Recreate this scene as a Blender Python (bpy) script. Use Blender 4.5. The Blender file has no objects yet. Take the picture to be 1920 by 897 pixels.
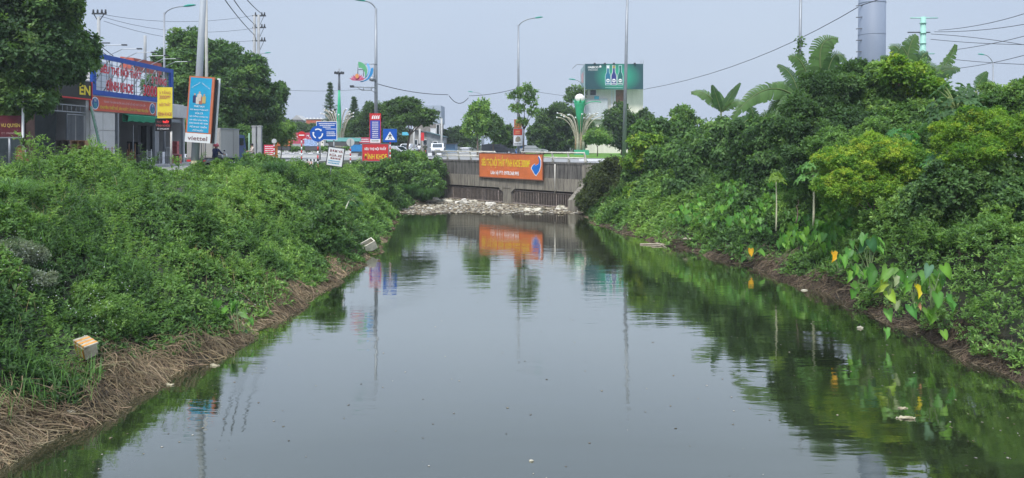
import bpy, math, random
import numpy as np
from mathutils import Vector, Matrix
R_ = math.radians
random.seed(7); RNG = np.random.default_rng(7)
sc = bpy.context.scene; COL = sc.collection

# ------------------------------------------------------------------ camera, sky, sun, exposure
F = 1400.0; EYE = 5.7; HOR = 270.0
cam_d = bpy.data.cameras.new('camera'); cam = bpy.data.objects.new('camera', cam_d); COL.objects.link(cam)
cam.location = (0, 0, EYE); cam.rotation_euler = (R_(90), 0, 0)
cam_d.sensor_width = 36; cam_d.lens = F/1920*36; cam_d.shift_y = -(448.5-HOR)/1920
cam_d.clip_start = .1; cam_d.clip_end = 8000
sc.camera = cam
SUN_EL, SUN_AZ = R_(58), R_(200)
world = bpy.data.worlds.new('World'); sc.world = world; world.use_nodes = True
wn, wl_ = world.node_tree.nodes, world.node_tree.links; wn.clear()
wo = wn.new('ShaderNodeOutputWorld'); bg = wn.new('ShaderNodeBackground'); sky = wn.new('ShaderNodeTexSky')
sky.sky_type = 'NISHITA'; sky.sun_disc = False; sky.sun_elevation = SUN_EL; sky.sun_rotation = SUN_AZ
sky.air_density = 1.5; sky.dust_density = 3.0
tc = wn.new('ShaderNodeTexCoord'); mp = wn.new('ShaderNodeMapping'); mp.inputs['Scale'].default_value = (1, 1, 2.5)
nz = wn.new('ShaderNodeTexNoise'); nz.inputs['Scale'].default_value = 1.3; nz.inputs['Detail'].default_value = 3
cr = wn.new('ShaderNodeValToRGB'); cr.color_ramp.elements[0].position = .3; cr.color_ramp.elements[1].position = .7
cr.color_ramp.elements[0].color = (2.95, 3.55, 4.75, 1); cr.color_ramp.elements[1].color = (3.45, 4.05, 5.0, 1)
mx = wn.new('ShaderNodeMix'); mx.data_type = 'RGBA'; mx.inputs[0].default_value = .93
wl_.new(tc.outputs['Generated'], mp.inputs[0]); wl_.new(mp.outputs[0], nz.inputs['Vector'])
wl_.new(nz.outputs['Fac'], cr.inputs[0]); wl_.new(sky.outputs[0], mx.inputs[6]); wl_.new(cr.outputs[0], mx.inputs[7])
# overcast sky: the cloud deck brightens smoothly towards the zenith
sx = wn.new('ShaderNodeSeparateXYZ'); wl_.new(tc.outputs['Generated'], sx.inputs[0])
cl = wn.new('ShaderNodeMath'); cl.operation = 'MAXIMUM'; cl.inputs[1].default_value = 0; wl_.new(sx.outputs['Z'], cl.inputs[0])
pw = wn.new('ShaderNodeMath'); pw.operation = 'POWER'; pw.inputs[1].default_value = 2.4; wl_.new(cl.outputs[0], pw.inputs[0])
ma = wn.new('ShaderNodeMath'); ma.operation = 'MULTIPLY_ADD'; ma.inputs[1].default_value = 2.1; ma.inputs[2].default_value = 1; wl_.new(pw.outputs[0], ma.inputs[0])
vs_ = wn.new('ShaderNodeVectorMath'); vs_.operation = 'SCALE'; wl_.new(mx.outputs[2], vs_.inputs[0]); wl_.new(ma.outputs[0], vs_.inputs['Scale'])
wl_.new(vs_.outputs[0], bg.inputs['Color']); bg.inputs['Strength'].default_value = .1
wl_.new(bg.outputs[0], wo.inputs['Surface'])
sun_d = bpy.data.lights.new('sun', 'SUN'); sun_d.energy = 2.4; sun_d.angle = R_(12); sun_d.color = (1, .97, .92)
sun = bpy.data.objects.new('sun', sun_d); COL.objects.link(sun)
sv = Vector((math.sin(SUN_AZ)*math.cos(SUN_EL), math.cos(SUN_AZ)*math.cos(SUN_EL), math.sin(SUN_EL)))
sun.rotation_euler = sv.to_track_quat('Z', 'Y').to_euler(); sun.location = (0, 0, 60)
sc.view_settings.view_transform = 'Standard'; sc.view_settings.look = 'None'; sc.view_settings.exposure = 0.68; sc.view_settings.gamma = 1
sc.render.engine = 'CYCLES'; sc.cycles.max_bounces = 6; sc.cycles.transparent_max_bounces = 4; sc.cycles.use_denoising = True

def W(px, py, d): return Vector(((px-960)/F*d, d, EYE+(HOR-py)/F*d))
ROAD = 4.05

# ------------------------------------------------------------------ materials
MATS = {}
def mat(name, c, rough=.7, var=.12, ns=3.0, metal=0, bump=0, streak=0, emit=0, c2=None, spec=.4):
    if name in MATS: return MATS[name]
    m = bpy.data.materials.new(name); m.use_nodes = True; n = m.node_tree.nodes; l = m.node_tree.links
    p = n['Principled BSDF']; p.inputs['Roughness'].default_value = rough; p.inputs['Metallic'].default_value = metal
    p.inputs['Specular IOR Level'].default_value = spec
    t = n.new('ShaderNodeTexCoord'); mpn = n.new('ShaderNodeMapping'); l.new(t.outputs['Object'], mpn.inputs[0])
    mpn.inputs['Scale'].default_value = (1, 1, .12) if streak else (1, 1, 1)
    nt = n.new('ShaderNodeTexNoise'); nt.inputs['Scale'].default_value = ns; nt.inputs['Detail'].default_value = 6; nt.inputs['Roughness'].default_value = .65
    l.new(mpn.outputs[0], nt.inputs['Vector'])
    r = n.new('ShaderNodeValToRGB'); l.new(nt.outputs['Fac'], r.inputs[0])
    r.color_ramp.elements[0].position = .32; r.color_ramp.elements[1].position = .68
    a = c2 if c2 else [x*(1-var) for x in c]; b = c if c2 else [min(1, x*(1+var)) for x in c]
    r.color_ramp.elements[0].color = (*a, 1); r.color_ramp.elements[1].color = (*b, 1)
    l.new(r.outputs[0], p.inputs['Base Color'])
    if bump:
        bn = n.new('ShaderNodeBump'); bn.inputs['Strength'].default_value = bump; bn.inputs['Distance'].default_value = .05
        l.new(nt.outputs['Fac'], bn.inputs['Height']); l.new(bn.outputs[0], p.inputs['Normal'])
    if emit:
        p.inputs['Emission Color'].default_value = (*c, 1); p.inputs['Emission Strength'].default_value = emit
    MATS[name] = m; return m
def foliage_mat(name, rough=.5, trans=.35, spec=.35):
    m = bpy.data.materials.new(name); m.use_nodes = True; n = m.node_tree.nodes; l = m.node_tree.links
    p = n['Principled BSDF']; p.inputs['Roughness'].default_value = rough; p.inputs['Specular IOR Level'].default_value = spec
    a = n.new('ShaderNodeAttribute'); a.attribute_name = 'col'
    t = n.new('ShaderNodeTexCoord'); nt = n.new('ShaderNodeTexNoise'); nt.inputs['Scale'].default_value = 1.7; nt.inputs['Detail'].default_value = 5
    l.new(t.outputs['Object'], nt.inputs['Vector'])
    mr = n.new('ShaderNodeMapRange'); mr.inputs[3].default_value = .7; mr.inputs[4].default_value = 1.3; l.new(nt.outputs['Fac'], mr.inputs[0])
    v = n.new('ShaderNodeVectorMath'); v.operation = 'SCALE'; l.new(a.outputs['Color'], v.inputs[0]); l.new(mr.outputs[0], v.inputs['Scale'])
    l.new(v.outputs[0], p.inputs['Base Color'])
    if trans:
        tr = n.new('ShaderNodeBsdfTranslucent'); v2 = n.new('ShaderNodeVectorMath'); v2.operation = 'MULTIPLY'; v2.inputs[1].default_value = (1.5, 1.5, .8)
        l.new(v.outputs[0], v2.inputs[0]); l.new(v2.outputs[0], tr.inputs['Color'])
        ms = n.new('ShaderNodeMixShader'); ms.inputs[0].default_value = trans
        l.new(p.outputs[0], ms.inputs[1]); l.new(tr.outputs[0], ms.inputs[2]); l.new(ms.outputs[0], n['Material Output'].inputs[0])
    MATS[name] = m; return m
LEAF = foliage_mat('leaf', .55, .42, .3); ROOTM = foliage_mat('dry_root', .85, 0, .2); BLADE = foliage_mat('broad_leaf', .5, .3, .35)
steel = mat('galvanised_steel', (.24, .26, .28), .45, .12, 2, metal=.35)
conc = mat('pole_concrete', (.33, .34, .34), .85, .15, 1.5, bump=.2)
white = mat('white_paint', (.72, .73, .74), .5, .07, 1.2); dark = mat('dark_metal', (.04, .045, .05), .5)
black = mat('black', (.012, .013, .015), .5); green_head = mat('green_lamp_plastic', (.02, .26, .2), .4)
wood = mat('wood', (.23, .11, .05), .55, .3, 4, streak=1); woodl = mat('light_wood', (.38, .22, .11), .6, .2, 4)
rust = mat('rusty_bar', (.30, .25, .22), .8, .4, 6); tglass = mat('dark_glass', (.02, .03, .035), .08, .1, 1, spec=.7)

# ------------------------------------------------------------------ object helpers
WL = {}
def wloc(o):
    v = Vector((0, 0, 0))
    while o is not None:
        v = v + WL.get(o.name, Vector((0, 0, 0))); o = o.parent
    return v
def thing(name, label, cat, loc, group=None, kind=None):
    o = bpy.data.objects.new(name, None); COL.objects.link(o); o.empty_display_size = .2
    o.location = loc; WL[o.name] = Vector(loc)
    if label: o['label'] = label
    if cat: o['category'] = cat
    if group: o['group'] = group
    if kind: o['kind'] = kind
    return o
def tag(o, label=None, cat=None, group=None, kind=None):
    for k, v in (('label', label), ('category', cat), ('group', group), ('kind', kind)):
        if v: o[k] = v
    return o
def link(name, me, parent=None):
    o = bpy.data.objects.new(name, me); COL.objects.link(o)
    if parent is not None: o.parent = parent
    return o
def np_mesh(name, V, Fc, mt, parent=None, cols=None, smooth=False):
    """V (n,3) world; Fc (m,k) int array"""
    V = np.asarray(V, dtype=np.float32).reshape(-1, 3); Fc = np.asarray(Fc, dtype=np.int32)
    if parent is not None: V = V - np.array(wloc(parent), dtype=np.float32)
    me = bpy.data.meshes.new(name); k = Fc.shape[1]
    me.vertices.add(len(V)); me.vertices.foreach_set('co', V.ravel())
    me.loops.add(Fc.size); me.loops.foreach_set('vertex_index', Fc.ravel())
    me.polygons.add(len(Fc)); me.polygons.foreach_set('loop_start', np.arange(0, Fc.size, k, dtype=np.int32))
    if smooth: me.polygons.foreach_set('use_smooth', np.ones(len(Fc), dtype=bool))
    me.update(calc_edges=True)
    if cols is not None:
        a = me.attributes.new('col', 'FLOAT_COLOR', 'POINT'); cols = np.asarray(cols, dtype=np.float32)
        a.data.foreach_set('color', np.concatenate([cols, np.ones((len(cols), 1), np.float32)], 1).ravel())
    me.materials.append(mt)
    return link(name, me, parent)
class MB:
    def __init__(s): s.v = []; s.f = []; s.m = []; s.mats = []; s.sm = []
    def _mi(s, mt):
        if mt not in s.mats: s.mats.append(mt)
        return s.mats.index(mt)
    def add(s, vs, fs, mt, smooth=False):
        b = len(s.v); s.v += [tuple(v) for v in vs]; mi = s._mi(mt)
        for f in fs: s.f.append([b+i for i in f]); s.m.append(mi); s.sm.append(smooth)
        return s
    def box(s, c, size, mt, M=None, bev=0):
        x, y, z = [k/2 for k in size]; c = Vector(c)
        if bev:
            b = min(bev, x*.9, z*.9); prof = [(-x+b, -z), (x-b, -z), (x, -z+b), (x, z-b), (x-b, z), (-x+b, z), (-x, z-b), (-x, -z+b)]
            vs = [Vector((p, -y, q)) for p, q in prof]+[Vector((p, y, q)) for p, q in prof]; n = 8
            fs = [list(range(n)), list(range(2*n-1, n-1, -1))]+[[(i+1) % n, i, n+i, n+(i+1) % n] for i in range(n)]
        else:
            vs = [Vector((a*x, b2*y, d*z)) for a in (-1, 1) for b2 in (-1, 1) for d in (-1, 1)]
            fs = [(0, 1, 3, 2), (4, 6, 7, 5), (0, 4, 5, 1), (2, 3, 7, 6), (0, 2, 6, 4), (1, 5, 7, 3)]
        if M is not None: vs = [M @ v for v in vs]
        return s.add([c+v for v in vs], fs, mt)
    def tube(s, pts, r, mt, n=8, cap=True):
        pts = [Vector(p) for p in pts]; rs = r if isinstance(r, (list, tuple)) else [r]*len(pts); vs = []
        up = None
        for i, p in enumerate(pts):
            t = (pts[min(i+1, len(pts)-1)]-pts[max(i-1, 0)]).normalized()
            if up is None: up = t.orthogonal().normalized()
            a = (up - t*up.dot(t)); a = a.normalized() if a.length > 1e-5 else t.orthogonal().normalized(); up = a
            b = t.cross(a)
            vs += [p+(a*math.cos(q)+b*math.sin(q))*rs[i] for q in [2*math.pi*j/n for j in range(n)]]
        fs = [(i*n+j, i*n+(j+1) % n, (i+1)*n+(j+1) % n, (i+1)*n+j) for i in range(len(pts)-1) for j in range(n)]
        if cap: fs += [list(range(n-1, -1, -1)), [(len(pts)-1)*n+j for j in range(n)]]
        return s.add(vs, fs, mt, n > 5)
    def lathe(s, c, prof, mt, n=16, M=None):
        c = Vector(c); vs = []
        for r, z in prof:
            for j in range(n):
                q = 2*math.pi*j/n; v = Vector((r*math.cos(q), r*math.sin(q), z)); vs.append(c+(M @ v if M is not None else v))
        fs = [(i*n+j, i*n+(j+1) % n, (i+1)*n+(j+1) % n, (i+1)*n+j) for i in range(len(prof)-1) for j in range(n)]
        fs += [list(range(n-1, -1, -1)), [(len(prof)-1)*n+j for j in range(n)]]
        return s.add(vs, fs, mt, True)
    def prism(s, poly, ext, mt):
        ext = Vector(ext); poly = [Vector(p) for p in poly]; n = len(poly)
        return s.add(poly+[p+ext for p in poly], [list(range(n-1, -1, -1)), list(range(n, 2*n))]+[(i, (i+1) % n, n+(i+1) % n, n+i) for i in range(n)], mt)
    def build(s, name, parent=None, label=None, kind=None, cat=None, group=None):
        o_ = wloc(parent) if parent is not None else Vector((0, 0, 0))
        me = bpy.data.meshes.new(name); me.from_pydata([Vector(v)-o_ for v in s.v], [], s.f)
        for m in s.mats: me.materials.append(m)
        me.polygons.foreach_set('material_index', s.m); me.polygons.foreach_set('use_smooth', s.sm); me.update()
        return tag(link(name, me, parent), label, cat, group, kind)
def dup(root, loc, rz=None, label=None, group=None, sc_=None):
    def cp(o, par):
        c = o.copy(); COL.objects.link(c)
        if par is not None: c.parent = par
        WL[c.name] = WL.get(o.name, Vector((0, 0, 0)))
        for ch in list(o.children): cp(ch, c)
        return c
    r = cp(root, None); r.location = loc; WL[r.name] = Vector(loc)
    if rz is not None: r.rotation_euler = (0, 0, rz)
    if sc_: r.scale = (sc_,)*3
    if label: r['label'] = label
    if group: r['group'] = group
    return r
def frame(o, u, v):
    """matrix mapping local x->u, y->v (up), z->normal at o"""
    u = Vector(u).normalized(); v = Vector(v).normalized(); n = u.cross(v)
    return Matrix(((u.x, v.x, n.x, o[0]), (u.y, v.y, n.y, o[1]), (u.z, v.z, n.z, o[2]), (0, 0, 0, 1)))
def text(s, M, x0, x1, y0, y1, mt, parent, z=.01, ext=.008, name='lettering', bold=0, label=None):
    cu = bpy.data.curves.new('t', 'FONT'); cu.body = s; cu.extrude = 0; cu.resolution_u = 3; cu.offset = bold
    ob = bpy.data.objects.new('t', cu); COL.objects.link(ob)
    dg = bpy.context.evaluated_depsgraph_get(); me = bpy.data.meshes.new_from_object(ob.evaluated_get(dg)); bpy.data.objects.remove(ob)
    n = len(me.vertices)
    if n == 0: return None
    co = np.empty(n*3); me.vertices.foreach_get('co', co); co = co.reshape(-1, 3)
    mn, mxx = co.min(0), co.max(0); sp = np.maximum(mxx-mn, 1e-6)
    q = np.empty((n, 3)); q[:, 0] = x0+(co[:, 0]-mn[0])/sp[0]*(x1-x0); q[:, 1] = y0+(co[:, 1]-mn[1])/sp[1]*(y1-y0); q[:, 2] = z+ext
    Mn = np.array(M); w = q @ Mn[:3, :3].T + Mn[:3, 3]
    if parent is not None: w = w-np.array(wloc(parent))
    me.vertices.foreach_set('co', w.ravel()); me.materials.clear(); me.materials.append(mt); me.update()
    return tag(link(name, me, parent), label)
def panel(mb, M, x0, x1, y0, y1, z0, z1, mt):
    vs = [M @ Vector((x, y, z)) for z in (z0, z1) for x, y in ((x0, y0), (x1, y0), (x1, y1), (x0, y1))]
    return mb.add(vs, [(3, 2, 1, 0), (4, 5, 6, 7), (0, 1, 5, 4), (1, 2, 6, 5), (2, 3, 7, 6), (3, 0, 4, 7)], mt)
def poly_on(M, pts, z0, z1, mt, mb=None):
    mb = mb or MB(); a = [M @ Vector((x, y, z0)) for x, y in pts]; n = (M @ Vector((0, 0, z1)))-(M @ Vector((0, 0, z0)))
    return mb.prism(a, n, mt)
def bez(p, n=10):
    p = [Vector(q) for q in p]; out = []
    for i in range(n+1):
        t = i/n; q = list(p)
        while len(q) > 1: q = [q[j].lerp(q[j+1], t) for j in range(len(q)-1)]
        out.append(q[0])
    return out

# ------------------------------------------------------------------ terrain
YL = [-60, 5, 13.3, 21, 26.6, 38.9, 50, 61, 70, 77, 80, 120]; XL = [-9.8, -9.4, -9.1, -7.95, -7.6, -7.3, -8.4, -9.6, -9.4, -7.3, -7.0, -7.0]
YR = [-60, 5, 18.1, 26.6, 34.7, 43, 53, 61, 66, 120]; XR = [13.8, 13.2, 12.4, 12.2, 11.2, 8.6, 6.1, 6.0, 6.1, 6.1]
wlf = lambda y: np.interp(y, YL, XL) + .18*np.sin(y*1.3)+.12*np.sin(y*2.9+1)
wrf = lambda y: np.interp(y, YR, XR) + .18*np.sin(y*1.1+2)+.12*np.sin(y*3.1)
def ground(x, y):
    sl, sr = wlf(y)-x, x-wrf(y)
    gl = np.interp(sl, [-3, -1.5, 0, 1.2, 3, 5, 8], [-1.2, -.8, 0, .7, 1.9, 3.1, 3.5])+np.clip((sl-8)/np.where(y > 42, .6, 2), 0, 1)*(ROAD-3.5)
    gr = np.interp(sr, [-3, -1.5, 0, 1.0, 3, 6, 10], [-1.2, -.8, 0, .75, 2.0, 3.4, ROAD])
    g = np.where(sl > sr, gl, gr)
    g = g + np.where((g > .15) & (g < 3.9), .12*np.sin(x*2.3+y*1.7)+.1*np.sin(x*1.1-y*2.1), 0)
    t = np.clip((y-96)/2, 0, 1)
    g = np.where(y > 60+0, np.where((sl > 0), np.maximum(g, np.interp(sl, [0, .8, 2.5], [0, 1.2, ROAD])*(y > 74)), g), g)
    return g*(1-t)+ROAD*t
def axis(a, b, step, far): 
    c = list(np.arange(a, b+1e-6, step)); k = step; lo, hi = a, b
    L, H = [], []
    while hi < far: k *= 1.35; hi += k; lo -= k; L.append(lo); H.append(hi)
    return np.array(L[::-1]+c+H)
gx, gy = axis(-30, 32, .5, 900), axis(4, 100, .5, 900)
X, Y = np.meshgrid(gx, gy); Z = ground(X, Y)
nx, ny = len(gx), len(gy); idx = np.arange(nx*ny).reshape(ny, nx)
Fq = np.stack([idx[:-1, :-1], idx[:-1, 1:], idx[1:, 1:], idx[1:, :-1]], -1).reshape(-1, 4)
gm = mat('soil_grass', (.035, .05, .02), .95, .3, .8, bump=.4, c2=(.035, .032, .022))
_n, _l = gm.node_tree.nodes, gm.node_tree.links; _g = _n.new('ShaderNodeNewGeometry'); _s = _n.new('ShaderNodeSeparateXYZ'); _m = _n.new('ShaderNodeMapRange'); _x = _n.new('ShaderNodeMix'); _x.data_type = 'RGBA'
_l.new(_g.outputs['Position'], _s.inputs[0]); _l.new(_s.outputs['Z'], _m.inputs[0]); _m.inputs[1].default_value = .35; _m.inputs[2].default_value = .9; _l.new(_m.outputs[0], _x.inputs[0]); _x.inputs[6].default_value = (.032, .026, .019, 1)
_b = _n['Principled BSDF'].inputs['Base Color']; _l.new(_b.links[0].from_socket, _x.inputs[7]); _l.new(_x.outputs[2], _b); _n['Principled BSDF'].inputs['Roughness'].default_value = .7
tag(np_mesh('ground', np.stack([X, Y, Z], -1), Fq, gm, smooth=True), kind='structure')

# water
wm = bpy.data.materials.new('canal_water'); wm.use_nodes = True; n = wm.node_tree.nodes; l = wm.node_tree.links; p = n['Principled BSDF']
p.inputs['Roughness'].default_value = .035; p.inputs['IOR'].default_value = 1.33
t = n.new('ShaderNodeTexCoord'); nt = n.new('ShaderNodeTexNoise'); nt.inputs['Scale'].default_value = .25; l.new(t.outputs['Object'], nt.inputs['Vector'])
r = n.new('ShaderNodeValToRGB'); r.color_ramp.elements[0].color = (.014, .019, .009, 1); r.color_ramp.elements[1].color = (.018, .024, .011, 1); l.new(nt.outputs['Fac'], r.inputs[0]); l.new(r.outputs[0], p.inputs['Base Color'])
def wave(scale, sx, sy, dist, prev, strength=1.0):
    m1 = n.new('ShaderNodeMapping'); m1.inputs['Scale'].default_value = (sx, sy, 1); l.new(t.outputs['Object'], m1.inputs[0])
    w1 = n.new('ShaderNodeTexNoise'); w1.inputs['Scale'].default_value = scale; w1.inputs['Detail'].default_value = 3; l.new(m1.outputs[0], w1.inputs['Vector'])
    b = n.new('ShaderNodeBump'); b.inputs['Strength'].default_value = strength; b.inputs['Distance'].default_value = dist; l.new(w1.outputs['Fac'], b.inputs['Height'])
    pn = n.new('ShaderNodeTexNoise'); pn.inputs['Scale'].default_value = .12; l.new(t.outputs['Object'], pn.inputs['Vector']); pr2 = n.new('ShaderNodeMapRange'); pr2.inputs[1].default_value = .38; pr2.inputs[2].default_value = .62; pr2.inputs[3].default_value = .55; pr2.inputs[4].default_value = 1.35; l.new(pn.outputs['Fac'], pr2.inputs[0]); l.new(pr2.outputs[0], b.inputs['Strength'])
    if prev: l.new(prev.outputs[0], b.inputs['Normal'])
    return b
b1 = wave(.8, .45, 1.8, .0075, None); b2 = wave(2.6, .55, 1.7, .0030, b1); l.new(b2.outputs[0], p.inputs['Normal'])
fm_ = n.new('ShaderNodeTexNoise'); fm_.inputs['Scale'].default_value = .35; fm_.inputs['Detail'].default_value = 5; fm_.inputs['Distortion'].default_value = 1.2; l.new(t.outputs['Object'], fm_.inputs['Vector'])
fr_ = n.new('ShaderNodeMapRange'); fr_.inputs[1].default_value = .45; fr_.inputs[2].default_value = .7; fr_.inputs[3].default_value = .02; fr_.inputs[4].default_value = .10; l.new(fm_.outputs['Fac'], fr_.inputs[0]); gl = n.new('ShaderNodeBsdfGlossy'); gl.inputs['Color'].default_value = (.95, .95, .90, 1); l.new(b2.outputs[0], gl.inputs['Normal']); l.new(fr_.outputs[0], gl.inputs['Roughness'])
p.inputs['Specular IOR Level'].default_value = 0; lw = n.new('ShaderNodeLayerWeight'); lw.inputs['Blend'].default_value = .5; rc = n.new('ShaderNodeValToRGB'); l.new(lw.outputs['Facing'], rc.inputs[0])
for i_, (p_, v_) in enumerate([(0, .04), (.5, .22), (.632, .37), (.758, .65), (.9, .84), (1, .97)]):
    e_ = rc.color_ramp.elements[0] if i_ == 0 else rc.color_ramp.elements[-1] if i_ == 5 else rc.color_ramp.elements.new(p_)
    e_.position = p_; e_.color = (v_, v_, v_, 1)
mw = n.new('ShaderNodeMixShader'); l.new(rc.outputs[0], mw.inputs[0]); l.new(p.outputs[0], mw.inputs[1]); l.new(gl.outputs[0], mw.inputs[2]); l.new(mw.outputs[0], n['Material Output'].inputs[0])
wx, wy = np.linspace(-13, 17, 3), np.linspace(-60, 97, 3)
X, Y = np.meshgrid(wx, wy); idx = np.arange(9).reshape(3, 3)
tag(np_mesh('canal_water', np.stack([X, Y, X*0], -1), np.stack([idx[:-1, :-1], idx[:-1, 1:], idx[1:, 1:], idx[1:, :-1]], -1).reshape(-1, 4), wm), kind='structure')

# roads and pavement (sheets, 4 mm and more above the ground)
asph = mat('asphalt', (.24, .24, .235), .9, .2, .6, bump=.2); concr = mat('concrete_paving', (.34, .33, .31), .9, .12, 1.2, bump=.15)
gg = mat('lawn_green', (.10, .22, .025), .95, .35, 2.0, bump=.5)
def sheet(name, pts, z, mt): return MB().add([(a, b, z) for a, b in pts], [list(range(len(pts)))], mt).build(name, kind='structure')
A_, B_ = Vector((-6.96, 78, 0)), Vector((6.03, 64, 0)); U_ = (B_-A_).normalized(); N_ = Vector((U_.y, -U_.x, 0))   # headwall line; N_ faces the camera
BK = -N_
sheet('road', [(-25, 12), (-20, 12), (-19.4, 30), (-17.8, 38), (-17.1, 48), (-18.3, 61), (-18, 72), (-16.2, 77), (-15.8, 92), (-25, 92)], ROAD+.012, asph)
q = [A_-U_*40+BK*.6, B_+U_*40+BK*.6, B_+U_*40+BK*13, A_-U_*40+BK*13]
sheet('bridge_road', [(v.x, v.y) for v in q], ROAD+.02, asph)
sheet('roundabout_road', [(-70, 92), (5, 86), (60, 60), (90, 60), (60, 150), (-70, 150)], ROAD+.006, mat('pale_road', (.36, .36, .36), .9, .1, .3))
sheet('lawn', [(3.5, 90), (20, 74), (45, 70), (60, 140), (2, 134)], ROAD+.028, gg)
pv = MB(); pv.box((-25.9, 48, ROAD+.06), (2.4, 26, .12), concr); pvo = pv.build('pavement', kind='structure')
for i in range(9):
    for j in range(2):
        MB().box((-26.45+j*1.12, 37+i*2.8, ROAD+.15), (1.06, 2.72, .06), concr, bev=.01).build('slab', pvo)
MB().box((-24.62, 48, ROAD+.05), (.14, 26, .16), conc).build('kerb', pvo)

# ------------------------------------------------------------------ foliage
def unit(a): return a/np.maximum(np.linalg.norm(a, axis=-1, keepdims=True), 1e-9)
def leaf_arrays(P, A, N, L, Wd, C, oval=False):
    A = unit(A); S = unit(np.cross(A, N)); N2 = np.cross(S, A); L = L[:, None]; Wd = Wd[:, None]
    n = len(P)
    if oval:
        v = np.stack([P, P+A*L*.3+S*Wd*.46+N2*Wd*.12, P+A*L*.68+S*Wd*.36+N2*Wd*.05-N2*L*.05, P+A*L-N2*L*.2,
                      P+A*L*.68-S*Wd*.36+N2*Wd*.05-N2*L*.05, P+A*L*.3-S*Wd*.46+N2*Wd*.12], 1)
        b = np.arange(n)[:, None]*6; f = np.concatenate([b+np.array([0, 1, 2, 3]), b+np.array([0, 3, 4, 5])], 0)
        return v.reshape(-1, 3), f, np.repeat(C, 6, 0)
    v = np.stack([P, P+A*L*.45+S*Wd*.5+N2*Wd*.16, P+A*L-N2*L*.15, P+A*L*.45-S*Wd*.5+N2*Wd*.16], 1)
    b = np.arange(n)[:, None]*4; f = np.concatenate([b+np.array([0, 1, 2]), b+np.array([0, 2, 3])], 0)
    return v.reshape(-1, 3), f, np.repeat(C, 4, 0)
def sprigs(Cn, Ax, k, L, Wd, col, tilt=(.5, 1.35), jit=.25, var=.22, up=.3):
    """k leaves round every sprig centre"""
    M = len(Cn); Ax = unit(Ax+RNG.normal(0, .25, (M, 3)))
    ref = np.where(np.abs(Ax[:, 2:3]) < .9, np.array([[0, 0, 1.]]), np.array([[1., 0, 0]])); E1 = unit(np.cross(Ax, ref)); E2 = np.cross(Ax, E1)
    rep = lambda a: np.repeat(a, k, 0)
    ph = (np.tile(np.arange(k)*2.4, M)+rep(RNG.uniform(0, 6.3, M)))[:, None]+RNG.normal(0, .3, (M*k, 1)); t = RNG.uniform(*tilt, (M*k, 1))
    D = rep(Ax)*np.cos(t)+(rep(E1)*np.cos(ph)+rep(E2)*np.sin(ph))*np.sin(t)
    Nn = rep(Ax)+np.array([0, 0, up])+RNG.normal(0, .3, (M*k, 3))
    s = RNG.uniform(.65, 1.25, M*k)
    Lr = np.repeat(L, k) if np.ndim(L) else np.full(M*k, L); Wr = np.repeat(Wd, k) if np.ndim(Wd) else np.full(M*k, Wd)
    P = rep(Cn)+D*(Lr*.12)[:, None]+RNG.normal(0, 1, (M*k, 3))*(Lr*jit)[:, None]
    C = rep(col)*(1+RNG.normal(0, var, (M*k, 1))).clip(.4, 1.9)
    return P, D, Nn, Lr*s, Wr*s, C
class Field:
    def __init__(s, x0, x1, y0, y1, st=.1):
        s.x0, s.y0, s.st = x0, y0, st; s.nx, s.ny = int((x1-x0)/st)+1, int((y1-y0)/st)+1
        s.H = np.zeros((s.ny, s.nx)); s.T = np.full((s.ny, s.nx), .5)
    def dome(s, x, y, r, h, t):
        i0, i1 = max(0, int((x-r-s.x0)/s.st)), min(s.nx, int((x+r-s.x0)/s.st)+2); j0, j1 = max(0, int((y-r-s.y0)/s.st)), min(s.ny, int((y+r-s.y0)/s.st)+2)
        if i0 >= i1 or j0 >= j1: return
        gx_ = s.x0+np.arange(i0, i1)*s.st; gy_ = s.y0+np.arange(j0, j1)*s.st; d = ((gx_[None]-x)**2+(gy_[:, None]-y)**2)/r**2
        v = h*np.sqrt(np.clip(1-d, 0, 1)); sub = s.H[j0:j1, i0:i1]; m = v > sub; sub[m] = v[m]; s.T[j0:j1, i0:i1][m] = t
    def get(s, x, y):
        i = np.clip(((x-s.x0)/s.st).astype(int), 0, s.nx-1); j = np.clip(((y-s.y0)/s.st).astype(int), 0, s.ny-1); return s.H[j, i], s.T[j, i]

GREENS = np.array([(.048, .105, .032), (.090, .18, .050), (.145, .265, .068), (.23, .36, .095)])
def ramp(t, pal=GREENS):
    t = np.clip(t, 0, .999)*(len(pal)-1); i = t.astype(int); f = (t-i)[:, None]; return pal[i]*(1-f)+pal[i+1]*f

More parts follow.
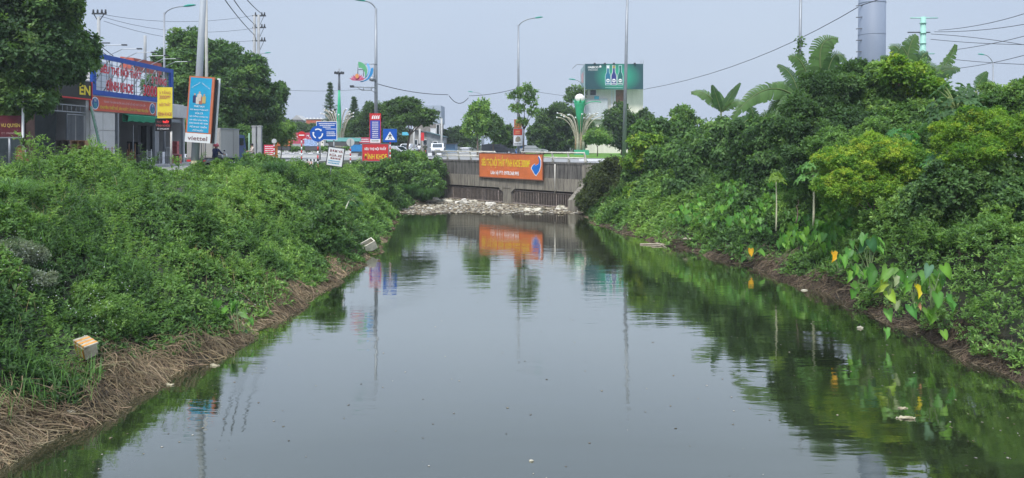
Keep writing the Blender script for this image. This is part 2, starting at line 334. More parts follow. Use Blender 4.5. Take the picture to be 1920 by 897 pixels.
svL = lambda y: np.interp(y, [10, 17, 20, 22, 23.5, 26, 29, 33, 40, 60], [.75, .62, .4, .05, .0, .4, .2, .0, .05, .05])
svR = lambda y: np.interp(y, [10, 19, 24, 28, 33, 40, 60], [.15, .05, -.05, .2, .25, .0, .0])
def bank_cover(name, label, fld, x0, x1, y0, y1, sfun, n, k, Lf, lim, dip=None, pal=GREENS, up=.3):
    # points thinned with distance so that leaves stay about as dense in view
    y = y0+(y1-y0)*RNG.random(n)**1.35; x = RNG.uniform(x0, x1, n)
    s = sfun(x, y); keep = (s > (svL if x1 < 0 else svR)(y)+.16*np.sin(y*1.9)+.1*np.sin(y*4.3+2)) & lim(x, y); x, y, s = x[keep], y[keep], s[keep]
    h, t = fld.get(x, y); amp = np.clip((s+.1)/1.3, .35, 1)
    if dip is not None: amp = amp*dip(x, y)
    e = .12; hx, _ = fld.get(x+e, y); hy, _ = fld.get(x, y+e)
    g = ground(x, y); gxx = (ground(x+e, y)-g+(hx-h)*amp)/e; gyy = (ground(x, y+e)-g+(hy-h)*amp)/e
    z = g+h*amp-np.abs(RNG.normal(0, .20, len(x)))-.02; lowp = RNG.random(len(x)) < .38; z = np.where(lowp, g+h*amp*RNG.uniform(.1, .95, len(x)), z)
    Nn = unit(np.stack([-gxx.clip(-1.6, 1.6), -gyy.clip(-1.6, 1.6), np.ones(len(x))], 1))
    pos = np.stack([x, y, z], 1); L = Lf*np.clip(y/24, .9, 2.3)*RNG.uniform(.8, 1.2, len(x))
    col = ramp(t+RNG.normal(0, .15, len(x)), pal)
    v, f, c = leaf_arrays(*sprigs(pos, Nn+np.array([0, 0, .4]), k, L, L*.45, col, up=up))
    return tag(np_mesh(name, v, f, LEAF, cols=c), label=label, kind='stuff')

# left bank
fl = Field(-27, -6, 6, 84)
for i in range(1500):
    x, y = RNG.uniform(-27, -6), RNG.uniform(6, 84)
    r = RNG.uniform(.35, 1.2); fl.dome(x, y, r, RNG.uniform(.40, .98)*(.5+.42*r), np.clip(.42+.26*math.sin(x*.5+y*.23)+RNG.normal(0, .2), 0, 1))
for (px, py, d, r, h, t) in [(430, 0, 47, 2.2, 1.25, .5), (470, 0, 47, 2.2, 1.35, .55), (520, 0, 47, 2.0, 1.25, .4), (400, 0, 45, 1.7, 1.1, .6), (555, 0, 49, 1.5, 1.0, .35),
                             (180, 0, 31, 1.2, 1.6, .75), (230, 0, 30, 1.3, 1.2, .4), (120, 0, 30, 1.4, 1.15, .6), (60, 0, 29, 1.4, .95, .5), (270, 0, 28, 1.3, 1.0, .3),
                             (700, 0, 66, 1.8, 1.2, .15), (735, 0, 64, 1.6, 1.5, .12), (670, 0, 60, 1.5, 1.1, .7), (790, 0, 72, 1.8, 1.3, .3), (640, 0, 60, 1.6, .9, .4)]:
    p_ = W(px, py, d); fl.dome(p_.x, p_.y, r, h, t)
def limL(x, y): return x > np.interp(y, [0, 28, 35, 44, 60, 66, 90], [-24, -22.5, -19, -16.5, -15.6, -14.8, -13.5])
def dipL(x, y): return (1-.92*np.exp(-((x+.452*y)/1.15)**2)*np.clip((y-25)/7, 0, 1)*(y < 52))*1-.85*np.exp(-(((x+15.3)/1.3)**2+((y-35)/6.0)**2))-.5*np.exp(-(((x+15)/1.8)**2+((y-56)/3.5)**2))
sL = lambda x, y: wlf(y)-x; sR = lambda x, y: x-wrf(y)
frontL = lambda x, y: limL(x, y) & ((np.stack([x, y], -1)-np.array([A_.x, A_.y])) @ np.array([N_.x, N_.y]) > .5)
bank_cover('left_bank_undergrowth', 'dense leafy weeds and creepers covering the left canal bank', fl, -24.5, -7, 9, 80, sL, 125000, 9, .135, frontL, dipL)
# right bank
fr = Field(5, 40, 6, 72)
for i in range(2200):
    x, y = RNG.uniform(5, 40), RNG.uniform(6, 72); r = RNG.uniform(.4, 1.2)
    fr.dome(x, y, r, RNG.uniform(.45, .9)*(.55+.45*r), np.clip(.5+.28*math.sin(x*.4-y*.2+1)+RNG.normal(0, .2), 0, 1))
for (px, py, d, r, t) in [(1700, 440, 24.5, 1.5, .5), (1800, 470, 22.5, 1.9, .6), (1890, 540, 19.5, 1.6, .65), (1600, 420, 28, 1.5, .45), (1780, 560, 20.5, 1.0, .55), (1910, 440, 21.8, 1.7, .75), (1700, 385, 27, 1.6, .8), (1490, 385, 36, 1.5, .6), (1820, 420, 24, 1.3, .35), (1880, 500, 21, 1.1, .4)]:
    p_ = W(px, py, d); g_ = float(ground(np.array([p_.x]), np.array([d]))[0]); fr.dome(p_.x, d, r, max(.7, p_.z+.35-g_), t); 
    for _ in range(9): a = random.uniform(0, 6.3); q = random.uniform(.3, .9)*r; fr.dome(p_.x+q*math.cos(a), d+q*math.sin(a), random.uniform(.35, .6)*r*.8, max(.6, (p_.z+.35-g_)*random.uniform(.75, 1.12)), t+random.uniform(-.2, .2))
def limR(x, y): return (x < 30) & ((np.stack([x, y], -1)-np.array([A_.x, A_.y])) @ np.array([N_.x, N_.y]) > .5)
bank_cover('right_bank_undergrowth', 'bright green creepers and weeds covering the right canal bank', fr, 6, 30, 12, 70, sR, 110000, 9, .125, limR)

def crown(name, parent, lobes, L, Wd, cover=2.6, tint=.5, tvar=.18, k=7, droop=0, pal=GREENS, oval=False, bumps=30, low=-.75, fill=.3, tilt=(.5, 1.35), mt=None, stuff=False, sub=9):
    AV = []; big = list(lobes); lobes = list(lobes)
    for c, rad in big:
        for _ in range(sub):
            q = unit(RNG.normal(0, 1, 3)); q[2] = abs(q[2])*1.1-.25; q = unit(q); f_ = RNG.uniform(.22, .42); lobes.append((np.array(c)+q*np.array(rad)*RNG.uniform(.80, 1.1), np.array(rad)*f_*RNG.uniform(.8, 1.2, 3)))
    for li, (c, rad) in enumerate(lobes):
        lt = 0 if li < len(big) else RNG.normal(.04, .12)
        c = np.array(c); rad = np.array(rad, dtype=float); area = 4*math.pi*(((rad[0]*rad[1])**1.6+(rad[0]*rad[2])**1.6+(rad[1]*rad[2])**1.6)/3)**(1/1.6)
        M = int(cover*area/(k*L*Wd*.5)); u = unit(RNG.normal(0, 1, (M, 3))); u = u[(u[:, 2] > low)]; M = len(u)
        B = unit(RNG.normal(0, 1, (bumps, 3))); dt = u @ B.T; bi = dt.argmax(1); bm = np.clip((dt.max(1)-.72)/.28, 0, 1)
        rr = (.66+.34*np.sqrt(bm)*RNG.uniform(.55, 1.2, bumps)[bi])*(1-np.abs(RNG.normal(0, .10, M))); rr = np.where(RNG.random(M) < .10, rr*RNG.uniform(1.02, 1.28, M), rr); ins = RNG.random(M) < fill; rr = np.where(ins, rr*RNG.uniform(.45, .9, M), rr)
        pos = c+u*rad*rr[:, None]; Ax = unit(u/rad*rad.mean()+np.array([0, 0, .45-droop*1.2]))
        col = ramp(tint+lt+RNG.normal(0, tvar, bumps)[bi]+RNG.normal(0, .08, M), pal)
        AV.append(sprigs(pos, Ax, k, L, Wd, col, tilt=tilt, up=.5-droop*.3))
    a = [np.concatenate([q[i] for q in AV]) for i in range(6)]
    if droop: a[1] = unit(a[1]+np.array([0, 0, -droop]))
    v, f, c = leaf_arrays(*a, oval=oval)
    o = np_mesh(name, v, f, mt or LEAF, parent, cols=c)
    if stuff: o['kind'] = 'stuff'
    return o
bark = mat('bark', (.13, .10, .075), .9, .3, 3, bump=.6, streak=1); bark_d = mat('dark_bark', (.06, .05, .04), .9, .3, 3, bump=.6)
def lob(px, py, d, rx, rz=None, ry=None):
    """ellipsoid given where it stands: pixel column/row at distance d, radii in photo pixels"""
    s = d/F; rz = rz or rx*.85; return (W(px, py, d), (rx*s, (ry or rx)*s, rz*s))
def tree(name, label, cat, base, lobes, L, Wd, trunk_r=.15, group=None, barkm=None, **kw):
    T = thing(name, label, cat, base, group)
    top = Vector(max((l_[0] for l_ in lobes), key=lambda q: q[2])); mid = sum((Vector(l_[0]) for l_ in lobes), Vector())/len(lobes)
    b = Vector(base); mb = MB(); fork = b.lerp(mid, .55)
    mb.tube(bez([b-Vector((0, 0, .3)), b.lerp(fork, .5)+Vector((random.uniform(-.15, .15), 0, 0)), fork], 6), [trunk_r*(1.15-.08*i) for i in range(7)], barkm or bark, 8)
    for c, rad in lobes:
        c = Vector(c); h = fork.lerp(c, .5)+Vector((random.uniform(-.2, .2), random.uniform(-.2, .2), -.1)); e = c+Vector((0, 0, rad[2]*.4))
        mb.tube(bez([fork, h, e], 6), [trunk_r*(.62-.09*i) for i in range(7)], barkm or bark, 6)
        for _ in range(4):
            a = Vector(unit(RNG.normal(0, 1, 3))); a.z = abs(a.z); st = h.lerp(e, random.uniform(.1, .7)); mb.tube([st, st+Vector((a.x*rad[0], a.y*rad[1], a.z*rad[2]))*.75], [trunk_r*.2, trunk_r*.06], barkm or bark, 5)
    mb.build('trunk', T)
    crown('crown', T, lobes, L, Wd, **kw); return T
def gz(x, y): return float(ground(np.array([x]), np.array([y]))[0])
def base_at(px, d, dx=0): x = (px-960)/F*d+dx; return (x, d, gz(x, d))
DARK = np.array([(.032, .068, .026), (.052, .106, .036), (.082, .155, .048), (.13, .21, .06)])
YEL = np.array([(.09, .22, .03), (.17, .33, .04), (.28, .44, .05), (.42, .50, .06)])
FARG = np.array([(.04, .08, .03), (.06, .115, .038), (.085, .16, .048), (.13, .22, .055)])

# ------------------------------------------------------------------ road bridge with grated culvert openings
cw = mat('stained_concrete', (.175, .165, .15), .92, .3, 4.5, bump=.4, streak=1, c2=(.035, .033, .03))
cw2 = mat('pale_stained_concrete', (.29, .265, .215), .92, .3, 6.0, bump=.3, streak=1, c2=(.10, .09, .075))
def wp(t, z, out=0.0):
    v = A_+(B_-A_)*t+N_*out; return Vector((v.x, v.y, z))
LEN = (B_-A_).length
def wbox(mb, t0, t1, z0, z1, o0, o1, mt):
    vs = [wp(t, z, o) for z in (z0, z1) for t, o in ((t0, o1), (t1, o1), (t1, o0), (t0, o0))]
    return mb.add(vs, [(3, 2, 1, 0), (4, 5, 6, 7), (0, 1, 5, 4), (1, 2, 6, 5), (2, 3, 7, 6), (3, 0, 4, 7)], mt)
br = thing('road_bridge', 'concrete road bridge with stained headwall and two barred culvert openings', 'bridge', wp(.5, 0))
m = MB(); wbox(m, -.12, 1.0, 2.62, 3.9, -.5, 0, cw); m.build('parapet_wall', br)
m = MB(); wbox(m, -.12, 1.0, 1.5, 2.62, -.5, .06, cw2)
for a, b_ in ((.0, 1), (.47, -1), (.53, 1), (1.0, -1)):
    m.prism([wp(a, 1.5, .06), wp(a+b_*.03, 1.5, .06), wp(a, 1.12, .06)], BK*.5, cw2)
m.build('beam', br)
m = MB(); wbox(m, -.13, 1.01, 3.9, 4.06, -.6, .05, cw); m.build('coping', br)
for t0, t1 in ((-.12, 0.0), (.47, .53), (1.0, 1.06)):
    m = MB(); wbox(m, t0, t1, -1.2, 1.5 if t0 > 0 and t0 < 1 else (3.9 if t0 >= 1 else 1.5), -13, .02, cw2); m.build('pier', br)
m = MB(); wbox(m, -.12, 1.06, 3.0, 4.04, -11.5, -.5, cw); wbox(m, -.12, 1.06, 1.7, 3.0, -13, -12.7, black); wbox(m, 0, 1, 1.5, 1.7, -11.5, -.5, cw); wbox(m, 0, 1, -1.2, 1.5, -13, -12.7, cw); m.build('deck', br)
m = MB(); wbox(m, 1.0, 1.045, -1, 1.0, 0, 1.8, cw2); m.prism([wp(1.0, 1.0, 1.8), wp(1.0, 1.0, 0), wp(1.0, 2.4, 0)], U_*.5, cw2); m.build('wing_wall', br)
m = MB(); m.tube([wp(.835, 3.9, .1), wp(.835, 1.3, .1)], .06, mat('pale_pipe', (.5, .48, .43), .8), 6); m.build('drain_pipe', br)
for bay, (t0, t1) in enumerate(((0.005, .468), (.532, .995))):
    g = MB(); g.tube([wp(t0, 1.3, -.12), wp(t1, 1.3, -.12)], .045, rust, 5); g.tube([wp(t0, .12, -.12), wp(t1, .12, -.12)], .04, rust, 5); go = g.build('grate', br)
    bmesh_ = None; nb = 42
    for i in range(nb):
        t = t0+(t1-t0)*(i+.5)/nb; r = .045 if i % 11 == 5 else .026
        MB().tube([wp(t, -.2, -.12), wp(t, 1.3, -.12)], r, rust, 5).build('bar', go)
rl = mat('cream_rail_paint', (.55, .53, .46), .6, .2, 3)
def railing(name, label, t0, t1, n):
    T = thing(name, label, 'railing', wp(t0, 4.06), 'cream steel railings on the bridge')
    for z in (4.92, 4.48): MB().tube([wp(t0, z, -.1), wp(t1, z, -.1)], .065 if z > 4.6 else .05, rl, 8).build('rail', T)
    for i in range(n):
        t = t0+(t1-t0)*i/(n-1)
        m = MB(); pts = bez([wp(t, 4.05, -.28), wp(t, 4.45, -.36), wp(t, 4.75, -.2), wp(t, 4.98, -.08)], 6)
        m.tube(pts, [.13, .12, .1, .09, .085, .08, .07], rl, 6); m.build('post', T)
railing('bridge_railing', 'cream steel bridge railing left of the orange banner', -.1, .40, 6)
railing('bridge_railing', 'cream steel bridge railing right of the orange banner', .60, 1.005, 5)
orange = mat('orange_vinyl', (.56, .15, .05), .5, .16, .9, bump=.6); yel = mat('yellow_print', (.72, .56, .03), .5, .06); blue = mat('sign_blue', (.008, .09, .42), .4, .08)
redp = mat('red_print', (.55, .03, .035), .5, .1); wprint = mat('white_print', (.8, .8, .8), .5, .03)
bn = thing('advertising_banner', 'orange banner with yellow furniture advert and blue arrow hung on the bridge wall', 'banner', wp(.3, 2.45, .2))
Mb = frame(wp(.30, 2.46, .22), wp(.765, 2.42, .30)-wp(.30, 2.46, .22), (0, 0, 1)); LB = .465*LEN; HB = 2.33
m = MB(); panel(m, Mb, 0, LB, 0, HB, -.05, 0, orange); m.build('banner_cloth', bn)
m = MB(); 
for a, b_, c_, d_ in ((-.04, LB+.04, -.04, .04), (-.04, LB+.04, HB-.04, HB+.04)): panel(m, Mb, a, b_, c_, d_, -.07, .02, mat('banner_frame', (.2, .08, .05), .6))
for a in (-.04, LB-.04): panel(m, Mb, a, a+.08, .04, HB-.04, -.068, .018, mat('banner_frame', (.2, .08, .05), .6))
m.build('frame', bn)
text('SIÊU THỊ NỘI THẤT ĐÌNH KHOE 3000M²', Mb, .38, 7.25, .92, 2.16, yel, bn, bold=.02)
text('Liên hệ ĐT: 0978.368.995', Mb, 1.75, 5.75, .22, .70, wprint, bn, bold=.02)
arr = [(8.35, 2.15), (8.5, 2.0), (8.62, 1.75), (8.62, 1.3), (8.45, .85), (8.05, .42), (7.85, .55), (7.45, 1.05), (7.62, 1.3), (7.9, 1.45), (7.95, 1.3), (8.3, 1.42), (8.45, 1.6), (8.42, 1.85), (8.3, 2.0)]
cx_, cy_ = 8.1, 1.2
poly_on(Mb, [(cx_+(x-cx_)*1.14, cy_+(y-cy_)*1.1) for x, y in arr], .004, .012, wprint).build('arrow_border', bn)
poly_on(Mb, arr, .014, .022, mat('arrow_blue', (.01, .14, .5), .5)).build('arrow', bn)

# ------------------------------------------------------------------ trash raft
def blobs(P, S, C, flat=.35):
    """crumpled low pieces; P centres, S sizes"""
    t = np.array([(0, 0, .7), (1, 0, .1), (.3, .95, 0), (-.8, .6, .1), (-.8, -.6, 0), (.3, -.95, .1), (0, 0, -.5)], dtype=float)
    F_ = np.array([(0, i, i % 5+1) for i in range(1, 6)]+[(6, i % 5+1, i) for i in range(1, 6)])
    n_ = len(P); th = RNG.uniform(0, 6.3, n_); el = RNG.uniform(.4, 1, n_)
    v = t[None]*(1+RNG.normal(0, .25, (n_, 7, 3))); v = v*np.stack([S, S*el, S*flat*RNG.uniform(.3, 1.2, n_)], 1)[:, None, :]
    x = v[..., 0]*np.cos(th)[:, None]-v[..., 1]*np.sin(th)[:, None]; y = v[..., 0]*np.sin(th)[:, None]+v[..., 1]*np.cos(th)[:, None]
    v = np.stack([x, y, v[..., 2]], -1)+P[:, None, :]; f = (np.arange(n_)*7)[:, None, None]+F_[None]
    return v.reshape(-1, 3), f.reshape(-1, 3), np.repeat(C, 7, 0)
TR = foliage_mat('litter_plastic', .55, 0, .4)
tp = np.array([(.48, .42, .30), (.52, .47, .37), (.38, .31, .20), (.24, .18, .11), (.10, .08, .05), (.58, .55, .48), (.42, .36, .25)])
def raft_pts(n_):
    x = RNG.uniform(-9.6, 5.9, n_*3); y = RNG.uniform(59.6, 78, n_*3); out = (x-A_.x)*N_.x+(y-A_.y)*N_.y
    k = (out > .1) & (y > 61.0+.5*np.sin(x*1.1)+.25*np.sin(x*3)) & (x > wlf(y)-.3) & (RNG.random(len(x)) < np.clip(1.15-(x+2)/14, .5, 1)); return x[k][:n_], y[k][:n_]
x, y = raft_pts(5200); v, f, c = blobs(np.stack([x, y, RNG.uniform(.0, .09, len(x))], 1), RNG.uniform(.05, .22, len(x)), tp[RNG.integers(0, 7, len(x))]*RNG.uniform(.6, 1.15, (len(x), 1)))
tag(np_mesh('floating_litter', v, f, TR, cols=c), kind='stuff', label='raft of pale floating litter in front of the barred culvert')
# larger pieces, each its own object
def litter(name, label, cat, p_, s, c, flat=.5, group=None, jag=.22, rot=0, pts=26, el=.6):
    """a crumpled closed lump: irregular hull"""
    u = unit(RNG.normal(0, 1, (pts, 3)))*(1+RNG.normal(0, jag, (pts, 1))); u = u*np.array([s, s*el, s*flat])
    import bmesh
    bm = bmesh.new(); vs = [bm.verts.new(q) for q in u]; r_ = bmesh.ops.convex_hull(bm, input=vs)
    bmesh.ops.delete(bm, geom=[v_ for v_ in bm.verts if not v_.link_faces], context='VERTS')
    bmesh.ops.subdivide_edges(bm, edges=bm.edges[:], cuts=1, use_grid_fill=True, smooth=.3)
    for v_ in bm.verts: v_.co += Vector(RNG.normal(0, s*.09, 3))*Vector((1, 1, .6)) if False else Vector(RNG.normal(0, s*.08, 3))
    me = bpy.data.meshes.new(name); bm.to_mesh(me); bm.free(); me.materials.append(c)
    o = link(name, me); o.location = p_; o.rotation_euler = (0, 0, rot); return tag(o, label, cat, group)
pbag = mat('pale_plastic_bag', (.55, .52, .45), .5, .25, 6); foam = mat('dirty_foam', (.48, .45, .36), .8, .25, 5); brownbag = mat('brown_bag', (.30, .26, .19), .7, .3, 5)
def onw(px, py): d = EYE*F/(py-HOR); return W(px, py, d)
for px, py, s, c, nm, lb, ct, fl_ in [
    (780, 383, .75, brownbag, 'sack', 'roundish brown sack at the far left end of the litter raft', 'sack', .5),
    (812, 379, 1.0, pbag, 'plastic_bag', 'largest pale crumpled bag, leaning up beside the bridge abutment', 'bag', .32),
    (836, 380, .8, foam, 'plastic_sheet', 'pale crumpled sheet between the largest bag and the left grate', 'plastic sheet', .25),
    (868, 383, .7, pbag, 'plastic_bag', 'low pale bag in the litter below the left grate', 'bag', .4),
    (888, 381, .5, foam, 'foam_block', 'foam block with an upright broken corner in front of the left grate', 'foam block', .45),
    (922, 385, .5, pbag, 'plastic_bag', 'small white bag floating left of the centre pier', 'bag', .4),
    (1008, 396, 1.1, foam, 'foam_sheet', 'long white foam sheet at the front edge of the litter right of the pier', 'foam sheet', .12),
    (1050, 392, .35, foam, 'foam_lump', 'small white lump floating below the right grate', 'foam', .5)]:
    p_ = onw(px, py); litter(nm, lb, ct, (p_.x, p_.y, .1), s, c, fl_, rot=random.uniform(-.4, .4))
for i, (px, py) in enumerate([(760+i*13+random.uniform(-5, 5), random.choice([383, 387, 390, 393])) for i in range(24)]):
    if py < 388 and px > 960: py = 394
    p_ = onw(px, py); litter('litter_piece', 'pale scrap of plastic floating in the litter raft', 'litter', (p_.x, p_.y, .07), random.uniform(.2, .42), random.choice([pbag, foam, brownbag, brownbag]), .2, 'pale scraps in the litter raft', rot=random.uniform(0, 3))
# scum under the raft
x = np.linspace(-9.8, 5.9, 40); yf = 60.9+.5*np.sin(x*1.1)+.25*np.sin(x*3); yb = A_.y+(x-A_.x)*(B_.y-A_.y)/(B_.x-A_.x)
yb = np.where(x < A_.x, 78, yb); V = np.concatenate([np.stack([x, yf, x*0+.02], 1), np.stack([x, yb, x*0+.02], 1)]); Fq = np.array([(i, i+1, 41+i, 40+i) for i in range(39)])
tag(np_mesh('scum_mat', V, Fq, mat('scum', (.16, .13, .08), .95, .5, 8, bump=1, c2=(.05, .04, .03))), kind='stuff', label='brown scum between the floating litter')
# single floating things in the near water
slip = mat('pale_wood', (.40, .36, .25), .7, .15, 8)
for px, py, s, nm, lb, ct, c, fl_ in [
    (403, 686, .15, 'wood_chip', 'pale flat chip floating just off the left bank roots', 'wood chip', slip, .12),
    (316, 722, .13, 'wood_chip', 'thin pale chip afloat near the box on the left bank', 'wood chip', slip, .12),
    (1698, 785, .20, 'bamboo_splinter', 'long pale splinter floating on the dark water at right', 'splinter', slip, .08),
    (1693, 766, .1, 'wood_chip', 'tiny pale chip just above the long splinter at right', 'wood chip', slip, .1),
    (996, 865, .045, 'foam_crumb', 'white crumb alone in the open water at bottom centre', 'foam crumb', foam, .5),
    (131, 797, .12, 'foam_scrap', 'white scrap at the foot of the nearest dry roots on the left', 'scrap', foam, .3),
    (206, 682, .16, 'foam_scrap', 'white twisted scrap lying on dry roots right of the taped box', 'scrap', foam, .45),
    (657, 494, .35, 'foam_strip', 'white strip afloat below the tipped foam box', 'strip', foam, .12),
    (1508, 545, .13, 'foam_scrap', 'white oval scrap at the waterline of the right bank', 'scrap', foam, .3),
    (1612, 616, .10, 'plastic_scrap', 'white plastic scrap touching the small taro leaf in the water', 'scrap', foam, .5),
    (1290, 461, .3, 'drift_litter', 'grey flat drift litter beside the branch off the right bank', 'litter', brownbag, .08)]:
    p_ = onw(px, py); zz = max(0.01, gz(p_.x, p_.y)+.08)
    if zz > .3: d = p_.y; p_ = W(px, py, d*.97)
    litter(nm, lb, ct, (p_.x, p_.y, min(zz, .55)), s, c, fl_, rot=-.15, el=.14 if 'splinter' in nm or 'chip' in nm else .35, jag=.1)
m = MB()
for a, b_, r_ in (((1200, 459), (1300, 462), .05), ((1222, 463), (1310, 458), .035), ((1230, 456), (1250, 466), .03), ((1262, 458), (1290, 467), .025)): A1, B1 = onw(*a), onw(*b_); m.tube(bez([A1+Vector((0, 0, .02)), A1.lerp(B1, .5)+Vector((0, .2, .08)), B1+Vector((0, 0, .02))], 6), [r_*(1.2-.12*i) for i in range(7)], brownbag, 6)
m.build('drift_branch', label='forked drift branch lying in the water off the right bank', cat='branch')
n_ = 800; xx = RNG.uniform(-9, 12, n_*2); yy = 12+RNG.random(n_*2)**1.5*46; k = (xx > wlf(yy)+.1) & (xx < wrf(yy)-.1) & (RNG.random(n_*2) < .25+.75*((xx-wlf(yy) < 2.5) | (wrf(yy)-xx < 4)))
xx, yy = xx[k], yy[k]; v, f, c = blobs(np.stack([xx, yy, xx*0+.006], 1), RNG.uniform(.010, .034, len(xx)), tp[RNG.integers(0, 7, len(xx))]*RNG.uniform(.3, .9, (len(xx), 1)), .2)
tag(np_mesh('floating_specks', v, f, TR, cols=c), kind='stuff', label='tiny pale specks drifting on the dark canal water')

# tipped foam box near the middle of the left bank
fb = thing('foam_box', 'tipped dirty white foam box half in the water off the left bank', 'foam box', (-7.35, 38.6, 0)); Mx = Matrix.Translation((-7.5, 38.7, .38)) @ Matrix.Rotation(.5, 4, 'Z') @ Matrix.Rotation(-.45, 4, 'Y') @ Matrix.Rotation(.3, 4, 'X')
def open_box(T, M, w, d, h, th, mt, names=('bottom', 'side_panel')):
    panel(MB(), M, -w/2, w/2, -d/2, d/2, -h/2, -h/2+th, mt).build(names[0], T)
    for a in ((-w/2, w/2, -d/2, -d/2+th), (-w/2, w/2, d/2-th, d/2), (-w/2, -w/2+th, -d/2+th, d/2-th), (w/2-th, w/2, -d/2+th, d/2-th)):
        panel(MB(), M, *a, -h/2+th, h/2, mt).build(names[1], T)
open_box(fb, Mx, .85, .5, .45, .06, foam)
# taped box on the left bank
bx_ = W(163, 650, 16)
for k_ in range(60):
    bx_ = W(163, 650, 15.5+k_*.05)
    if bx_.z-float(ground(np.array([bx_.x]), np.array([bx_.y]))[0]) < .42: break
tb = thing('taped_box', 'white foam box with orange tape stripes lying on the dry roots of the left bank', 'box', bx_)
tape = mat('orange_tape', (.50, .22, .04), .45, .3, 5); foamb = mat('foam_with_grime', (.46, .43, .33), .7, .2, 6, c2=(.24, .20, .13))
Mx = Matrix.Translation(bx_+Vector((0, -.05, -.03))) @ Matrix.Rotation(-.6, 4, 'Z') @ Matrix.Rotation(.28, 4, 'X') @ Matrix.Scale(.8, 4) @ Matrix.Rotation(.22, 4, 'Y')
open_box(tb, Mx, .56, .36, .34, .035, foamb)
Ml = Mx @ Matrix.Translation((0, .03, .175)) @ Matrix.Rotation(-.16, 4, 'X'); panel(MB(), Ml, -.30, .30, -.20, .20, 0, .05, foamb).build('lid', tb)
m = MB()
for x in (-.2, -.02, .16): panel(m, Mx, x, x+.09, -.184, -.181, -.17, .17, tape); panel(m, Ml, x, x+.09, -.205, .203, .051, .054, tape); panel(m, Ml, x, x+.09, -.206, -.201, -.0, .052, tape)
panel(m, Mx, -.283, -.281, -.1, .02, -.12, .12, tape); m.build('tape', tb)

# ------------------------------------------------------------------ dry roots along both banks
def roots(name, label, side, y0, y1, n_, base, seed):
    rg = np.random.default_rng(seed); Fc = []; K = 9
    y = y0+(y1-y0)*rg.random(n_)**1.3; y = y[(rg.random(n_) < .25) | (np.sin(y*1.7+seed)+np.sin(y*4.1+seed*2)*.7 > -.35)]; n_ = len(y); s0 = rg.random(n_)*((svL if side < 0 else svR)(y)+.35)+.03; tone = rg.uniform(.25, 1.3, n_)*(1+.3*np.sin(y*1.3+seed))
    clump = np.sin(y*.9+seed)*.5+np.sin(y*2.3)*.3
    s0 = s0+clump*.3; ln = rg.uniform(.5, 1.5, n_)*(1+clump*.3); ang = rg.normal(0, 1.3, n_); r = rg.lognormal(-4.9, .45, n_).clip(.003, .018)*np.clip(y/22, .9, 2.2)
    t = np.linspace(0, 1, K)[None]; wob = rg.normal(0, .12, (n_, 1))*np.sin(t*6+rg.uniform(0, 6, (n_, 1)))
    s = s0[:, None]-t*ln[:, None]*np.cos(ang)[:, None]*.8+wob; yy = y[:, None]+t*ln[:, None]*np.sin(ang)[:, None]+.25*np.sin(t*3+ang[:, None])+rg.normal(0, .16, (n_, 1))*np.sin(t*rg.uniform(3, 9, (n_, 1))+rg.uniform(0, 6, (n_, 1)))
    s = np.maximum(s, -.25-.15*rg.random((n_, 1)))
    x = (wlf(yy)-s) if side < 0 else (wrf(yy)+s)
    z = np.maximum(ground(x, yy), -.12)+.03+np.sin(t*math.pi)*(rg.uniform(.05, .34, n_)*np.clip(s0+.2, .3, 1))[:, None]+wob*.3
    P = np.stack([x, yy, z], -1); T_ = np.gradient(P, axis=1); T_ = unit(T_); A = unit(np.cross(T_, np.array([0, 0, 1.])+rg.normal(0, .1, P.shape))); Bn = np.cross(T_, A)
    rr = (r[:, None]*np.linspace(1.1, .5, K)[None])[..., None]
    ring = np.stack([P+A*rr, P-A*rr*.5+Bn*rr*.87, P-A*rr*.5-Bn*rr*.87], 2)   # n,K,3,3
    b = (np.arange(n_)*K*3)[:, None, None]; k = (np.arange(K-1)*3)[None, :, None]
    for j in range(3):
        j2 = (j+1) % 3; q = np.stack([b+k+j, b+k+j2, b+k+3+j2, b+k+3+j], -1); Fc.append(q.reshape(-1, 4))
    col = np.array(base)[None]*tone[:, None]*rg.uniform(.94, 1.06, (n_, 3))
    return tag(np_mesh(name, ring.reshape(-1, 3), np.concatenate(Fc), ROOTM, cols=np.repeat(col, K*3, 0)), label=label, kind='stuff')
roots('dry_roots', 'tangled dry tan roots and dead vines hanging along the left waterline', -1, 10, 44, 10500, (.25, .19, .115), 3)
roots('dry_roots', 'dry vines along the far left waterline', -1, 44, 76, 1500, (.19, .14, .09), 5)
roots('dry_roots', 'grey brown dead roots hanging along the right waterline', 1, 13, 64, 7000, (.15, .115, .08), 8)

# ------------------------------------------------------------------ trees and bushes on the right bank
G_R = 'trees and bushes on the right bank'
tree('vine_covered_tree', 'bushy tree under a mantle of drooping vines, first on the right bank beyond the bridge', 'tree', base_at(1250, 56), [lob(1222, 290, 57, 48, 52), lob(1212, 262, 57, 34, 26), lob(1255, 252, 58, 30, 24), lob(1262, 330, 55, 62, 62), lob(1205, 345, 57, 34, 40), lob(1225, 385, 54, 50, 45), lob(1285, 275, 58, 42, 38)], .24, .17, trunk_r=.16, group=G_R, cover=3.2, tint=.32, tvar=.22, droop=.8, low=-.9)
tree('vine_covered_tree', 'dark rounded tree hung with vines left of the drooping banana leaf', 'tree', base_at(1340, 48), [lob(1330, 310, 50, 62, 62), lob(1365, 265, 50, 55, 45), lob(1300, 370, 48, 55, 50), lob(1385, 345, 47, 62, 60), lob(1340, 405, 45, 45, 32)], .22, .16, trunk_r=.16, group=G_R, cover=3.2, tint=.2, tvar=.2, droop=.9, low=-.9)
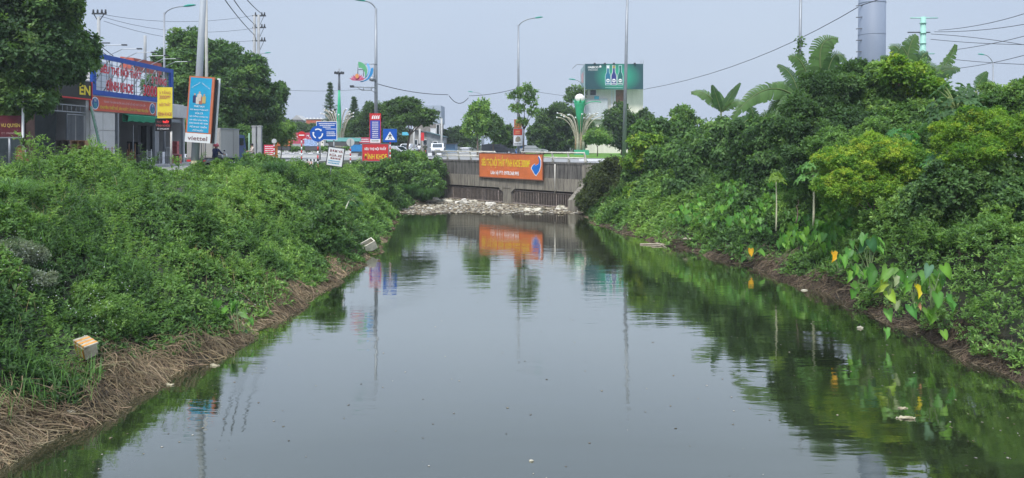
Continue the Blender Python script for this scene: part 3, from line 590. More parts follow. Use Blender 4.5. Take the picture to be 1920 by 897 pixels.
tree('vine_covered_tree', 'lowest hanging curtain of vines just left of the taro patch', 'tree', base_at(1420, 42), [lob(1425, 275, 44, 55, 55), lob(1450, 335, 42, 55, 50), lob(1415, 395, 40, 38, 34)], .18, .13, trunk_r=.12, group=G_R, cover=3.0, tint=.17, tvar=.2, droop=.9, low=-.9)
tree('thin_leafy_tree', 'thin open-crowned tree against the sky left of the small banana plant', 'tree', base_at(1285, 62), [lob(1280, 222, 62, 24, 26), lob(1262, 250, 62, 20, 20), lob(1300, 245, 62, 24, 22)], .22, .12, trunk_r=.09, group=G_R, cover=1.3, tint=.55, fill=.5)
tree('broadleaf_tree', 'tall dark glossy tree left of the grey pillar on the right bank', 'tree', base_at(1560, 37), [lob(1560, 190, 38, 62, 58), lob(1510, 245, 37, 62, 60), lob(1600, 165, 39, 50, 40), lob(1585, 255, 36, 70, 60), lob(1530, 310, 35, 55, 42)], .17, .08, trunk_r=.14, group=G_R, cover=2.8, tint=.33, tvar=.2, pal=DARK*1.25, low=-.9)
tree('broadleaf_tree', 'tall tree with yellow-green top directly right of the grey pillar', 'tree', base_at(1690, 36), [lob(1690, 165, 37, 56, 54), lob(1650, 210, 37, 50, 44), lob(1735, 190, 37, 52, 48), lob(1700, 235, 35, 66, 45)], .15, .09, trunk_r=.13, group=G_R, cover=2.6, tint=.55, tvar=.32, low=-.9)
tree('creeper_covered_stump', 'bright yellow-green creeper heap on top of the tree right of the pillar', 'creeper', W(1685, 150, 35.5), [lob(1685, 138, 35.5, 30, 30), lob(1727, 165, 35.5, 30, 24)], .14, .11, trunk_r=.05, cover=2.2, tint=.4, pal=YEL*.8, group=None)
tree('flowering_bush', 'wide yellow-green bush in the middle of the right bank', 'bush', base_at(1640, 29), [lob(1600, 315, 30, 56, 44), lob(1660, 300, 30, 66, 42), lob(1710, 330, 29, 46, 40), lob(1575, 360, 29, 40, 34), lob(1650, 355, 29, 50, 34)], .085, .04, trunk_r=.06, group=G_R, cover=1.9, tint=.45, tvar=.3, pal=YEL*.85, sub=18)
tree('leafy_bush', 'mid green bush between the dark tree and the yellow-green bush', 'bush', base_at(1600, 33), [lob(1570, 290, 33, 50, 40), lob(1640, 268, 33, 52, 36), lob(1720, 275, 32, 46, 34)], .13, .06, trunk_r=.06, group=G_R, cover=2.4, tint=.5)
tree('fine_leaved_bush', 'yellowish feathery bush at the right edge below the big papaya crown', 'bush', base_at(1870, 25), [lob(1800, 262, 26, 46, 34), lob(1850, 245, 26, 56, 40), lob(1905, 265, 25, 50, 44), lob(1830, 300, 25, 50, 34)], .085, .035, trunk_r=.06, group=G_R, cover=2.1, tint=.25, tvar=.25, pal=YEL*.8, sub=14)
tree('dark_leaved_bush', 'dark large-leaved shrub in front of the feathery yellow bush', 'bush', base_at(1800, 24.5), [lob(1790, 350, 25, 62, 46), lob(1845, 330, 25, 55, 44), lob(1880, 385, 24, 50, 44), lob(1740, 390, 25.5, 46, 36)], .12, .085, trunk_r=.06, group=G_R, cover=2.6, tint=.55, pal=DARK*1.3)
tree('leafy_bush', 'bush cut by the right edge of the picture high above the canal', 'bush', base_at(1930, 27), [lob(1890, 200, 29, 55, 36), lob(1945, 215, 28, 60, 50), lob(1835, 215, 30, 40, 30)], .13, .06, trunk_r=.07, group=G_R, cover=2.4, tint=.5, tvar=.25)
tree('low_bush', 'greyish low bush at the right end of the bridge wall', 'bush', base_at(1135, 60), [lob(1130, 350, 60, 38, 42), lob(1155, 320, 61, 34, 24), lob(1108, 378, 59.5, 26, 24), lob(1160, 385, 57, 30, 32)], .2, .1, trunk_r=.06, group=G_R, cover=2.6, tint=.35, pal=np.array([(.045, .06, .025), (.065, .09, .032), (.09, .12, .04), (.12, .16, .05)]))
tree('creeper_covered_stump', 'bright creeper with lime leaves on the canal side of the first vine tree', 'creeper', base_at(1200, 55), [lob(1198, 300, 55, 24, 32), lob(1195, 380, 53, 26, 34), lob(1212, 270, 55, 26, 18)], .2, .15, trunk_r=.04, cover=2.0, tint=.35, droop=.6, pal=YEL*.75)
tree('vine_heap', 'vine heap on the lower slope beneath the first vine tree', 'bush', base_at(1180, 54), [lob(1185, 400, 52, 40, 26), lob(1240, 415, 50, 44, 24), lob(1300, 425, 46, 44, 22)], .2, .09, trunk_r=.05, cover=2.2, tint=.35, low=-.5, group=G_R)

# ------------------------------------------------------------------ left side trees and bushes
tree('broadleaf_tree', 'big dark tree at the left edge overhanging the shop fronts', 'tree', (-27.5, 35.5, ROAD), [lob(20, 40, 36, 95, 75), lob(70, 100, 36, 90, 75), lob(0, 150, 35, 75, 60), lob(110, 45, 37, 38, 38), lob(55, 190, 35, 50, 32), lob(112, 130, 37, 36, 34), lob(80, 10, 36, 60, 50), lob(-80, 80, 36, 110, 110), lob(15, 205, 35, 40, 26)], .2, .12, trunk_r=.28, cover=2.4, tint=.42, tvar=.3, pal=DARK*1.35, barkm=bark_d, tilt=(.7, 1.5), bumps=22)
tree('broadleaf_tree', 'taller of the two round dark trees behind the box truck', 'tree', (-30, 74, ROAD), [lob(360, 125, 74, 56, 56), lob(410, 140, 74, 58, 55), lob(340, 175, 72, 55, 60), lob(395, 205, 72, 60, 55), lob(358, 88, 74, 26, 26)], .36, .2, trunk_r=.3, cover=2.5, tint=.45, tvar=.25, pal=DARK*1.45, barkm=bark_d, group='dark trees behind the truck')
tree('broadleaf_tree', 'right-hand round dark tree behind the truck, beside the blue sign', 'tree', (-25, 76, ROAD), [lob(460, 150, 76, 45, 42), lob(485, 190, 76, 42, 42), lob(440, 210, 75, 55, 50), lob(500, 215, 77, 26, 26), lob(430, 120, 76, 34, 26)], .36, .2, trunk_r=.28, cover=2.5, tint=.42, tvar=.25, pal=DARK*1.45, barkm=bark_d, group='dark trees behind the truck')
tree('bush', 'bush filling the foot of the dark trees beside the truck', 'bush', (-29, 68, ROAD), [lob(455, 268, 70, 30, 22), lob(350, 260, 66, 60, 40)], .3, .15, trunk_r=.1, cover=2.2, tint=.4, pal=DARK*1.4)
tree('young_tree', 'fresh green young tree left of the red mural', 'tree', W(502, 298, 80), [lob(508, 248, 80, 22, 20), lob(498, 262, 80, 20, 18)], .3, .15, trunk_r=.06, cover=1.8, tint=.8, group='young trees by the mural')
tree('young_tree', 'young tree with slim dark trunk just left of the mural end', 'tree', W(525, 300, 82), [lob(532, 245, 82, 20, 16), lob(520, 255, 82, 18, 15), lob(538, 262, 82, 16, 13)], .3, .14, trunk_r=.06, cover=1.5, tint=.7, group='young trees by the mural')
tree('overhanging_bush', 'dark broad-leaved shrub overhanging the litter at the left of the bridge', 'bush', base_at(715, 63), [lob(712, 330, 63, 24, 22), lob(735, 325, 63, 18, 24), lob(700, 355, 60, 24, 18)], .3, .15, trunk_r=.06, cover=2.3, tint=.3)
tree('overhanging_bush', 'leafy shrub covering the left end of the bridge wall', 'bush', base_at(800, 74), [lob(790, 324, 75, 32, 16), lob(822, 318, 77, 13, 18), lob(765, 330, 73, 26, 24), lob(800, 350, 72, 26, 20)], .3, .16, trunk_r=.06, cover=2.6, tint=.35, droop=.3)
tree('castor_plant', 'dark castor bush at the waterline left of the tipped foam box', 'bush', base_at(605, 35), [lob(612, 420, 35, 26, 34), lob(600, 455, 34, 30, 26)], .24, .13, trunk_r=.04, cover=2.0, tint=.25)
tree('feathery_shrub', 'dark feathery shrub in the middle of the left bank', 'bush', base_at(470, 27), [lob(375, 430, 26, 30, 24), lob(365, 455, 25.5, 26, 18)], .2, .06, trunk_r=.03, cover=1.6, tint=.15)
tree('white_flowered_bush', 'weed bush dotted with tiny white flowers behind the taped box', 'bush', base_at(190, 18.5), [lob(175, 575, 19, 46, 36), lob(215, 600, 18.6, 40, 36)], .085, .03, trunk_r=.02, cover=1.4, tint=.6)
tree('pale_leaved_bush', 'grey-green pale shrub at the left edge of the picture', 'bush', base_at(40, 18), [lob(30, 480, 18.5, 36, 34), lob(60, 530, 18, 30, 26)], .07, .022, trunk_r=.02, cover=1.3, tint=.6, pal=np.array([(.07, .12, .06), (.12, .17, .10), (.2, .24, .17), (.3, .33, .27)]))
# white flower dots
pf = []
for px, py, d, r, n_ in [(60, 540, 17.3, 60, 60), (200, 570, 18.2, 60, 50), (30, 480, 17.8, 40, 50), (460, 560, 22, 40, 25), (300, 450, 24, 90, 25), (1800, 520, 20.3, 90, 25), (170, 590, 17.8, 50, 40), (40, 280, 29, 40, 12)]:
    a = RNG.normal(0, .5, (n_, 3))*r*d/F; pf.append(np.array(W(px, py, d))+a)
P = np.concatenate(pf); v, f, c = blobs(P, RNG.uniform(.010, .02, len(P)), np.full((len(P), 3), .75), .8); tag(np_mesh('tiny_flowers', v, f, TR, cols=c), kind='stuff', label='tiny white flower heads scattered among the weeds')

def grass(name, label, c, n_, ln, spread, w=.02, col=(.07, .15, .04), seed=0, lean=(0, 0)):
    rg = np.random.default_rng(seed); K = 6; c = np.array(c); th = rg.uniform(0, 6.3, n_); r0 = rg.random(n_)**.5*spread*.35
    base = c+np.stack([np.cos(th)*r0, np.sin(th)*r0, r0*0], 1); L = rg.uniform(.6, 1.1, n_)*ln; out = rg.uniform(.25, 1.0, n_)*spread; t = np.linspace(0, 1, K)[None]
    x = base[:, :1]+np.cos(th)[:, None]*out[:, None]*t**1.6+lean[0]*t; y = base[:, 1:2]+np.sin(th)[:, None]*out[:, None]*t**1.6+lean[1]*t
    z = base[:, 2:]+L[:, None]*(t-.62*t**3*rg.uniform(.5, 1.3, (n_, 1))); P = np.stack([x, y, z], -1); sd = np.stack([-np.sin(th), np.cos(th), th*0], 1)[:, None]*(w*(1-t*.9))[..., None]
    V = np.stack([P-sd, P+sd], 2).reshape(-1, 3); b = (np.arange(n_)*K*2)[:, None]; k = (np.arange(K-1)*2)[None]
    Fc = np.stack([b+k, b+k+1, b+k+3, b+k+2], -1).reshape(-1, 4); cc = np.array(col)[None]*rg.uniform(.6, 1.5, (n_, 1))
    o = thing(name, label, 'grass clump', tuple(c)); np_mesh('grass_blades', V, Fc, LEAF, o, cols=np.repeat(cc, K*2, 0))['kind'] = 'stuff'; return o
pz = lambda px, d, up=0: Vector(base_at(px, d))+Vector((0, 0, up))
grass('grass_clump', 'tall arching grass clump in front of the low hedge on the left bank', pz(515, 43, .55), 500, 1.5, 1.1, .025, (.055, .125, .045), 1)
grass('grass_clump', 'second arching grass clump left of the tall one by the hedge', pz(440, 43, .55), 350, 1.2, 1.1, .025, (.055, .13, .04), 2)
grass('grass_clump', 'long-bladed grass clump at the left edge of the picture', pz(25, 23, .7), 320, 1.2, 1.0, .018, (.10, .2, .06), 3)
grass('grass_clump', 'grass clump on the bank left of the bridge wall above the litter', pz(800, 70, 1.2), 600, 1.9, 1.6, .04, (.07, .15, .05), 4)
grass('grass_clump', 'pale grass clump hanging by the waterline under the vine trees', pz(1190, 54, .4), 300, 1.0, 1.2, .03, (.12, .16, .07), 5)
grass('grass_clump', 'grass clump left of the grass beside the bridge abutment', pz(770, 71, .9), 400, 1.7, 1.5, .04, (.06, .14, .045), 6)
# seeded stalks standing above the weeds
for i, (px, d, h) in enumerate([(178, 29, 1.6), (60, 27, 1.2), (45, 28, 1.3), (75, 27, 1.4), (330, 33, .9)]):
    b = pz(px, d, .7); T = thing('weed_stalk', ['tall leafy weed shoot standing above the bank in front of the white wall', 'pale weed shoot at the far left below the maroon sign', 'bent weed shoot between the two pale ones at far left', 'white-tipped weed shoot below the arched headboard', 'sparse dry weed shoot at the edge of the pavement'][i], 'weed', b)
    MB().tube(bez([b-Vector((0, 0, .6)), b+Vector((.05, 0, h*.5)), b+Vector((random.uniform(-.3, .3), 0, h))], 5), [.015]*6, mat('stem', (.12, .17, .06), .7), 5).build('stem', T)
    M_ = 26; tt = RNG.random(M_)**.8; cc = np.array(b)+np.stack([RNG.normal(0, .12, M_), RNG.normal(0, .12, M_), tt*h], 1)
    v, f, c = leaf_arrays(*sprigs(cc, np.tile([0, 0, 1.], (M_, 1)), 6, .16, .05, ramp(np.full(M_, .75)))); np_mesh('leaves', v, f, LEAF, T, cols=c)

# ------------------------------------------------------------------ banana plants, papayas, taro
def banana_leaf(T, b, c, t, w, tear=.5, col=(.07, .15, .045), flip=0, label=None):
    """blade with a midrib along base-control-tip, torn into strips"""
    n_ = 26; pts = bez([b, c, t], n_); V, Fc, C = [], [], []
    vdir = Vector((0, -1, .35)).normalized()
    for i in range(n_):
        p0, p1 = pts[i], pts[i+1]; tg = (pts[i+1]-pts[max(i-1, 0)]).normalized(); sd = tg.cross(vdir).normalized(); nn = sd.cross(tg)
        f0 = (i+.5)/n_; wd = w*min(1, f0*4.5)*(1-max(0, f0-.55)/.45*.85)**.8
        for sgn in (-1, 1):
            g = random.uniform(.0, .32) if random.random() < tear else 0; ws = wd*random.uniform(.8, 1.05) if random.random() < tear else wd
            dr = random.uniform(.1, .5)*tear+.15; skew = tg*wd*.35
            o0 = p0+sd*sgn*ws+skew-Vector((0, 0, dr*ws))*1.0; o1 = p1+sd*sgn*ws+skew-Vector((0, 0, dr*ws)); m0 = p0+sd*sgn*ws*.5+skew*.4+nn*ws*.07; m1 = p1+sd*sgn*ws*.5+skew*.4+nn*ws*.07
            o0 = o0.lerp(o1, g); o1 = o1.lerp(o0, g*.5)
            k = len(V); V += [p0, p1, m0.lerp(m1, g*.3), m1, o0, o1]; Fc += [(k, k+1, k+3, k+2), (k+2, k+3, k+5, k+4)]
            s = random.uniform(.8, 1.25); C += [tuple(q*s for q in col)]*6
    r = .025*w/.35
    for i, p in enumerate(pts):
        k = len(V); q = r*(1.4-i/n_)
        V += [p+Vector((0, -q, -q)), p+Vector((q, -q, q*.5)), p+Vector((-q, q, q*.5))]; C += [(.16, .22, .08)]*3
        if i: Fc += [(k-3+j, k-3+(j+1) % 3, k+(j+1) % 3, k+j) for j in range(3)]
    o = np_mesh('leaf', [tuple(q) for q in V], Fc, BLADE, T, cols=C)
    if label: o['label'] = label
def banana(label, base, heart, leaves, r=.13):
    T = thing('banana_plant', label, 'banana plant', base, 'banana plants on the right bank'); H = Vector(heart)
    MB().tube(bez([Vector(base)-Vector((0, 0, .2)), Vector(base).lerp(H, .5), H], 6), [r, r*.95, r*.9, r*.8, r*.7, r*.6, r*.4], mat('banana_stem', (.13, .15, .06), .6, .3, 3, streak=1), 10).build('pseudostem', T)
    for (px, py, dd, cx, cy, w, te) in leaves:
        d = H.y; tpt = W(px, py, d+dd); cpt = W(cx, cy, d+dd*.5); banana_leaf(T, H, cpt, tpt, w, te, col=random.choice([(.055, .125, .03), (.045, .105, .03), (.075, .15, .04)]))
banana('small banana plant against the sky above the vine trees', base_at(1352, 52), W(1352, 212, 52), [(1296, 174, .5, 1330, 165, .42, .5), (1335, 160, -.3, 1342, 175, .32, .1), (1347, 172, .6, 1352, 188, .34, .05), (1388, 156, 0, 1368, 180, .3, .3), (1400, 200, -1, 1378, 178, .35, .5)])
banana('banana plant with one long leaf drooping to the left over the vines', base_at(1505, 42), W(1500, 190, 42), [(1372, 222, -.5, 1440, 130, .55, .35), (1452, 250, -1.2, 1480, 160, .5, .6), (1458, 122, .6, 1488, 130, .42, .9), (1448, 158, .4, 1475, 150, .4, .9), (1522, 205, 1, 1520, 120, .4, .8), (1440, 220, 0, 1462, 165, .42, .4), (1484, 290, -1, 1490, 180, .45, .7)], .16)
banana('banana plant with torn upright leaf left of the grey pillar', base_at(1548, 41), W(1545, 170, 41), [(1571, 74, 0, 1520, 60, .62, .45), (1588, 118, -.5, 1560, 70, .45, .8), (1505, 150, .5, 1535, 110, .4, .8), (1520, 128, .5, 1530, 120, .35, .9)])
banana('banana plant with the highest torn leaf beside the green pylon', base_at(1692, 39), W(1697, 150, 39), [(1718, 66, 0, 1700, 80, .5, .7), (1668, 92, 0, 1688, 70, .5, .6), (1650, 108, -.5, 1675, 100, .35, .9), (1722, 108, .5, 1716, 85, .4, .7)])
banana('banana plant with a long leaf reaching right in front of the pylon', base_at(1728, 36), W(1722, 165, 38), [(1792, 84, 0, 1775, 135, .36, .8), (1800, 130, -.5, 1770, 120, .38, .6), (1760, 175, -1, 1752, 120, .42, .3), (1742, 160, .5, 1735, 130, .3, .5)])
banana('banana plant showing two small leaf ends right of the grey pillar', base_at(1640, 40), W(1650, 160, 40), [(1636, 112, 0, 1646, 130, .22, .2), (1622, 132, 0, 1636, 118, .25, .5), (1850, 130, 4, 1760, 110, .2, .2)][:2])
banana('banana plant with short leaf tip above the big papaya crown', base_at(1840, 32), W(1830, 170, 32), [(1851, 135, 0, 1835, 150, .25, .3), (1866, 160, 0, 1850, 148, .25, .6)])

banana('banana plant with ragged leaves standing between the drooping one and the pillar', base_at(1530, 43), W(1522, 175, 43), [(1478, 108, 0, 1505, 95, .5, .9), (1540, 86, .3, 1528, 110, .5, .8), (1560, 112, .4, 1545, 100, .5, .9), (1495, 190, -1, 1500, 140, .5, .8), (1470, 190, -.6, 1490, 150, .45, .7), (1550, 200, -1, 1548, 130, .5, .8)], .14)
banana('banana plant with hanging leaves low between the vine trees', base_at(1425, 45), W(1420, 235, 45), [(1385, 262, -1, 1395, 205, .5, .6), (1440, 290, -1.4, 1445, 210, .5, .6), (1405, 200, 0, 1410, 205, .4, .7), (1462, 225, 0, 1445, 195, .45, .8)], .12)
banana('banana plant with broad torn leaves above the tree right of the pillar', base_at(1715, 39), W(1712, 140, 39), [(1690, 88, 0, 1700, 95, .5, .8), (1740, 100, 0, 1730, 95, .45, .8), (1668, 128, -.5, 1685, 105, .45, .8), (1765, 140, -.5, 1745, 110, .45, .9)], .12)
def papaya_leaf(r, nl=7):
    """star-shaped palmate leaf in the local xy plane, its stalk joint at the origin"""
    V = [(0, 0, 0)]; Fc = []
    for i in range(nl):
        a = -2.3+4.6*i/(nl-1); ln = r*(1-.25*abs(a)/2.3); c_, s_ = math.sin(a), math.cos(a)
        def q(u, v, z=0): return (c_*u+s_*v, s_*u-c_*v, z)
        k = len(V); V += [q(ln*.35, ln*.10), q(ln*.5, ln*.22, -.03*r), q(ln*.62, ln*.09), q(ln*.8, ln*.15, -.08*r), q(ln, 0, -.18*r), q(ln*.8, -ln*.15, -.08*r), q(ln*.62, -ln*.09), q(ln*.5, -ln*.22, -.03*r), q(ln*.35, -ln*.10), q(ln*.7, 0, .05*r)]
        c0 = k+9; Fc += [(0, k, c0), (k, k+1, c0), (k+1, k+2, c0), (k+2, k+3, c0), (k+3, k+4, c0), (k+4, k+5, c0), (k+5, k+6, c0), (k+6, k+7, c0), (k+7, k+8, c0), (k+8, 0, c0)]
    return np.array(V), np.array(Fc)
def papaya(label, base, top, nleaf, pet, r, col, trunk=.05, spread=(.2, 1.3), seed=0):
    rg = random.Random(seed); T = thing('papaya_plant', label, 'papaya', base, 'papaya plants on the right bank'); H = Vector(top)
    MB().tube(bez([Vector(base)-Vector((0, 0, .2)), Vector(base).lerp(H, .5)+Vector((.05, 0, 0)), H], 6), [trunk*1.1, trunk, trunk, trunk*.9, trunk*.9, trunk*.8, trunk*.6], mat('papaya_stem', (.45, .45, .30), .7, .25, 6, bump=.3), 8).build('trunk', T)
    pm = mat('petiole', (.22, .28, .10), .6)
    for i in range(nleaf):
        a = i*2.4+rg.uniform(-.3, .3); el = rg.uniform(*spread); dr = Vector((math.cos(a)*math.cos(el), math.sin(a)*math.cos(el), math.sin(el))); p1 = H-Vector((0, 0, rg.uniform(0, .15)))+dr*pet*rg.uniform(.7, 1.1); p1.z -= pet*.12
        MB().tube(bez([H-Vector((0, 0, .05)), H+dr*pet*.5+Vector((0, 0, .06)), p1], 5), [.012*pet/.6]*6, pm, 5).build('petiole', T)
        V, Fc = papaya_leaf(r*rg.uniform(.8, 1.15)); out = Vector((dr.x, dr.y, -.35-.4*rg.random())).normalized(); z = Vector((0, 0, 1))+Vector((rg.uniform(-.3, .3), rg.uniform(-.3, .3), 0)); xx = out.cross(z).normalized(); zz = xx.cross(out)
        M = np.array([[xx.x, out.x, zz.x], [xx.y, out.y, zz.y], [xx.z, out.z, zz.z]]); s = rg.uniform(.75, 1.3)
        np_mesh('leaf', V @ M.T+np.array(p1), Fc, LEAF, T, cols=np.tile(np.array(col)*s, (len(V), 1)))
papaya('slim papaya plant with a tiny yellow-green top, left of the taller one', W(1455, 425, 34), W(1455, 335, 34), 12, .34, .26, (.20, .32, .05), .035, (.1, 1.2), 1)
papaya('slim papaya plant with drooping leaves in front of the dark hollow', W(1525, 415, 33), W(1525, 322, 33), 20, .6, .42, (.13, .28, .07), .05, (-.4, 1.2), 2)
papaya('large papaya with wide pale-stalked crown under the street lamp', W(1795, 300, 29), W(1795, 205, 29), 40, 1.15, .55, (.07, .15, .05), .11, (-.5, 1.2), 3)
papaya('second wide papaya crown right of the pale-stalked one', W(1862, 300, 30), W(1858, 205, 30), 26, .8, .42, (.075, .17, .05), .09, (-.3, 1.2), 4)
papaya('low bright papaya plant above the yellow-green bush', W(1690, 290, 31), W(1692, 262, 31), 14, .6, .38, (.08, .24, .06), .06, (-.1, 1.0), 5)
papaya('small lime papaya plant at the right end of the yellow-green bush', W(1745, 340, 28), W(1748, 305, 28), 12, .5, .33, (.12, .28, .05), .05, (-.1, 1.0), 6)
papaya('low papaya plant with deep green leaves left of the dark shrub', W(1800, 330, 26.5), W(1770, 300, 26.5), 14, .6, .36, (.06, .16, .05), .05, (-.1, 1.0), 7)
papaya('young papaya plant low on the left bank by the water', W(610, 470, 34), W(655, 375, 44), 12, .6, .35, (.05, .13, .04), .05, (-.2, .9), 8)
tree('dry_stick_plant', 'bare dry stick between the two slim papaya plants', 'dead stem', W(1493, 405, 33), [lob(1493, 372, 33, 4, 5)], .06, .03, trunk_r=.03, cover=.6, tint=.1)

HV = np.array([(0, 0, 0), (.17, .2, .05), (.37, .21, .05), (.47, .0, .14), (.43, -.32, .04), (.28, -.66, .06), (.03, -.98, -.24), (-.25, -.70, -.02), (-.42, -.36, .10), (-.48, -.03, .03), (-.38, .22, .12), (-.16, .2, .03), (0, -.3, -.07), (.01, -.68, -.13)], dtype=float)
HF = np.array([(0, 12, 2, 1), (12, 4, 3, 2), (12, 13, 5, 4), (13, 6, 5, 5), (0, 11, 10, 12), (12, 10, 9, 8), (12, 8, 7, 13), (13, 7, 6, 6)])
HF3 = np.array([(0, 12, 1), (1, 12, 2), (2, 12, 3), (3, 12, 4), (12, 13, 4), (4, 13, 5), (13, 6, 5), (0, 11, 12), (11, 10, 12), (10, 9, 12), (9, 8, 12), (12, 8, 13), (8, 7, 13), (13, 7, 6)])
def heart(M3, p, s): return (HV*np.array([.82, 1, 1])*s*np.array([random.uniform(.85, 1.1), 1, random.uniform(.8, 2.5)])) @ M3.T+np.array(p)
def face_mat(tipdir, nrm):
    y = -Vector(tipdir).normalized(); z = (Vector(nrm)-y*y.dot(Vector(nrm))).normalized(); x = y.cross(z); return np.array([[x.x, y.x, z.x], [x.y, y.y, z.y], [x.z, y.z, z.z]])
TAR = [(.07, .20, .03), (.10, .25, .035), (.14, .30, .04), (.06, .17, .03)]
def taro(label, group, px, py, d, leaves):
    """leaves: (px, py, size, tilt sideways, colour) as they stand"""
    b = pz(px, d) if py is None else W(px, py, d); T = thing('taro_plant', label, 'taro plant', b, group)
    for i, (lx, ly, s, ti, c, lb) in enumerate(leaves):
        p = W(lx, ly, d-random.uniform(-.12, .12)); ti += random.uniform(-.35, .35); M3 = face_mat((math.sin(ti)*1.0, random.uniform(-.9, -.1), -math.cos(ti)), (random.uniform(-.9, .9), -1, random.uniform(.2, 1.3)))
        MB().tube(bez([b, b.lerp(p, .5)+Vector((0, 0, .25*(p-b).length+.05)), p+Vector((0, .03, .02))], 6), [.016, .014, .013, .012, .01, .009, .008], mat('taro_stalk', (.16, .22, .09), .5), 6).build('stalk', T)
        V = heart(M3, p, s*.88); cc = np.tile(np.array(c), (len(V), 1)); cc[[0, 12, 13, 6]] *= 1.45; cc[[2, 3, 9, 10]] *= random.uniform(.7, 1.1)
        o = np_mesh('leaf', V, HF3, BLADE, T, cols=cc, smooth=True)
        if lb: o['label'] = lb
    for q in range(5 if len(leaves) > 1 else 0):
        lx, ly = random.choice(leaves)[:2]; p = W(lx+random.uniform(-20, 20), ly+random.uniform(-16, 22), d+random.uniform(0, .3)); M3 = face_mat((random.uniform(-1, 1), random.uniform(-1, 0), -.9), (random.uniform(-1, 1), -.8, random.uniform(.2, 1.4)))
        V = heart(M3, p, random.uniform(.24, .42)); cc = np.tile(np.array(r4())*random.uniform(.6, 1.0), (len(V), 1)); cc[[0, 12, 13, 6]] *= 1.4; np_mesh('leaf', V, HF3, BLADE, T, cols=cc, smooth=True)
        MB().tube(bez([b, b.lerp(p, .5)+Vector((0, 0, .2)), p+Vector((0, .03, .02))], 5), .009, mat('taro_stalk', (.16, .22, .09), .5), 5).build('stalk', T)
YO = (.62, .34, .02); YG = (.25, .34, .04); GY = (.25, .30, .16)
r4 = lambda: random.choice(TAR)
taro('taro plant with an orange-yellow leaf leftmost of the near row', None, 1572, 510, 24.5, [(1562, 474, .36, 0, YO, 'orange-yellow dying leaf'), (1580, 482, .42, .2, r4(), None), (1592, 470, .42, -.3, r4(), None), (1601, 500, .5, .25, r4(), None), (1590, 510, .42, -.1, r4(), None)])
taro('tallest taro plant with two upright leaves on long stalks', None, 1630, 520, 24, [(1616, 458, .42, -.5, (.05, .14, .06), None), (1632, 452, .46, .5, (.05, .15, .06), None), (1645, 462, .36, .8, r4(), None)])
taro('taro plant with a dark leaf drooping behind the pale plastic', None, 1632, 545, 22.5, [(1633, 512, .5, .05, r4(), None), (1622, 508, .3, -.4, r4(), None), (1600, 545, .32, 0, r4(), None)])
taro('taro plant with lime yellowing leaves in the middle of the row', None, 1668, 560, 21.5, [(1664, 505, .5, -.3, (.13, .26, .05), None), (1655, 530, .42, -.3, YG, 'yellowing leaf'), (1666, 548, .42, .3, (.2, .32, .03), 'lime yellow leaf'), (1685, 512, .38, .3, r4(), None), (1682, 566, .32, 0, GY, 'withered grey leaf'), (1678, 520, .3, .1, GY, None)])
taro('taro plant with the large yellow and orange leaf', None, 1712, 570, 21, [(1718, 537, .40, .1, (.50, .42, .02), 'large yellow leaf with orange rim'), (1703, 528, .38, 0, r4(), None), (1724, 512, .4, .6, (.12, .27, .06), None), (1708, 575, .4, 0, (.06, .2, .04), None), (1722, 570, .2, .2, (.4, .22, .12), 'small brown dead leaf')])
taro('rightmost taro plant of the row with broad glossy leaves', None, 1745, 580, 20.7, [(1750, 525, .5, .2, r4(), None), (1770, 500, .42, .5, r4(), None), (1742, 500, .4, -.6, (.10, .2, .12), None), (1757, 552, .44, .1, r4(), None), (1775, 560, .48, .5, (.08, .24, .05), None), (1742, 583, .46, .1, (.14, .3, .04), 'leaf with yellow-orange tip')])
taro('single small taro leaf standing in the water by the white scrap', None, 1660, 640, 21.2, [(1661, 618, .3, .1, (.10, .26, .05), None)])
taro('small taro leaf with yellow edge among the roots at lower right', None, 1768, 640, 18.6, [(1769, 622, .26, 0, (.14, .28, .04), None)])
taro('yellow taro leaf low in the far taro patch', None, 1407, 488, 34.5, [(1408, 468, .4, 0, YO, None), (1425, 470, .4, .4, r4(), None)])
taro('broad taro plant leaning over the roots of the left bank', None, 450, 640, 21.8, [(455, 585, .36, .7, (.10, .2, .05), None), (425, 580, .3, -.9, r4(), None), (440, 570, .3, .1, r4(), None), (458, 622, .26, .2, (.05, .14, .05), None), (470, 598, .26, .3, r4(), None), (412, 592, .26, -.6, r4(), None)])
taro('dark broad leaf at the left edge of the picture', None, -5, 620, 16.5, [(8, 600, .5, -.8, (.05, .13, .05), None), (-10, 590, .4, .4, r4(), None)])
# far taro patch: past picking apart
V, Fc, C = [], [], []
for i in range(1900):
    y = random.uniform(29, 44); s_ = random.uniform(1.0, 7.5); x = float(wrf(np.array([y]))[0])+s_; 
    if x > 21: continue
    z = gz(x, y)+random.uniform(.35, .95); M3 = face_mat((random.uniform(-.7, .5), random.uniform(-.9, 0), -1), (random.uniform(-.5, .3), -.8, random.uniform(.3, 1.2))); k = len(V)*14
    V.append(heart(M3, (x, y, z), random.uniform(.2, .38))); Fc.append(HF3+k); C.append(np.tile(np.array(r4())*random.uniform(.8, 1.5), (14, 1)))
tag(np_mesh('taro_patch', np.concatenate(V), np.concatenate(Fc), BLADE, cols=np.concatenate(C), smooth=True), kind='stuff', label='patch of bright taro leaves on the lower right bank under the papayas')

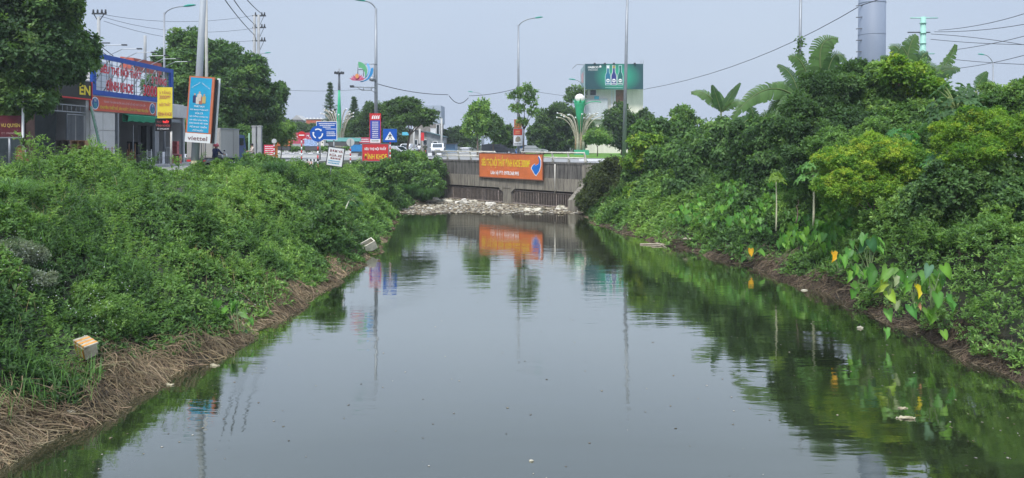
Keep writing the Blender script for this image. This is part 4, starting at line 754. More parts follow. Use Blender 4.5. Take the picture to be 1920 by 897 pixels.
# taller weed shoots, grass blades and dry stems breaking up the cover (past counting)
def tall_weeds(name, label, sfun, fld, x0, x1, y0, y1, n_, lim, s0, pal=GREENS):
    y = y0+(y1-y0)*RNG.random(n_)**1.3; x = RNG.uniform(x0, x1, n_); s = sfun(x, y); k = (s > s0) & lim(x, y) & (np.sin(x*.9+y*.55)+.8*np.sin(y*.8-x*1.3) > -.3); k &= (x > 0) | (RNG.random(n_) < (dipL(x, y)-.3)*1.6); x, y, s = x[k], y[k], s[k]
    h, t = fld.get(x, y); z = ground(x, y)+h*.85; H = RNG.uniform(.25, .75, len(x))*np.where(RNG.random(len(x)) < .12, 1.5, 1); lean = RNG.normal(0, .18, (len(x), 2)); K = 7
    f_ = (np.arange(K)+.6)/K; P = np.stack([x[:, None]+lean[:, :1]*f_, y[:, None]+lean[:, 1:]*f_, z[:, None]+H[:, None]*f_], -1).reshape(-1, 3)
    c = ramp(np.repeat(np.clip(t+RNG.normal(.15, .2, len(x)), 0, 1), K), pal); L = np.repeat(.13*np.clip(y/24, .9, 2.2), K)*np.tile(1.15-.5*f_, len(x))
    v, f, cc = leaf_arrays(*sprigs(P, np.tile([0, 0, 1.], (len(P), 1)), 5, L, L*.28, c, tilt=(.7, 1.5), jit=.08)); return tag(np_mesh(name, v, f, LEAF, cols=cc), label=label, kind='stuff')
tall_weeds('tall_weeds', 'upright leafy weed shoots rising out of the left bank cover', sL, fl, -22, -8, 12, 74, 5200, frontL, 1.0)
tall_weeds('tall_weeds', 'upright leafy weed shoots rising out of the right bank cover', sR, fr, 7, 24, 14, 60, 2600, limR, .8)
def blades(name, label, sfun, fld, x0, x1, y0, y1, n_, lim, s0, col, ln, w, ph):
    y = y0+(y1-y0)*RNG.random(n_)**1.3; x = RNG.uniform(x0, x1, n_); s = sfun(x, y); k = (s > s0) & lim(x, y) & (np.sin(x*1.1+y*.4+ph)+np.sin(y*.9-x*.7+ph*2) > .75) & ((x > 0) | (RNG.random(n_) < (dipL(x, y)-.3)*1.6)); x, y = x[k], y[k]; n2 = len(x)
    h, _ = fld.get(x, y); z = ground(x, y)+h*.7; K = 5; t = np.linspace(0, 1, K)[None]; th = RNG.uniform(0, 6.3, n2); L = RNG.uniform(.6, 1.3, n2)*ln; o = L*RNG.uniform(.2, .8, n2)
    P = np.stack([x[:, None]+np.cos(th)[:, None]*o[:, None]*t**1.6, y[:, None]+np.sin(th)[:, None]*o[:, None]*t**1.6, z[:, None]+L[:, None]*(t-.5*t**3)], -1); sd = np.stack([-np.sin(th), np.cos(th), th*0], 1)[:, None]*(w*(1-t*.9))[..., None]*np.clip(y/24, .9, 2)[:, None, None]
    V = np.stack([P-sd, P+sd], 2).reshape(-1, 3); b = (np.arange(n2)*K*2)[:, None]; kk = (np.arange(K-1)*2)[None]; Fc = np.stack([b+kk, b+kk+1, b+kk+3, b+kk+2], -1).reshape(-1, 4)
    return tag(np_mesh(name, V, Fc, LEAF, cols=np.repeat(np.array(col)[None]*RNG.uniform(.6, 1.5, (n2, 1)), K*2, 0)), label=label, kind='stuff')
blades('long_grass', 'patches of long grass mixed into the left bank weeds', sL, fl, -22, -8, 12, 74, 30000, frontL, .2, (.11, .22, .06), .7, .010, 0)
blades('dry_stems', 'thin dry straw-coloured stems standing in the left bank weeds', sL, fl, -22, -8, 12, 70, 5000, frontL, .3, (.28, .22, .12), .75, .007, 2)
blades('long_grass', 'patches of long grass on the lower right bank', sR, fr, 6, 22, 14, 62, 16000, limR, .5, (.12, .24, .05), .6, .010, 1)

# ------------------------------------------------------------------ shops on the left
FX = -26.0
fd = lambda px: -FX*F/(960-px)                      # distance at which a facade point shows in that column
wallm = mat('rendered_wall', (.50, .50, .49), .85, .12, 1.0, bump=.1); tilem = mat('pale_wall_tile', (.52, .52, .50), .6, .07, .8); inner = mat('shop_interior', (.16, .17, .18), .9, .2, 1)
def fbox(mb, d0, d1, z0, z1, x0, x1, mt): return mb.box((FX+(x0+x1)/2, (d0+d1)/2, (z0+z1)/2), (abs(x1-x0), abs(d1-d0), abs(z1-z0)), mt)
FL = ROAD+.16
# showroom
sh = thing('furniture_showroom', 'white furniture showroom with green awning under the big blue-framed advert', 'shop', (FX, 50, FL))
m = MB(); fbox(m, 46, 48.9, FL, 7.74, -.3, -.05, wallm); fbox(m, 46, 60, 7.74, 8.7, -.3, -.02, wallm); fbox(m, 46, 46.2, FL, 11.2, -9, -.3, wallm); fbox(m, 59.8, 60, FL, 8.6, -9, -.3, wallm); fbox(m, 46.2, 59.8, FL, 11.0, -9, -8.8, wallm); fbox(m, 46.2, 59.8, 8.62, 8.8, -8.8, -.3, wallm); m.build('wall', sh)
m = MB(); fbox(m, 46.2, 59.8, FL-.02, FL+.02, -8.8, -.3, concr); m.build('floor', sh)
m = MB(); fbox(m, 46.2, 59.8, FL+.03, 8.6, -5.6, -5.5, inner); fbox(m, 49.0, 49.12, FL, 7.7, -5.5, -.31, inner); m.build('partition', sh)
for i in range(2):
    for j in range(3): m = MB(); fbox(m, 46.03+i*1.45, 46.03+i*1.45+1.41, FL+.02+j*1.17, FL+j*1.17+1.15, -.05, 0, tilem); m.build('tile', sh)
m = MB(); m.box((FX-1.6, 46.1, 9.9), (3.2, .25, 3.3), wallm); m.build('side_wall', sh)
rr_ = mat('red_roof_sheet', (.42, .10, .07), .6, .2, 3)
m = MB(); m.prism([(FX-1.5, 54.3, 11.1), (FX-1.5, 58.6, 11.1), (FX-1.5, 58.6, 12.0), (FX-1.5, 54.3, 11.95)], (-1, 0, .1), rr_); m.build('roof', sh)
m = MB(); fbox(m, 46.1, 52.4, 8.8, 11.3, -2.1, -2.0, mat('pale_sheet', (.5, .54, .58), .6, .1, 1)); m.build('roof_wall', sh)
for px in (221, 290.5, 343): 
    d = fd(px); m = MB(); fbox(m, d-.09, d+.09, FL, 7.72, -.14, .04, steel); m.build('pillar', sh)
for px in (231, 262, 300):
    d = fd(px); m = MB(); fbox(m, d-.04, d+.04, FL, 7.0, -.5, -.44, steel); m.build('door_frame', sh)
m = MB(); fbox(m, fd(293), fd(343), 7.35, 7.6, -.2, -.1, steel); m.build('lintel', sh)
awn = mat('green_awning', (.01, .25, .13), .7, .15, 2); m = MB(); a0, a1 = fd(231), fd(289); K = 14
pts = [(FX-.05, a0+(a1-a0)*i/K, 7.18+.1*abs(math.sin(i*.9))) for i in range(K+1)]
for i in range(K): 
    q0, q1 = pts[i], pts[i+1]; m.add([q0, q1, (q1[0]+.35, q1[1], q1[2]-.02), (q0[0]+.35, q0[1], q0[2]-.02), (q0[0], q0[1], 7.72), (q1[0], q1[1], 7.72), (q1[0]+.42, q1[1], 7.6), (q0[0]+.42, q0[1], 7.6)], [(0, 1, 2, 3), (4, 5, 6, 7)[::-1], (3, 2, 6, 7), (1, 0, 4, 5)], awn)
m.build('awning', sh)
fsc = thing('fascia_sign', 'orange-red fascia sign with yellow lettering above the showroom entrance', 'sign', (FX+.05, 46.2, 7.8)); Mf = frame((FX+.06, 45.9, 7.76), (0, 1, 0), (0, 0, 1)); fasc = mat('fascia_red', (.55, .09, .05), .5, .1)
Wf = 8.5; panel(MB(), Mf, 0, Wf, 0, .92, -.06, 0, fasc).build('board', fsc)
text('TRUNG TÂM BÁN BUÔN, BÁN LẺ ĐỒ GỖ NỘI THẤT CAO CẤP', Mf, 1.5, 6.9, .52, .76, mat('pink_print', (.7, .5, .5), .5), fsc)
text('CHUYÊN: THIẾT KẾ, SẢN XUẤT, LẮP ĐẶT THEO YÊU CẦU', Mf, 1.1, 7.3, .12, .44, yel, fsc, bold=.02)
for cx0 in (.55, 7.95):
    ov = lambda s_: [(cx0+.42*s_*math.cos(a), .47+.4*s_*math.sin(a)) for a in [k*math.pi/12 for k in range(24)]]
    b = MB(); poly_on(Mf, ov(1.0), .002, .012, wprint, b); poly_on(Mf, ov(.86), .014, .024, mat('logo_blue', (.01, .09, .28), .5), b); lo = b.build('logo', fsc)
    text('ĐK', Mf, cx0-.2, cx0+.2, .2, .5, mat('logo_green', (.1, .5, .4), .5), lo, z=.026); text('NT', Mf, cx0-.14, cx0+.14, .56, .76, wprint, lo, z=.026)
bs = thing('roof_advert', 'large blue-framed open advert with red lettering on a steel lattice above the showroom', 'sign', (FX+.1, 46, 8.7)); Mg = frame((FX+.1, 46.0, 8.75), (0, 1, 0), (0, 0, 1)); WB, HB2 = 11.0, 2.62
bf = mat('blue_frame', (.01, .07, .36), .5, .1); 
for a in ((0, WB, 0, .3), (0, WB, HB2-.3, HB2), (0, .42, .3, HB2-.3), (WB-.42, WB, .3, HB2-.3)): panel(MB(), Mg, *a, -.12, .06, bf).build('frame_board', bs)
for i in range(17): panel(MB(), Mg, .5+i*.63, .53+i*.63, .3, HB2-.3, -.05, -.02, steel).build('lattice_bar', bs)
for i in range(5): panel(MB(), Mg, .42, WB-.42, .5+i*.38, .53+i*.38, -.08, -.052, steel).build('lattice_bar', bs)
for i in range(7):
    x = .6+i*1.6; m = MB(); m.tube([Mg @ Vector((x, 0, -.1)), Mg @ Vector((x, HB2, -.1))], .05, steel, 6); m.tube([Mg @ Vector((x, HB2-.2, -.1)), Mg @ Vector((x+.8, .3, -1.9))], .04, steel, 6); m.build('strut', bs)
rl_ = mat('advert_red', (.60, .025, .05), .5, .1)
for tx, a in (('SIÊU THỊ NỘI THẤT', (.9, 6.1, 1.3, 2.18)), ('3 TẦNG', (7.6, 9.9, 1.28, 2.1)), ('ĐÌNH KHOE', (1.6, 5.0, .36, 1.16)), ('3000 m²', (6.4, 9.9, .34, 1.14))):
    text(tx, Mg, *a, wprint, bs, z=.0, ext=.0, bold=.06); text(tx, Mg, *a, rl_, bs, z=.03, ext=.0, bold=.03)
for i in range(6):
    x = .8+i*1.9; m = MB(); b0 = Mg @ Vector((x, HB2, -.6)); e = Mg @ Vector((x+.2, HB2+.55, 1.5)); m.tube([b0, b0.lerp(e, .5)+Vector((0, 0, .25)), e], .025, steel, 5); m.box(e, (.3, .16, .08), dark); m.build('lamp_arm', bs)
# left shop
ls = thing('furniture_workshop', 'dark open-fronted workshop with barred gate under the big tree', 'shop', (FX, 42, FL))
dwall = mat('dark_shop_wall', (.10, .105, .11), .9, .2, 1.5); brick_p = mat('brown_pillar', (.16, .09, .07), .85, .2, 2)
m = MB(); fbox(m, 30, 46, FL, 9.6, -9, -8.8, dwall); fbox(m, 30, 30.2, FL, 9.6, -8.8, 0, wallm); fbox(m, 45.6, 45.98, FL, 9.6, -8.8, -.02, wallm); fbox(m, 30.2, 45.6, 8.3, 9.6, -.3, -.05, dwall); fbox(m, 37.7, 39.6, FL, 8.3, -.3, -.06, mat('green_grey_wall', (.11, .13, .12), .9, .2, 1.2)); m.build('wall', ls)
m = MB(); fbox(m, 30.2, 45.6, 8.35, 8.5, -8.8, -.3, dwall); m.build('roof', ls)
m = MB(); fbox(m, 30.2, 45.6, FL+.0, FL+.02, -8.8, -.3, concr); m.build('floor', ls)
m = MB(); fbox(m, 40.0, 40.7, FL, 8.0, -.5, -.02, brick_p); m.build('pillar', ls)
tr = MB(); fbox(tr, 40.8, 45.5, 7.55, 7.62, -.05, .02, steel); fbox(tr, 40.8, 45.5, 7.95, 8.02, -.05, .02, steel); tro = tr.build('transom', ls)
for i in range(11): m = MB(); fbox(m, 40.9+i*.45, 40.94+i*.45, 7.62, 7.95, -.04, .01, steel); m.build('bar', tro)
gt = MB(); g0, g1 = fd(125), fd(158)
fbox(gt, g0, g1, 7.4, 7.47, -.03, .04, steel); fbox(gt, g0, g1, 5.55, 5.62, -.03, .04, steel); fbox(gt, g0-.04, g0, 5.5, 7.5, -.035, .045, steel); go = gt.build('gate', ls)
for i in range(15): m = MB(); y = g0+(g1-g0)*i/14; fbox(m, y-.015, y+.015, 5.2, 7.4, -.02, .02, steel if i % 7 else wallm); m.build('bar', go)
tp_ = mat('tarpaulin', (.04, .05, .05), .7, .25, 2, bump=.4)
m = MB(); m.add([(FX-.8, 40.9, 7.6), (FX-.8, 44.0, 7.6), (FX-1.0, 44, 4.6), (FX-1.3, 42.4, 4.5), (FX-.9, 40.9, 5.2)], [(0, 1, 2, 3, 4)], tp_); m.build('tarpaulin', ls)
m = MB(); fbox(m, 30.2, 37.6, FL, 7.4, -2.1, -2.0, mat('shutter', (.06, .07, .08), .6, .1, 1)); m.build('shutter', ls)
for i in range(12): m = MB(); fbox(m, 33.0+i*.38, 33.03+i*.38, FL, 6.2, -.03, .02, steel); m.build('bar', ls)
fn = thing('shop_sign', 'black fascia board with yellow letters and red edge partly hidden by the tree', 'sign', (FX+.2, 42, 8.6)); Mn = frame((FX+.15, 38.0, 8.45), (0, 1, 0), (0, 0, 1))
m = MB(); panel(m, Mn, 0, 7.9, 0, 1.05, -.1, 0, black); m.build('board', fn); m = MB(); panel(m, Mn, -.05, 7.95, -.08, 0, -.1, .03, redp); panel(m, Mn, 7.9, 7.96, 0, 1.05, -.1, .03, redp); m.build('edge', fn)
text('ÊN', Mn, 6.6, 7.75, .2, .95, yel, fn, bold=.03)
ms = thing('shop_sign', 'maroon board reading VU QUYEN in gold hanging at the left edge below the tree', 'sign', W(20, 257, 34)); Mm = frame(W(-45, 257, 34), (1, 0, 0), (0, 0, 1)); mar = mat('maroon', (.09, .012, .02), .5)
u = 34/F; m = MB(); panel(m, Mm, 0, 86*u, 0, 40*u, -.06, 0, mar); m.build('board', ms); m = MB(); panel(m, Mm, 86*u, 89*u, -.03, 78*u, -.05, .02, wprint); panel(m, Mm, 0, 86*u, -.06, -.01, -.05, .02, steel); m.build('frame', ms)
text('VU QUYEN', Mm, 47*u, 83*u, 17*u, 25*u, mat('gold', (.45, .33, .08), .4), ms, bold=.02); text('ĐT: 0969603988', Mm, 48*u, 82*u, 5*u, 9*u, mat('dull_pink', (.35, .22, .22), .5), ms)
MB().tube([Mm @ Vector((62*u, 0, -.03)), Mm @ Vector((62*u, -1.4, -.03))], .05, steel, 8).build('leg', ms); MB().tube([Mm @ Vector((5*u, 0, -.03)), Mm @ Vector((5*u, -1.4, -.03))], .05, steel, 8).build('leg', ms)
gp = thing('leaning_board', 'green board with pale dots leaning between the two shops', 'board', (FX+.4, 45.8, FL)); m = MB(); m.prism([(FX+.25, 45.5, 8.0), (FX+.25, 45.65, 8.0), (FX+1.0, 45.95, FL), (FX+1.0, 45.7, FL)], (.06, -.05, 0), mat('green_board', (.10, .22, .14), .6)); m.build('plank', gp)
m = MB(); m.prism([(FX+.15, 45.75, 8.0), (FX+.15, 46.0, 8.0), (FX+.75, 46.3, 4.6), (FX+.75, 46.05, 4.6)], (.05, -.04, 0), mat('dotted_cloth', (.5, .55, .5), .8, .3, 14, c2=(.02, .04, .03))); m.build('strip', gp)
# furniture
def cabinet(label, M, w, h, dp, cols, rows, mt, cat='cabinet', name='wooden_cabinet', back=None):
    T = thing(name, label, cat, M.translation); th = .04
    panel(MB(), M, 0, w, 0, h, -dp, -dp+.02, back or mt).build('back_panel', T)
    for x in [w*i/cols for i in range(cols+1)]: x = min(max(x, th/2), w-th/2); panel(MB(), M, x-th/2, x+th/2, th, h-th, -dp+.02, 0, mt).build('side_panel', T)
    for i in range(rows+1): z = min(max(h*i/rows, th/2), h-th/2); panel(MB(), M, 0, w, z-th/2, z+th/2, -dp+.022, .01, mt).build('shelf', T)
    return T
def chair(label, p, mt, rz=0, h=1.0, stack=1, group=None):
    T = thing('chair', label, 'chair', p, group); R = Matrix.Translation(p) @ Matrix.Rotation(rz, 4, 'Z')
    def b(n, c, s): vs = MB(); M3 = R.to_3x3(); vs.box(R @ Vector(c), s, mt, M3); vs.build(n, T)
    b('seat', (0, 0, .45), (.44, .44, .04))
    for a in (-.19, .19): b('leg', (a, -.19, .215), (.04, .04, .43)); b('leg', (a, .19, h/2), (.04, .04, h))
    for z in (.62, .76, .92): b('slat', (0, .19, z), (.34, .025, .07))
    return T
cabinet('light wooden open cabinet standing on a table in front of the workshop', frame(W(132, 290, 41.5), (1, 0, 0), (0, 0, 1)), .82, .78, .4, 2, 2, woodl)
cabinet('dark grey-brown open cabinet left of the light wooden one', frame(W(104, 290, 42), (1, 0, 0), (0, 0, 1)), .8, .82, .4, 2, 2, mat('grey_wood', (.17, .14, .12), .7))
cabinet('long dark wooden table unit under the two open cabinets', frame(W(100, 326, 41.4), (1, 0, 0), (0, 0, 1)), 1.8, 1.04, .6, 3, 1, mat('dark_wood', (.10, .05, .035), .6))
cabinet('reddish lattice bedside frame under the arched headboard', frame(W(32, 335, 34), (1, 0, 0), (0, 0, 1)), .45, .9, .3, 2, 3, wood)
hb = thing('arched_headboard', 'brown arched wooden headboard leaning at the far left of the workshop', 'headboard', W(38, 312, 34.3)); Mh = frame(W(38, 312, 34.3), (1, 0, 0), (0, 0, 1))
ar = lambda s_: [(-.24*s_, 0), (.24*s_, 0)]+[(.24*s_*math.cos(a), .65+.35*s_*math.sin(a)) for a in [k*math.pi/10 for k in range(11)]]
poly_on(Mh, ar(1), -.05, 0, mat('pale_trim', (.35, .33, .3), .6)).build('rim', hb); poly_on(Mh, ar(.86), .002, .02, wood).build('panel', hb)
yb = thing('folded_table', 'mustard yellow folded panel beside the cabinets at the workshop', 'panel', W(155, 322, 41)); MB().box(W(154, 310, 41), (.4, .12, .75), mat('mustard', (.38, .26, .05), .7, .2)).build('board', yb); MB().box(W(154, 296, 41.1), (.42, .16, .04), wood).build('edge', yb)
chair('stacked brown slatted wooden chair at the showroom entrance', Vector((FX+.2, 50.6, FL)), wood, .2, 1.5); chair('brown chair behind the tall slatted one in the showroom', Vector((FX-.3, 51.6, FL)), wood, 1.2, 1.1); chair('white chair in the middle of the showroom entrance', Vector((FX+.1, 53.0, FL)), white, -.3, 1.1); chair('light wooden ladder-back chair in front of the white tiled wall', Vector((FX+.6, 46.9, FL)), woodl, .1, 1.3)
chair('dark chair at the right of the white chair in the showroom', Vector((FX-.4, 53.9, FL)), dark, .3, 1.0)
cabinet('black television cabinet at the back of the showroom', frame(W(238, 290, 52.5), (1, 0, 0), (0, 0, 1)), .8, .9, .4, 1, 2, black)
cabinet('grey glass-fronted wardrobe inside the showroom', frame(W(258, 285, 56.5), (1, 0, 0), (0, 0, 1)), 1.4, 2.0, .5, 2, 1, mat('grey_board', (.3, .31, .32), .6), cat='wardrobe', name='wardrobe', back=tglass)
cabinet('tall white cupboard in the right-hand bay of the showroom', frame(W(309, 308, 56), (1, 0, 0), (0, 0, 1)), .42, 1.25, .4, 1, 2, white, cat='cupboard', back=white)
cabinet('low white rack left of the tall white cupboard', frame(W(292, 308, 55), (1, 0, 0), (0, 0, 1)), .5, .9, .4, 2, 2, white, cat='rack')
pk = mat('pink_lacquer', (.45, .12, .12), .5); cabinet('pink chest of drawers standing on a wider pink box by the last pillar', frame(W(323, 289, 56), (1, 0, 0), (0, 0, 1)), .38, .95, .3, 1, 3, pk, cat='chest', back=pk); cabinet('wider pink box with bins under the pink chest', frame(W(323, 310, 56), (1, 0, 0), (0, 0, 1)), .55, .8, .4, 2, 1, pk, cat='box', back=mat('bin_grey', (.2, .25, .3), .6))
# hanging signs by the showroom
ys = thing('hanging_banner', 'yellow vertical banner with red lettering beside the street lamp', 'banner', W(309, 222, 50)); u = 50/F; My = frame(W(295, 222, 50), (1, 0, .0), (0, 0, 1)); panel(MB(), My, 0, 28*u, 0, 58*u, -.04, 0, mat('banner_yellow', (.72, .60, .05), .6, .06)).build('cloth', ys)
pr = mat('maroon_print', (.40, .04, .10), .5); 
for tx, a in (('3 TẦNG', (4, 25, 45, 53)), ('3000M²', (4, 25, 36, 43)), ('NỘI THẤT', (4, 25, 21, 31)), ('ĐÌNH KHOE', (2, 27, 4, 13))): text(tx, My, *[q*u for q in a], pr, ys)
MB().tube([My @ Vector((14*u, 58*u, -.06)), My @ Vector((14*u, 0, -.06))], .03, steel, 6).build('hanger', ys)
lb_ = thing('led_sign', 'black sign with glowing red lettering below the yellow banner', 'sign', W(306, 246, 50.2)); Ml_ = frame(W(291, 246, 50.2), (1, 0, 0), (0, 0, 1)); panel(MB(), Ml_, 0, 30*u, 0, 23*u, -.08, 0, black).build('board', lb_)
led = mat('led_red', (.9, .05, .05), .5, 0, emit=1.2); text('NỘI', Ml_, 4*u, 13*u, 15*u, 20*u, pk, lb_); text('THẤT', Ml_, 14*u, 26*u, 15*u, 21*u, led, lb_, bold=.03); text('ĐÌNH KHOE', Ml_, 2*u, 28*u, 8*u, 13*u, mat('dim_red', (.45, .10, .10), .5), lb_, bold=.02); text('ĐT: 0978.368.995', Ml_, 4*u, 26*u, 2.5*u, 5.5*u, wprint, lb_)
MB().tube([W(321, 246, 50.3), W(321, 311, 50.3)], .07, mat('pale_post', (.5, .48, .44), .7), 8).build('post', lb_)

# ------------------------------------------------------------------ lamps, poles and wires
def lamp(label, px, base_y, top, d, head, arm_pts=None, r=.09, hl=.8, group='curved-arm street lamps', px_top=None, dh=0, extra=None):
    """px column, top row, head = (px,py) end of arm"""
    b = W(px, base_y, d); b.z = ROAD; T = thing('street_lamp', label, 'street lamp', b, group); t = W(px_top or px, top, d); h = W(head[0], head[1], d)
    MB().tube([b, b.lerp(t, .5), t], [r*1.25, r, r*.7], steel, 8).build('pole', T)
    c = Vector((t.x+(h.x-t.x)*.35, t.y, h.z+(h.z-t.z)*-.1)); MB().tube(bez([t-Vector((0, 0, .3)), t+Vector((0, 0, .1)), c, h], 8), r*.45, steel, 6).build('arm', T)
    s = 1 if h.x > t.x else -1; m = MB(); vs = []; sl = .12
    prof = [(0, .04, .05), (.15, .12, .10), (.45, .18, .14), (.8, .15, .10), (1, .04, .03)]
    for f_, w_, hh in prof:
        for k in range(8): a = k*math.pi/4; vs.append(h+Vector((s*(f_-.1)*hl, math.cos(a)*w_*hl*.9, (math.sin(a) if math.sin(a) > 0 else math.sin(a)*.4)*hh*hl*1.1+f_*.12*hl-.03)))
    m.add(vs, [(i*8+j, i*8+(j+1) % 8, (i+1)*8+(j+1) % 8, (i+1)*8+j) for i in range(4) for j in range(8)]+[list(range(8)), list(range(32, 40))], green_head, True); m.build('lamp_head', T); return T
lamp('street lamp with green head rising behind the yellow banner', 308, 310, 24, 56, (346, 12), hl=.95)
lamp('tall street lamp carrying the lotus ornament and the pole banner', 705, 298, 16, 78, (684, 2), r=.17, hl=1.3)
lamp('street lamp behind the thin sapling in the centre, arm to the right', 972, 290, 47, 88, (1004, 34), r=.14, hl=1.0)
lamp('small distant street lamp above the light green tree', 904, 290, 178, 190, (886, 173), r=.12, hl=1.3); lamp('small distant street lamp just below the first one over the light green tree', 907, 290, 196, 230, (893, 191), r=.12, hl=1.3)
lamp('street lamp on the power pole behind the dark trees', 484, 280, 105, 92, (497, 100), r=.08, hl=.8)
lamp('street lamp at the far right beyond the papaya', 1862, 290, 118, 95, (1845, 103), r=.12, hl=.9)
lamp('low street lamp in front of the left end of the beer billboard', 1096, 290, 165, 125, (1078, 150), r=.12, hl=1.2)
def pole(label, px0, py0, px1, py1, d, r0, r1, mt, name='utility_pole', cat='pole', n=10):
    b = W(px0, py0, d); b.z = min(b.z, ROAD+.0) if py0 > 280 else b.z; T = thing(name, label, cat, b); t = W(px1, py1, d); MB().tube([b-Vector((0, 0, .2)), b.lerp(t, .5), t], [r0, (r0+r1)/2, r1], mt, n).build('shaft', T); return T
vp = pole('thick grey pole carrying the tall blue advert, at the edge of the left bank', 364, 327, 383, -40, 42, .23, .165, mat('pole_steel', (.30, .33, .36), .6, .15, 2, streak=1)); MB().box(W(364, 310, 41.7), (.3, .1, .5), mat('pasted_notice', (.5, .48, .3), .8, .3, 10)).build('notice', vp)
MB().box(W(366, 322, 42), (.7, .6, .3), conc, bev=.03).build('footing', vp)
pole('pale concrete pole rising behind the thick advert pole', 389, 290, 386, -30, 70, .16, .13, mat('pale_concrete', (.42, .41, .37), .85, .12, 1))
pole('tall steel pole cut by the top of the picture right of the beer billboard', 1170, 292, 1177, -40, 85, .25, .13, steel)
pv_ = pole('thin steel pole wrapped in climbing vine above the banana plants', 1497, 250, 1502, -30, 58, .13, .1, steel)
v_ = np.array([W(1499+random.uniform(-5, 5), random.uniform(70, 160), 58) for _ in range(60)]); vv = leaf_arrays(*sprigs(v_, np.tile([0, -.5, -.6], (60, 1)), 6, .28, .14, ramp(np.full(60, .4)))); np_mesh('climbing_vine', vv[0], vv[1], LEAF, pv_, cols=vv[2])
pole('short bare pole above the roof of the showroom', 272, 130, 272, 67, 64, .12, .12, conc, 'roof_post')
pole('short dark pole with cables right of the big tree', 139, 130, 138, 36, 50, .13, .12, dark)
# twin-shaft power pole
pp = thing('power_pole', 'twin-shaft power pole with three cross arms behind the dark trees', 'power pole', (W(481, 290, 95).x, 95, ROAD))
for a in (477, 485): MB().tube([W(a, 298, 95), W(a, 28, 95)], [.26, .17], conc, 8).build('shaft', pp)
for y_ in (30, 52, 77):
    MB().box(W(486, y_, 95), (1.7, .15, .15), dark).build('cross_arm', pp)
    for a in (479, 491, 496): MB().lathe(W(a, y_-1, 95), [(.07, 0), (.12, .12), (.07, .2), (.1, .3), (.03, .4)], dark, 8).build('insulator', pp)
    MB().tube([W(495, y_, 95), W(487, y_+18, 95)], .03, dark, 5).build('brace', pp)
up = thing('power_pole', 'concrete power pole with a forked top behind the roof advert', 'power pole', (W(185, 290, 70).x, 70, ROAD)); MB().tube([W(185, 298, 70), W(185, 32, 70)], [.22, .14], conc, 8).build('shaft', up)
MB().box(W(186, 26, 70), (1.35, .12, .14), dark).build('cross_arm', up); MB().tube([W(176, 27, 70), W(185, 42, 70), W(195, 27, 70)], .05, dark, 5).build('brace', up); MB().box(W(195, 81, 70), (1.1, .1, .1), dark).build('cross_arm', up)
for a in (175, 183, 191, 198): MB().lathe(W(a, 25, 70), [(.07, 0), (.11, .12), (.06, .2), (.1, .28), (.03, .36)], dark, 8).build('insulator', up)
# pylon
pg = mat('pylon_green', (.28, .52, .44), .5, .1, 2); py_ = thing('pylon', 'pale green steel mast with cross arms and cables behind the banana leaves', 'pylon', (W(1730, 290, 120).x, 120, ROAD))
MB().tube([W(1729, 298, 120), W(1731, 32, 120)], [.6, .42], pg, 8).build('shaft', py_)
for i in range(5): MB().lathe(W(1729.3+i*.35, 120-i*19, 120), [(.48, -.06), (.60, 0), (.48, .06)], pg, 10).build('flange', py_)
for y_, a, b_ in ((34, 1707, 1758), (61, 1702, 1744), (101, 1714, 1752)): MB().tube([W(a, y_, 120), W(b_, y_, 120)], .1, pg if y_ != 61 else dark, 6).build('cross_arm', py_)
# grey pillar with rungs
gpil = thing('grey_pillar', 'very thick grey steel pillar with step rungs rising above the right bank trees', 'pillar', (W(1634, 290, 50).x, 50, ROAD)); gm_ = mat('grey_paint', (.21, .25, .32), .6, .1, .5, streak=1)
MB().tube([W(1632, 310, 50), W(1636, -60, 50)], [.88, .84], gm_, 28).build('shaft', gpil)
for i in range(3):
    q = W(1632, 310, 50).lerp(W(1636, -60, 50), .50+i*.16); MB().lathe(q, [(.86, -.02), (.872-.006*i, 0), (.86, .02)], gm_, 28).build('weld_seam', gpil)
for i in range(8): y_ = 98-i*21.5; x = W(1612, y_, 50); MB().tube([x+Vector((-.3, -.1, 0)), x+Vector((.5, -.55, 0))], .03, dark, 5).build('rung', gpil)
# wires
wirem = mat('cable', (.035, .037, .04), .6)
def wire(label, pts, r, group='overhead cables'):
    P = [W(*q) for q in pts]; T = MB(); T.tube(P, r, wirem, 5); T.build('overhead_cable', label=label, cat='cable', group=group)
def sag(a, b, s, n_=10): return [(a[0]+(b[0]-a[0])*i/n_, a[1]+(b[1]-a[1])*i/n_+s*4*(i/n_)*(1-i/n_), a[2]+(b[2]-a[2])*i/n_) for i in range(n_+1)]
wire('long cable rising from the billboard pole to the grey pillar', sag((1207, 168, 95), (1615, 10, 50), 22), .028); wire('end of the long cable crossing the grey pillar at the top', sag((1615, 10, 48.5), (1700, -20, 46), 1), .026)
wire('wavy cable from the lotus lamp towards the centre', sag((706, 157, 78), (840, 178, 92), 5), .04); wire('hanging loop of the wavy cable in the middle of the sky', sag((842, 180, 92), (878, 184, 94), 12), .045); wire('cable from the loop to the sapling lamp', sag((880, 180, 94), (970, 166, 88), 3), .035)
wire('faint cable right of the sapling lamp', sag((972, 166, 88), (1060, 180, 110), 1), .025)
for i, (a, b_, s_) in enumerate([((186, 26, 70), (484, 28, 95), 14), ((186, 30, 70), (484, 52, 95), 18), ((195, 40, 70), (484, 76, 95), 16)]): wire(['top', 'middle', 'lowest'][i]+' cable between the forked pole and the twin-shaft pole', sag(a, b_, s_), .02)
for i, (a, b_, s_) in enumerate([((415, -10, 60), (477, 66, 95), 4), ((432, -10, 60), (476, 45, 95), 4), ((455, -10, 62), (496, 30, 95), 3)]): wire(['left', 'middle', 'right'][i]+' cable of the three dropping from the top edge to the twin-shaft pole', sag(a, b_, s_), .045)
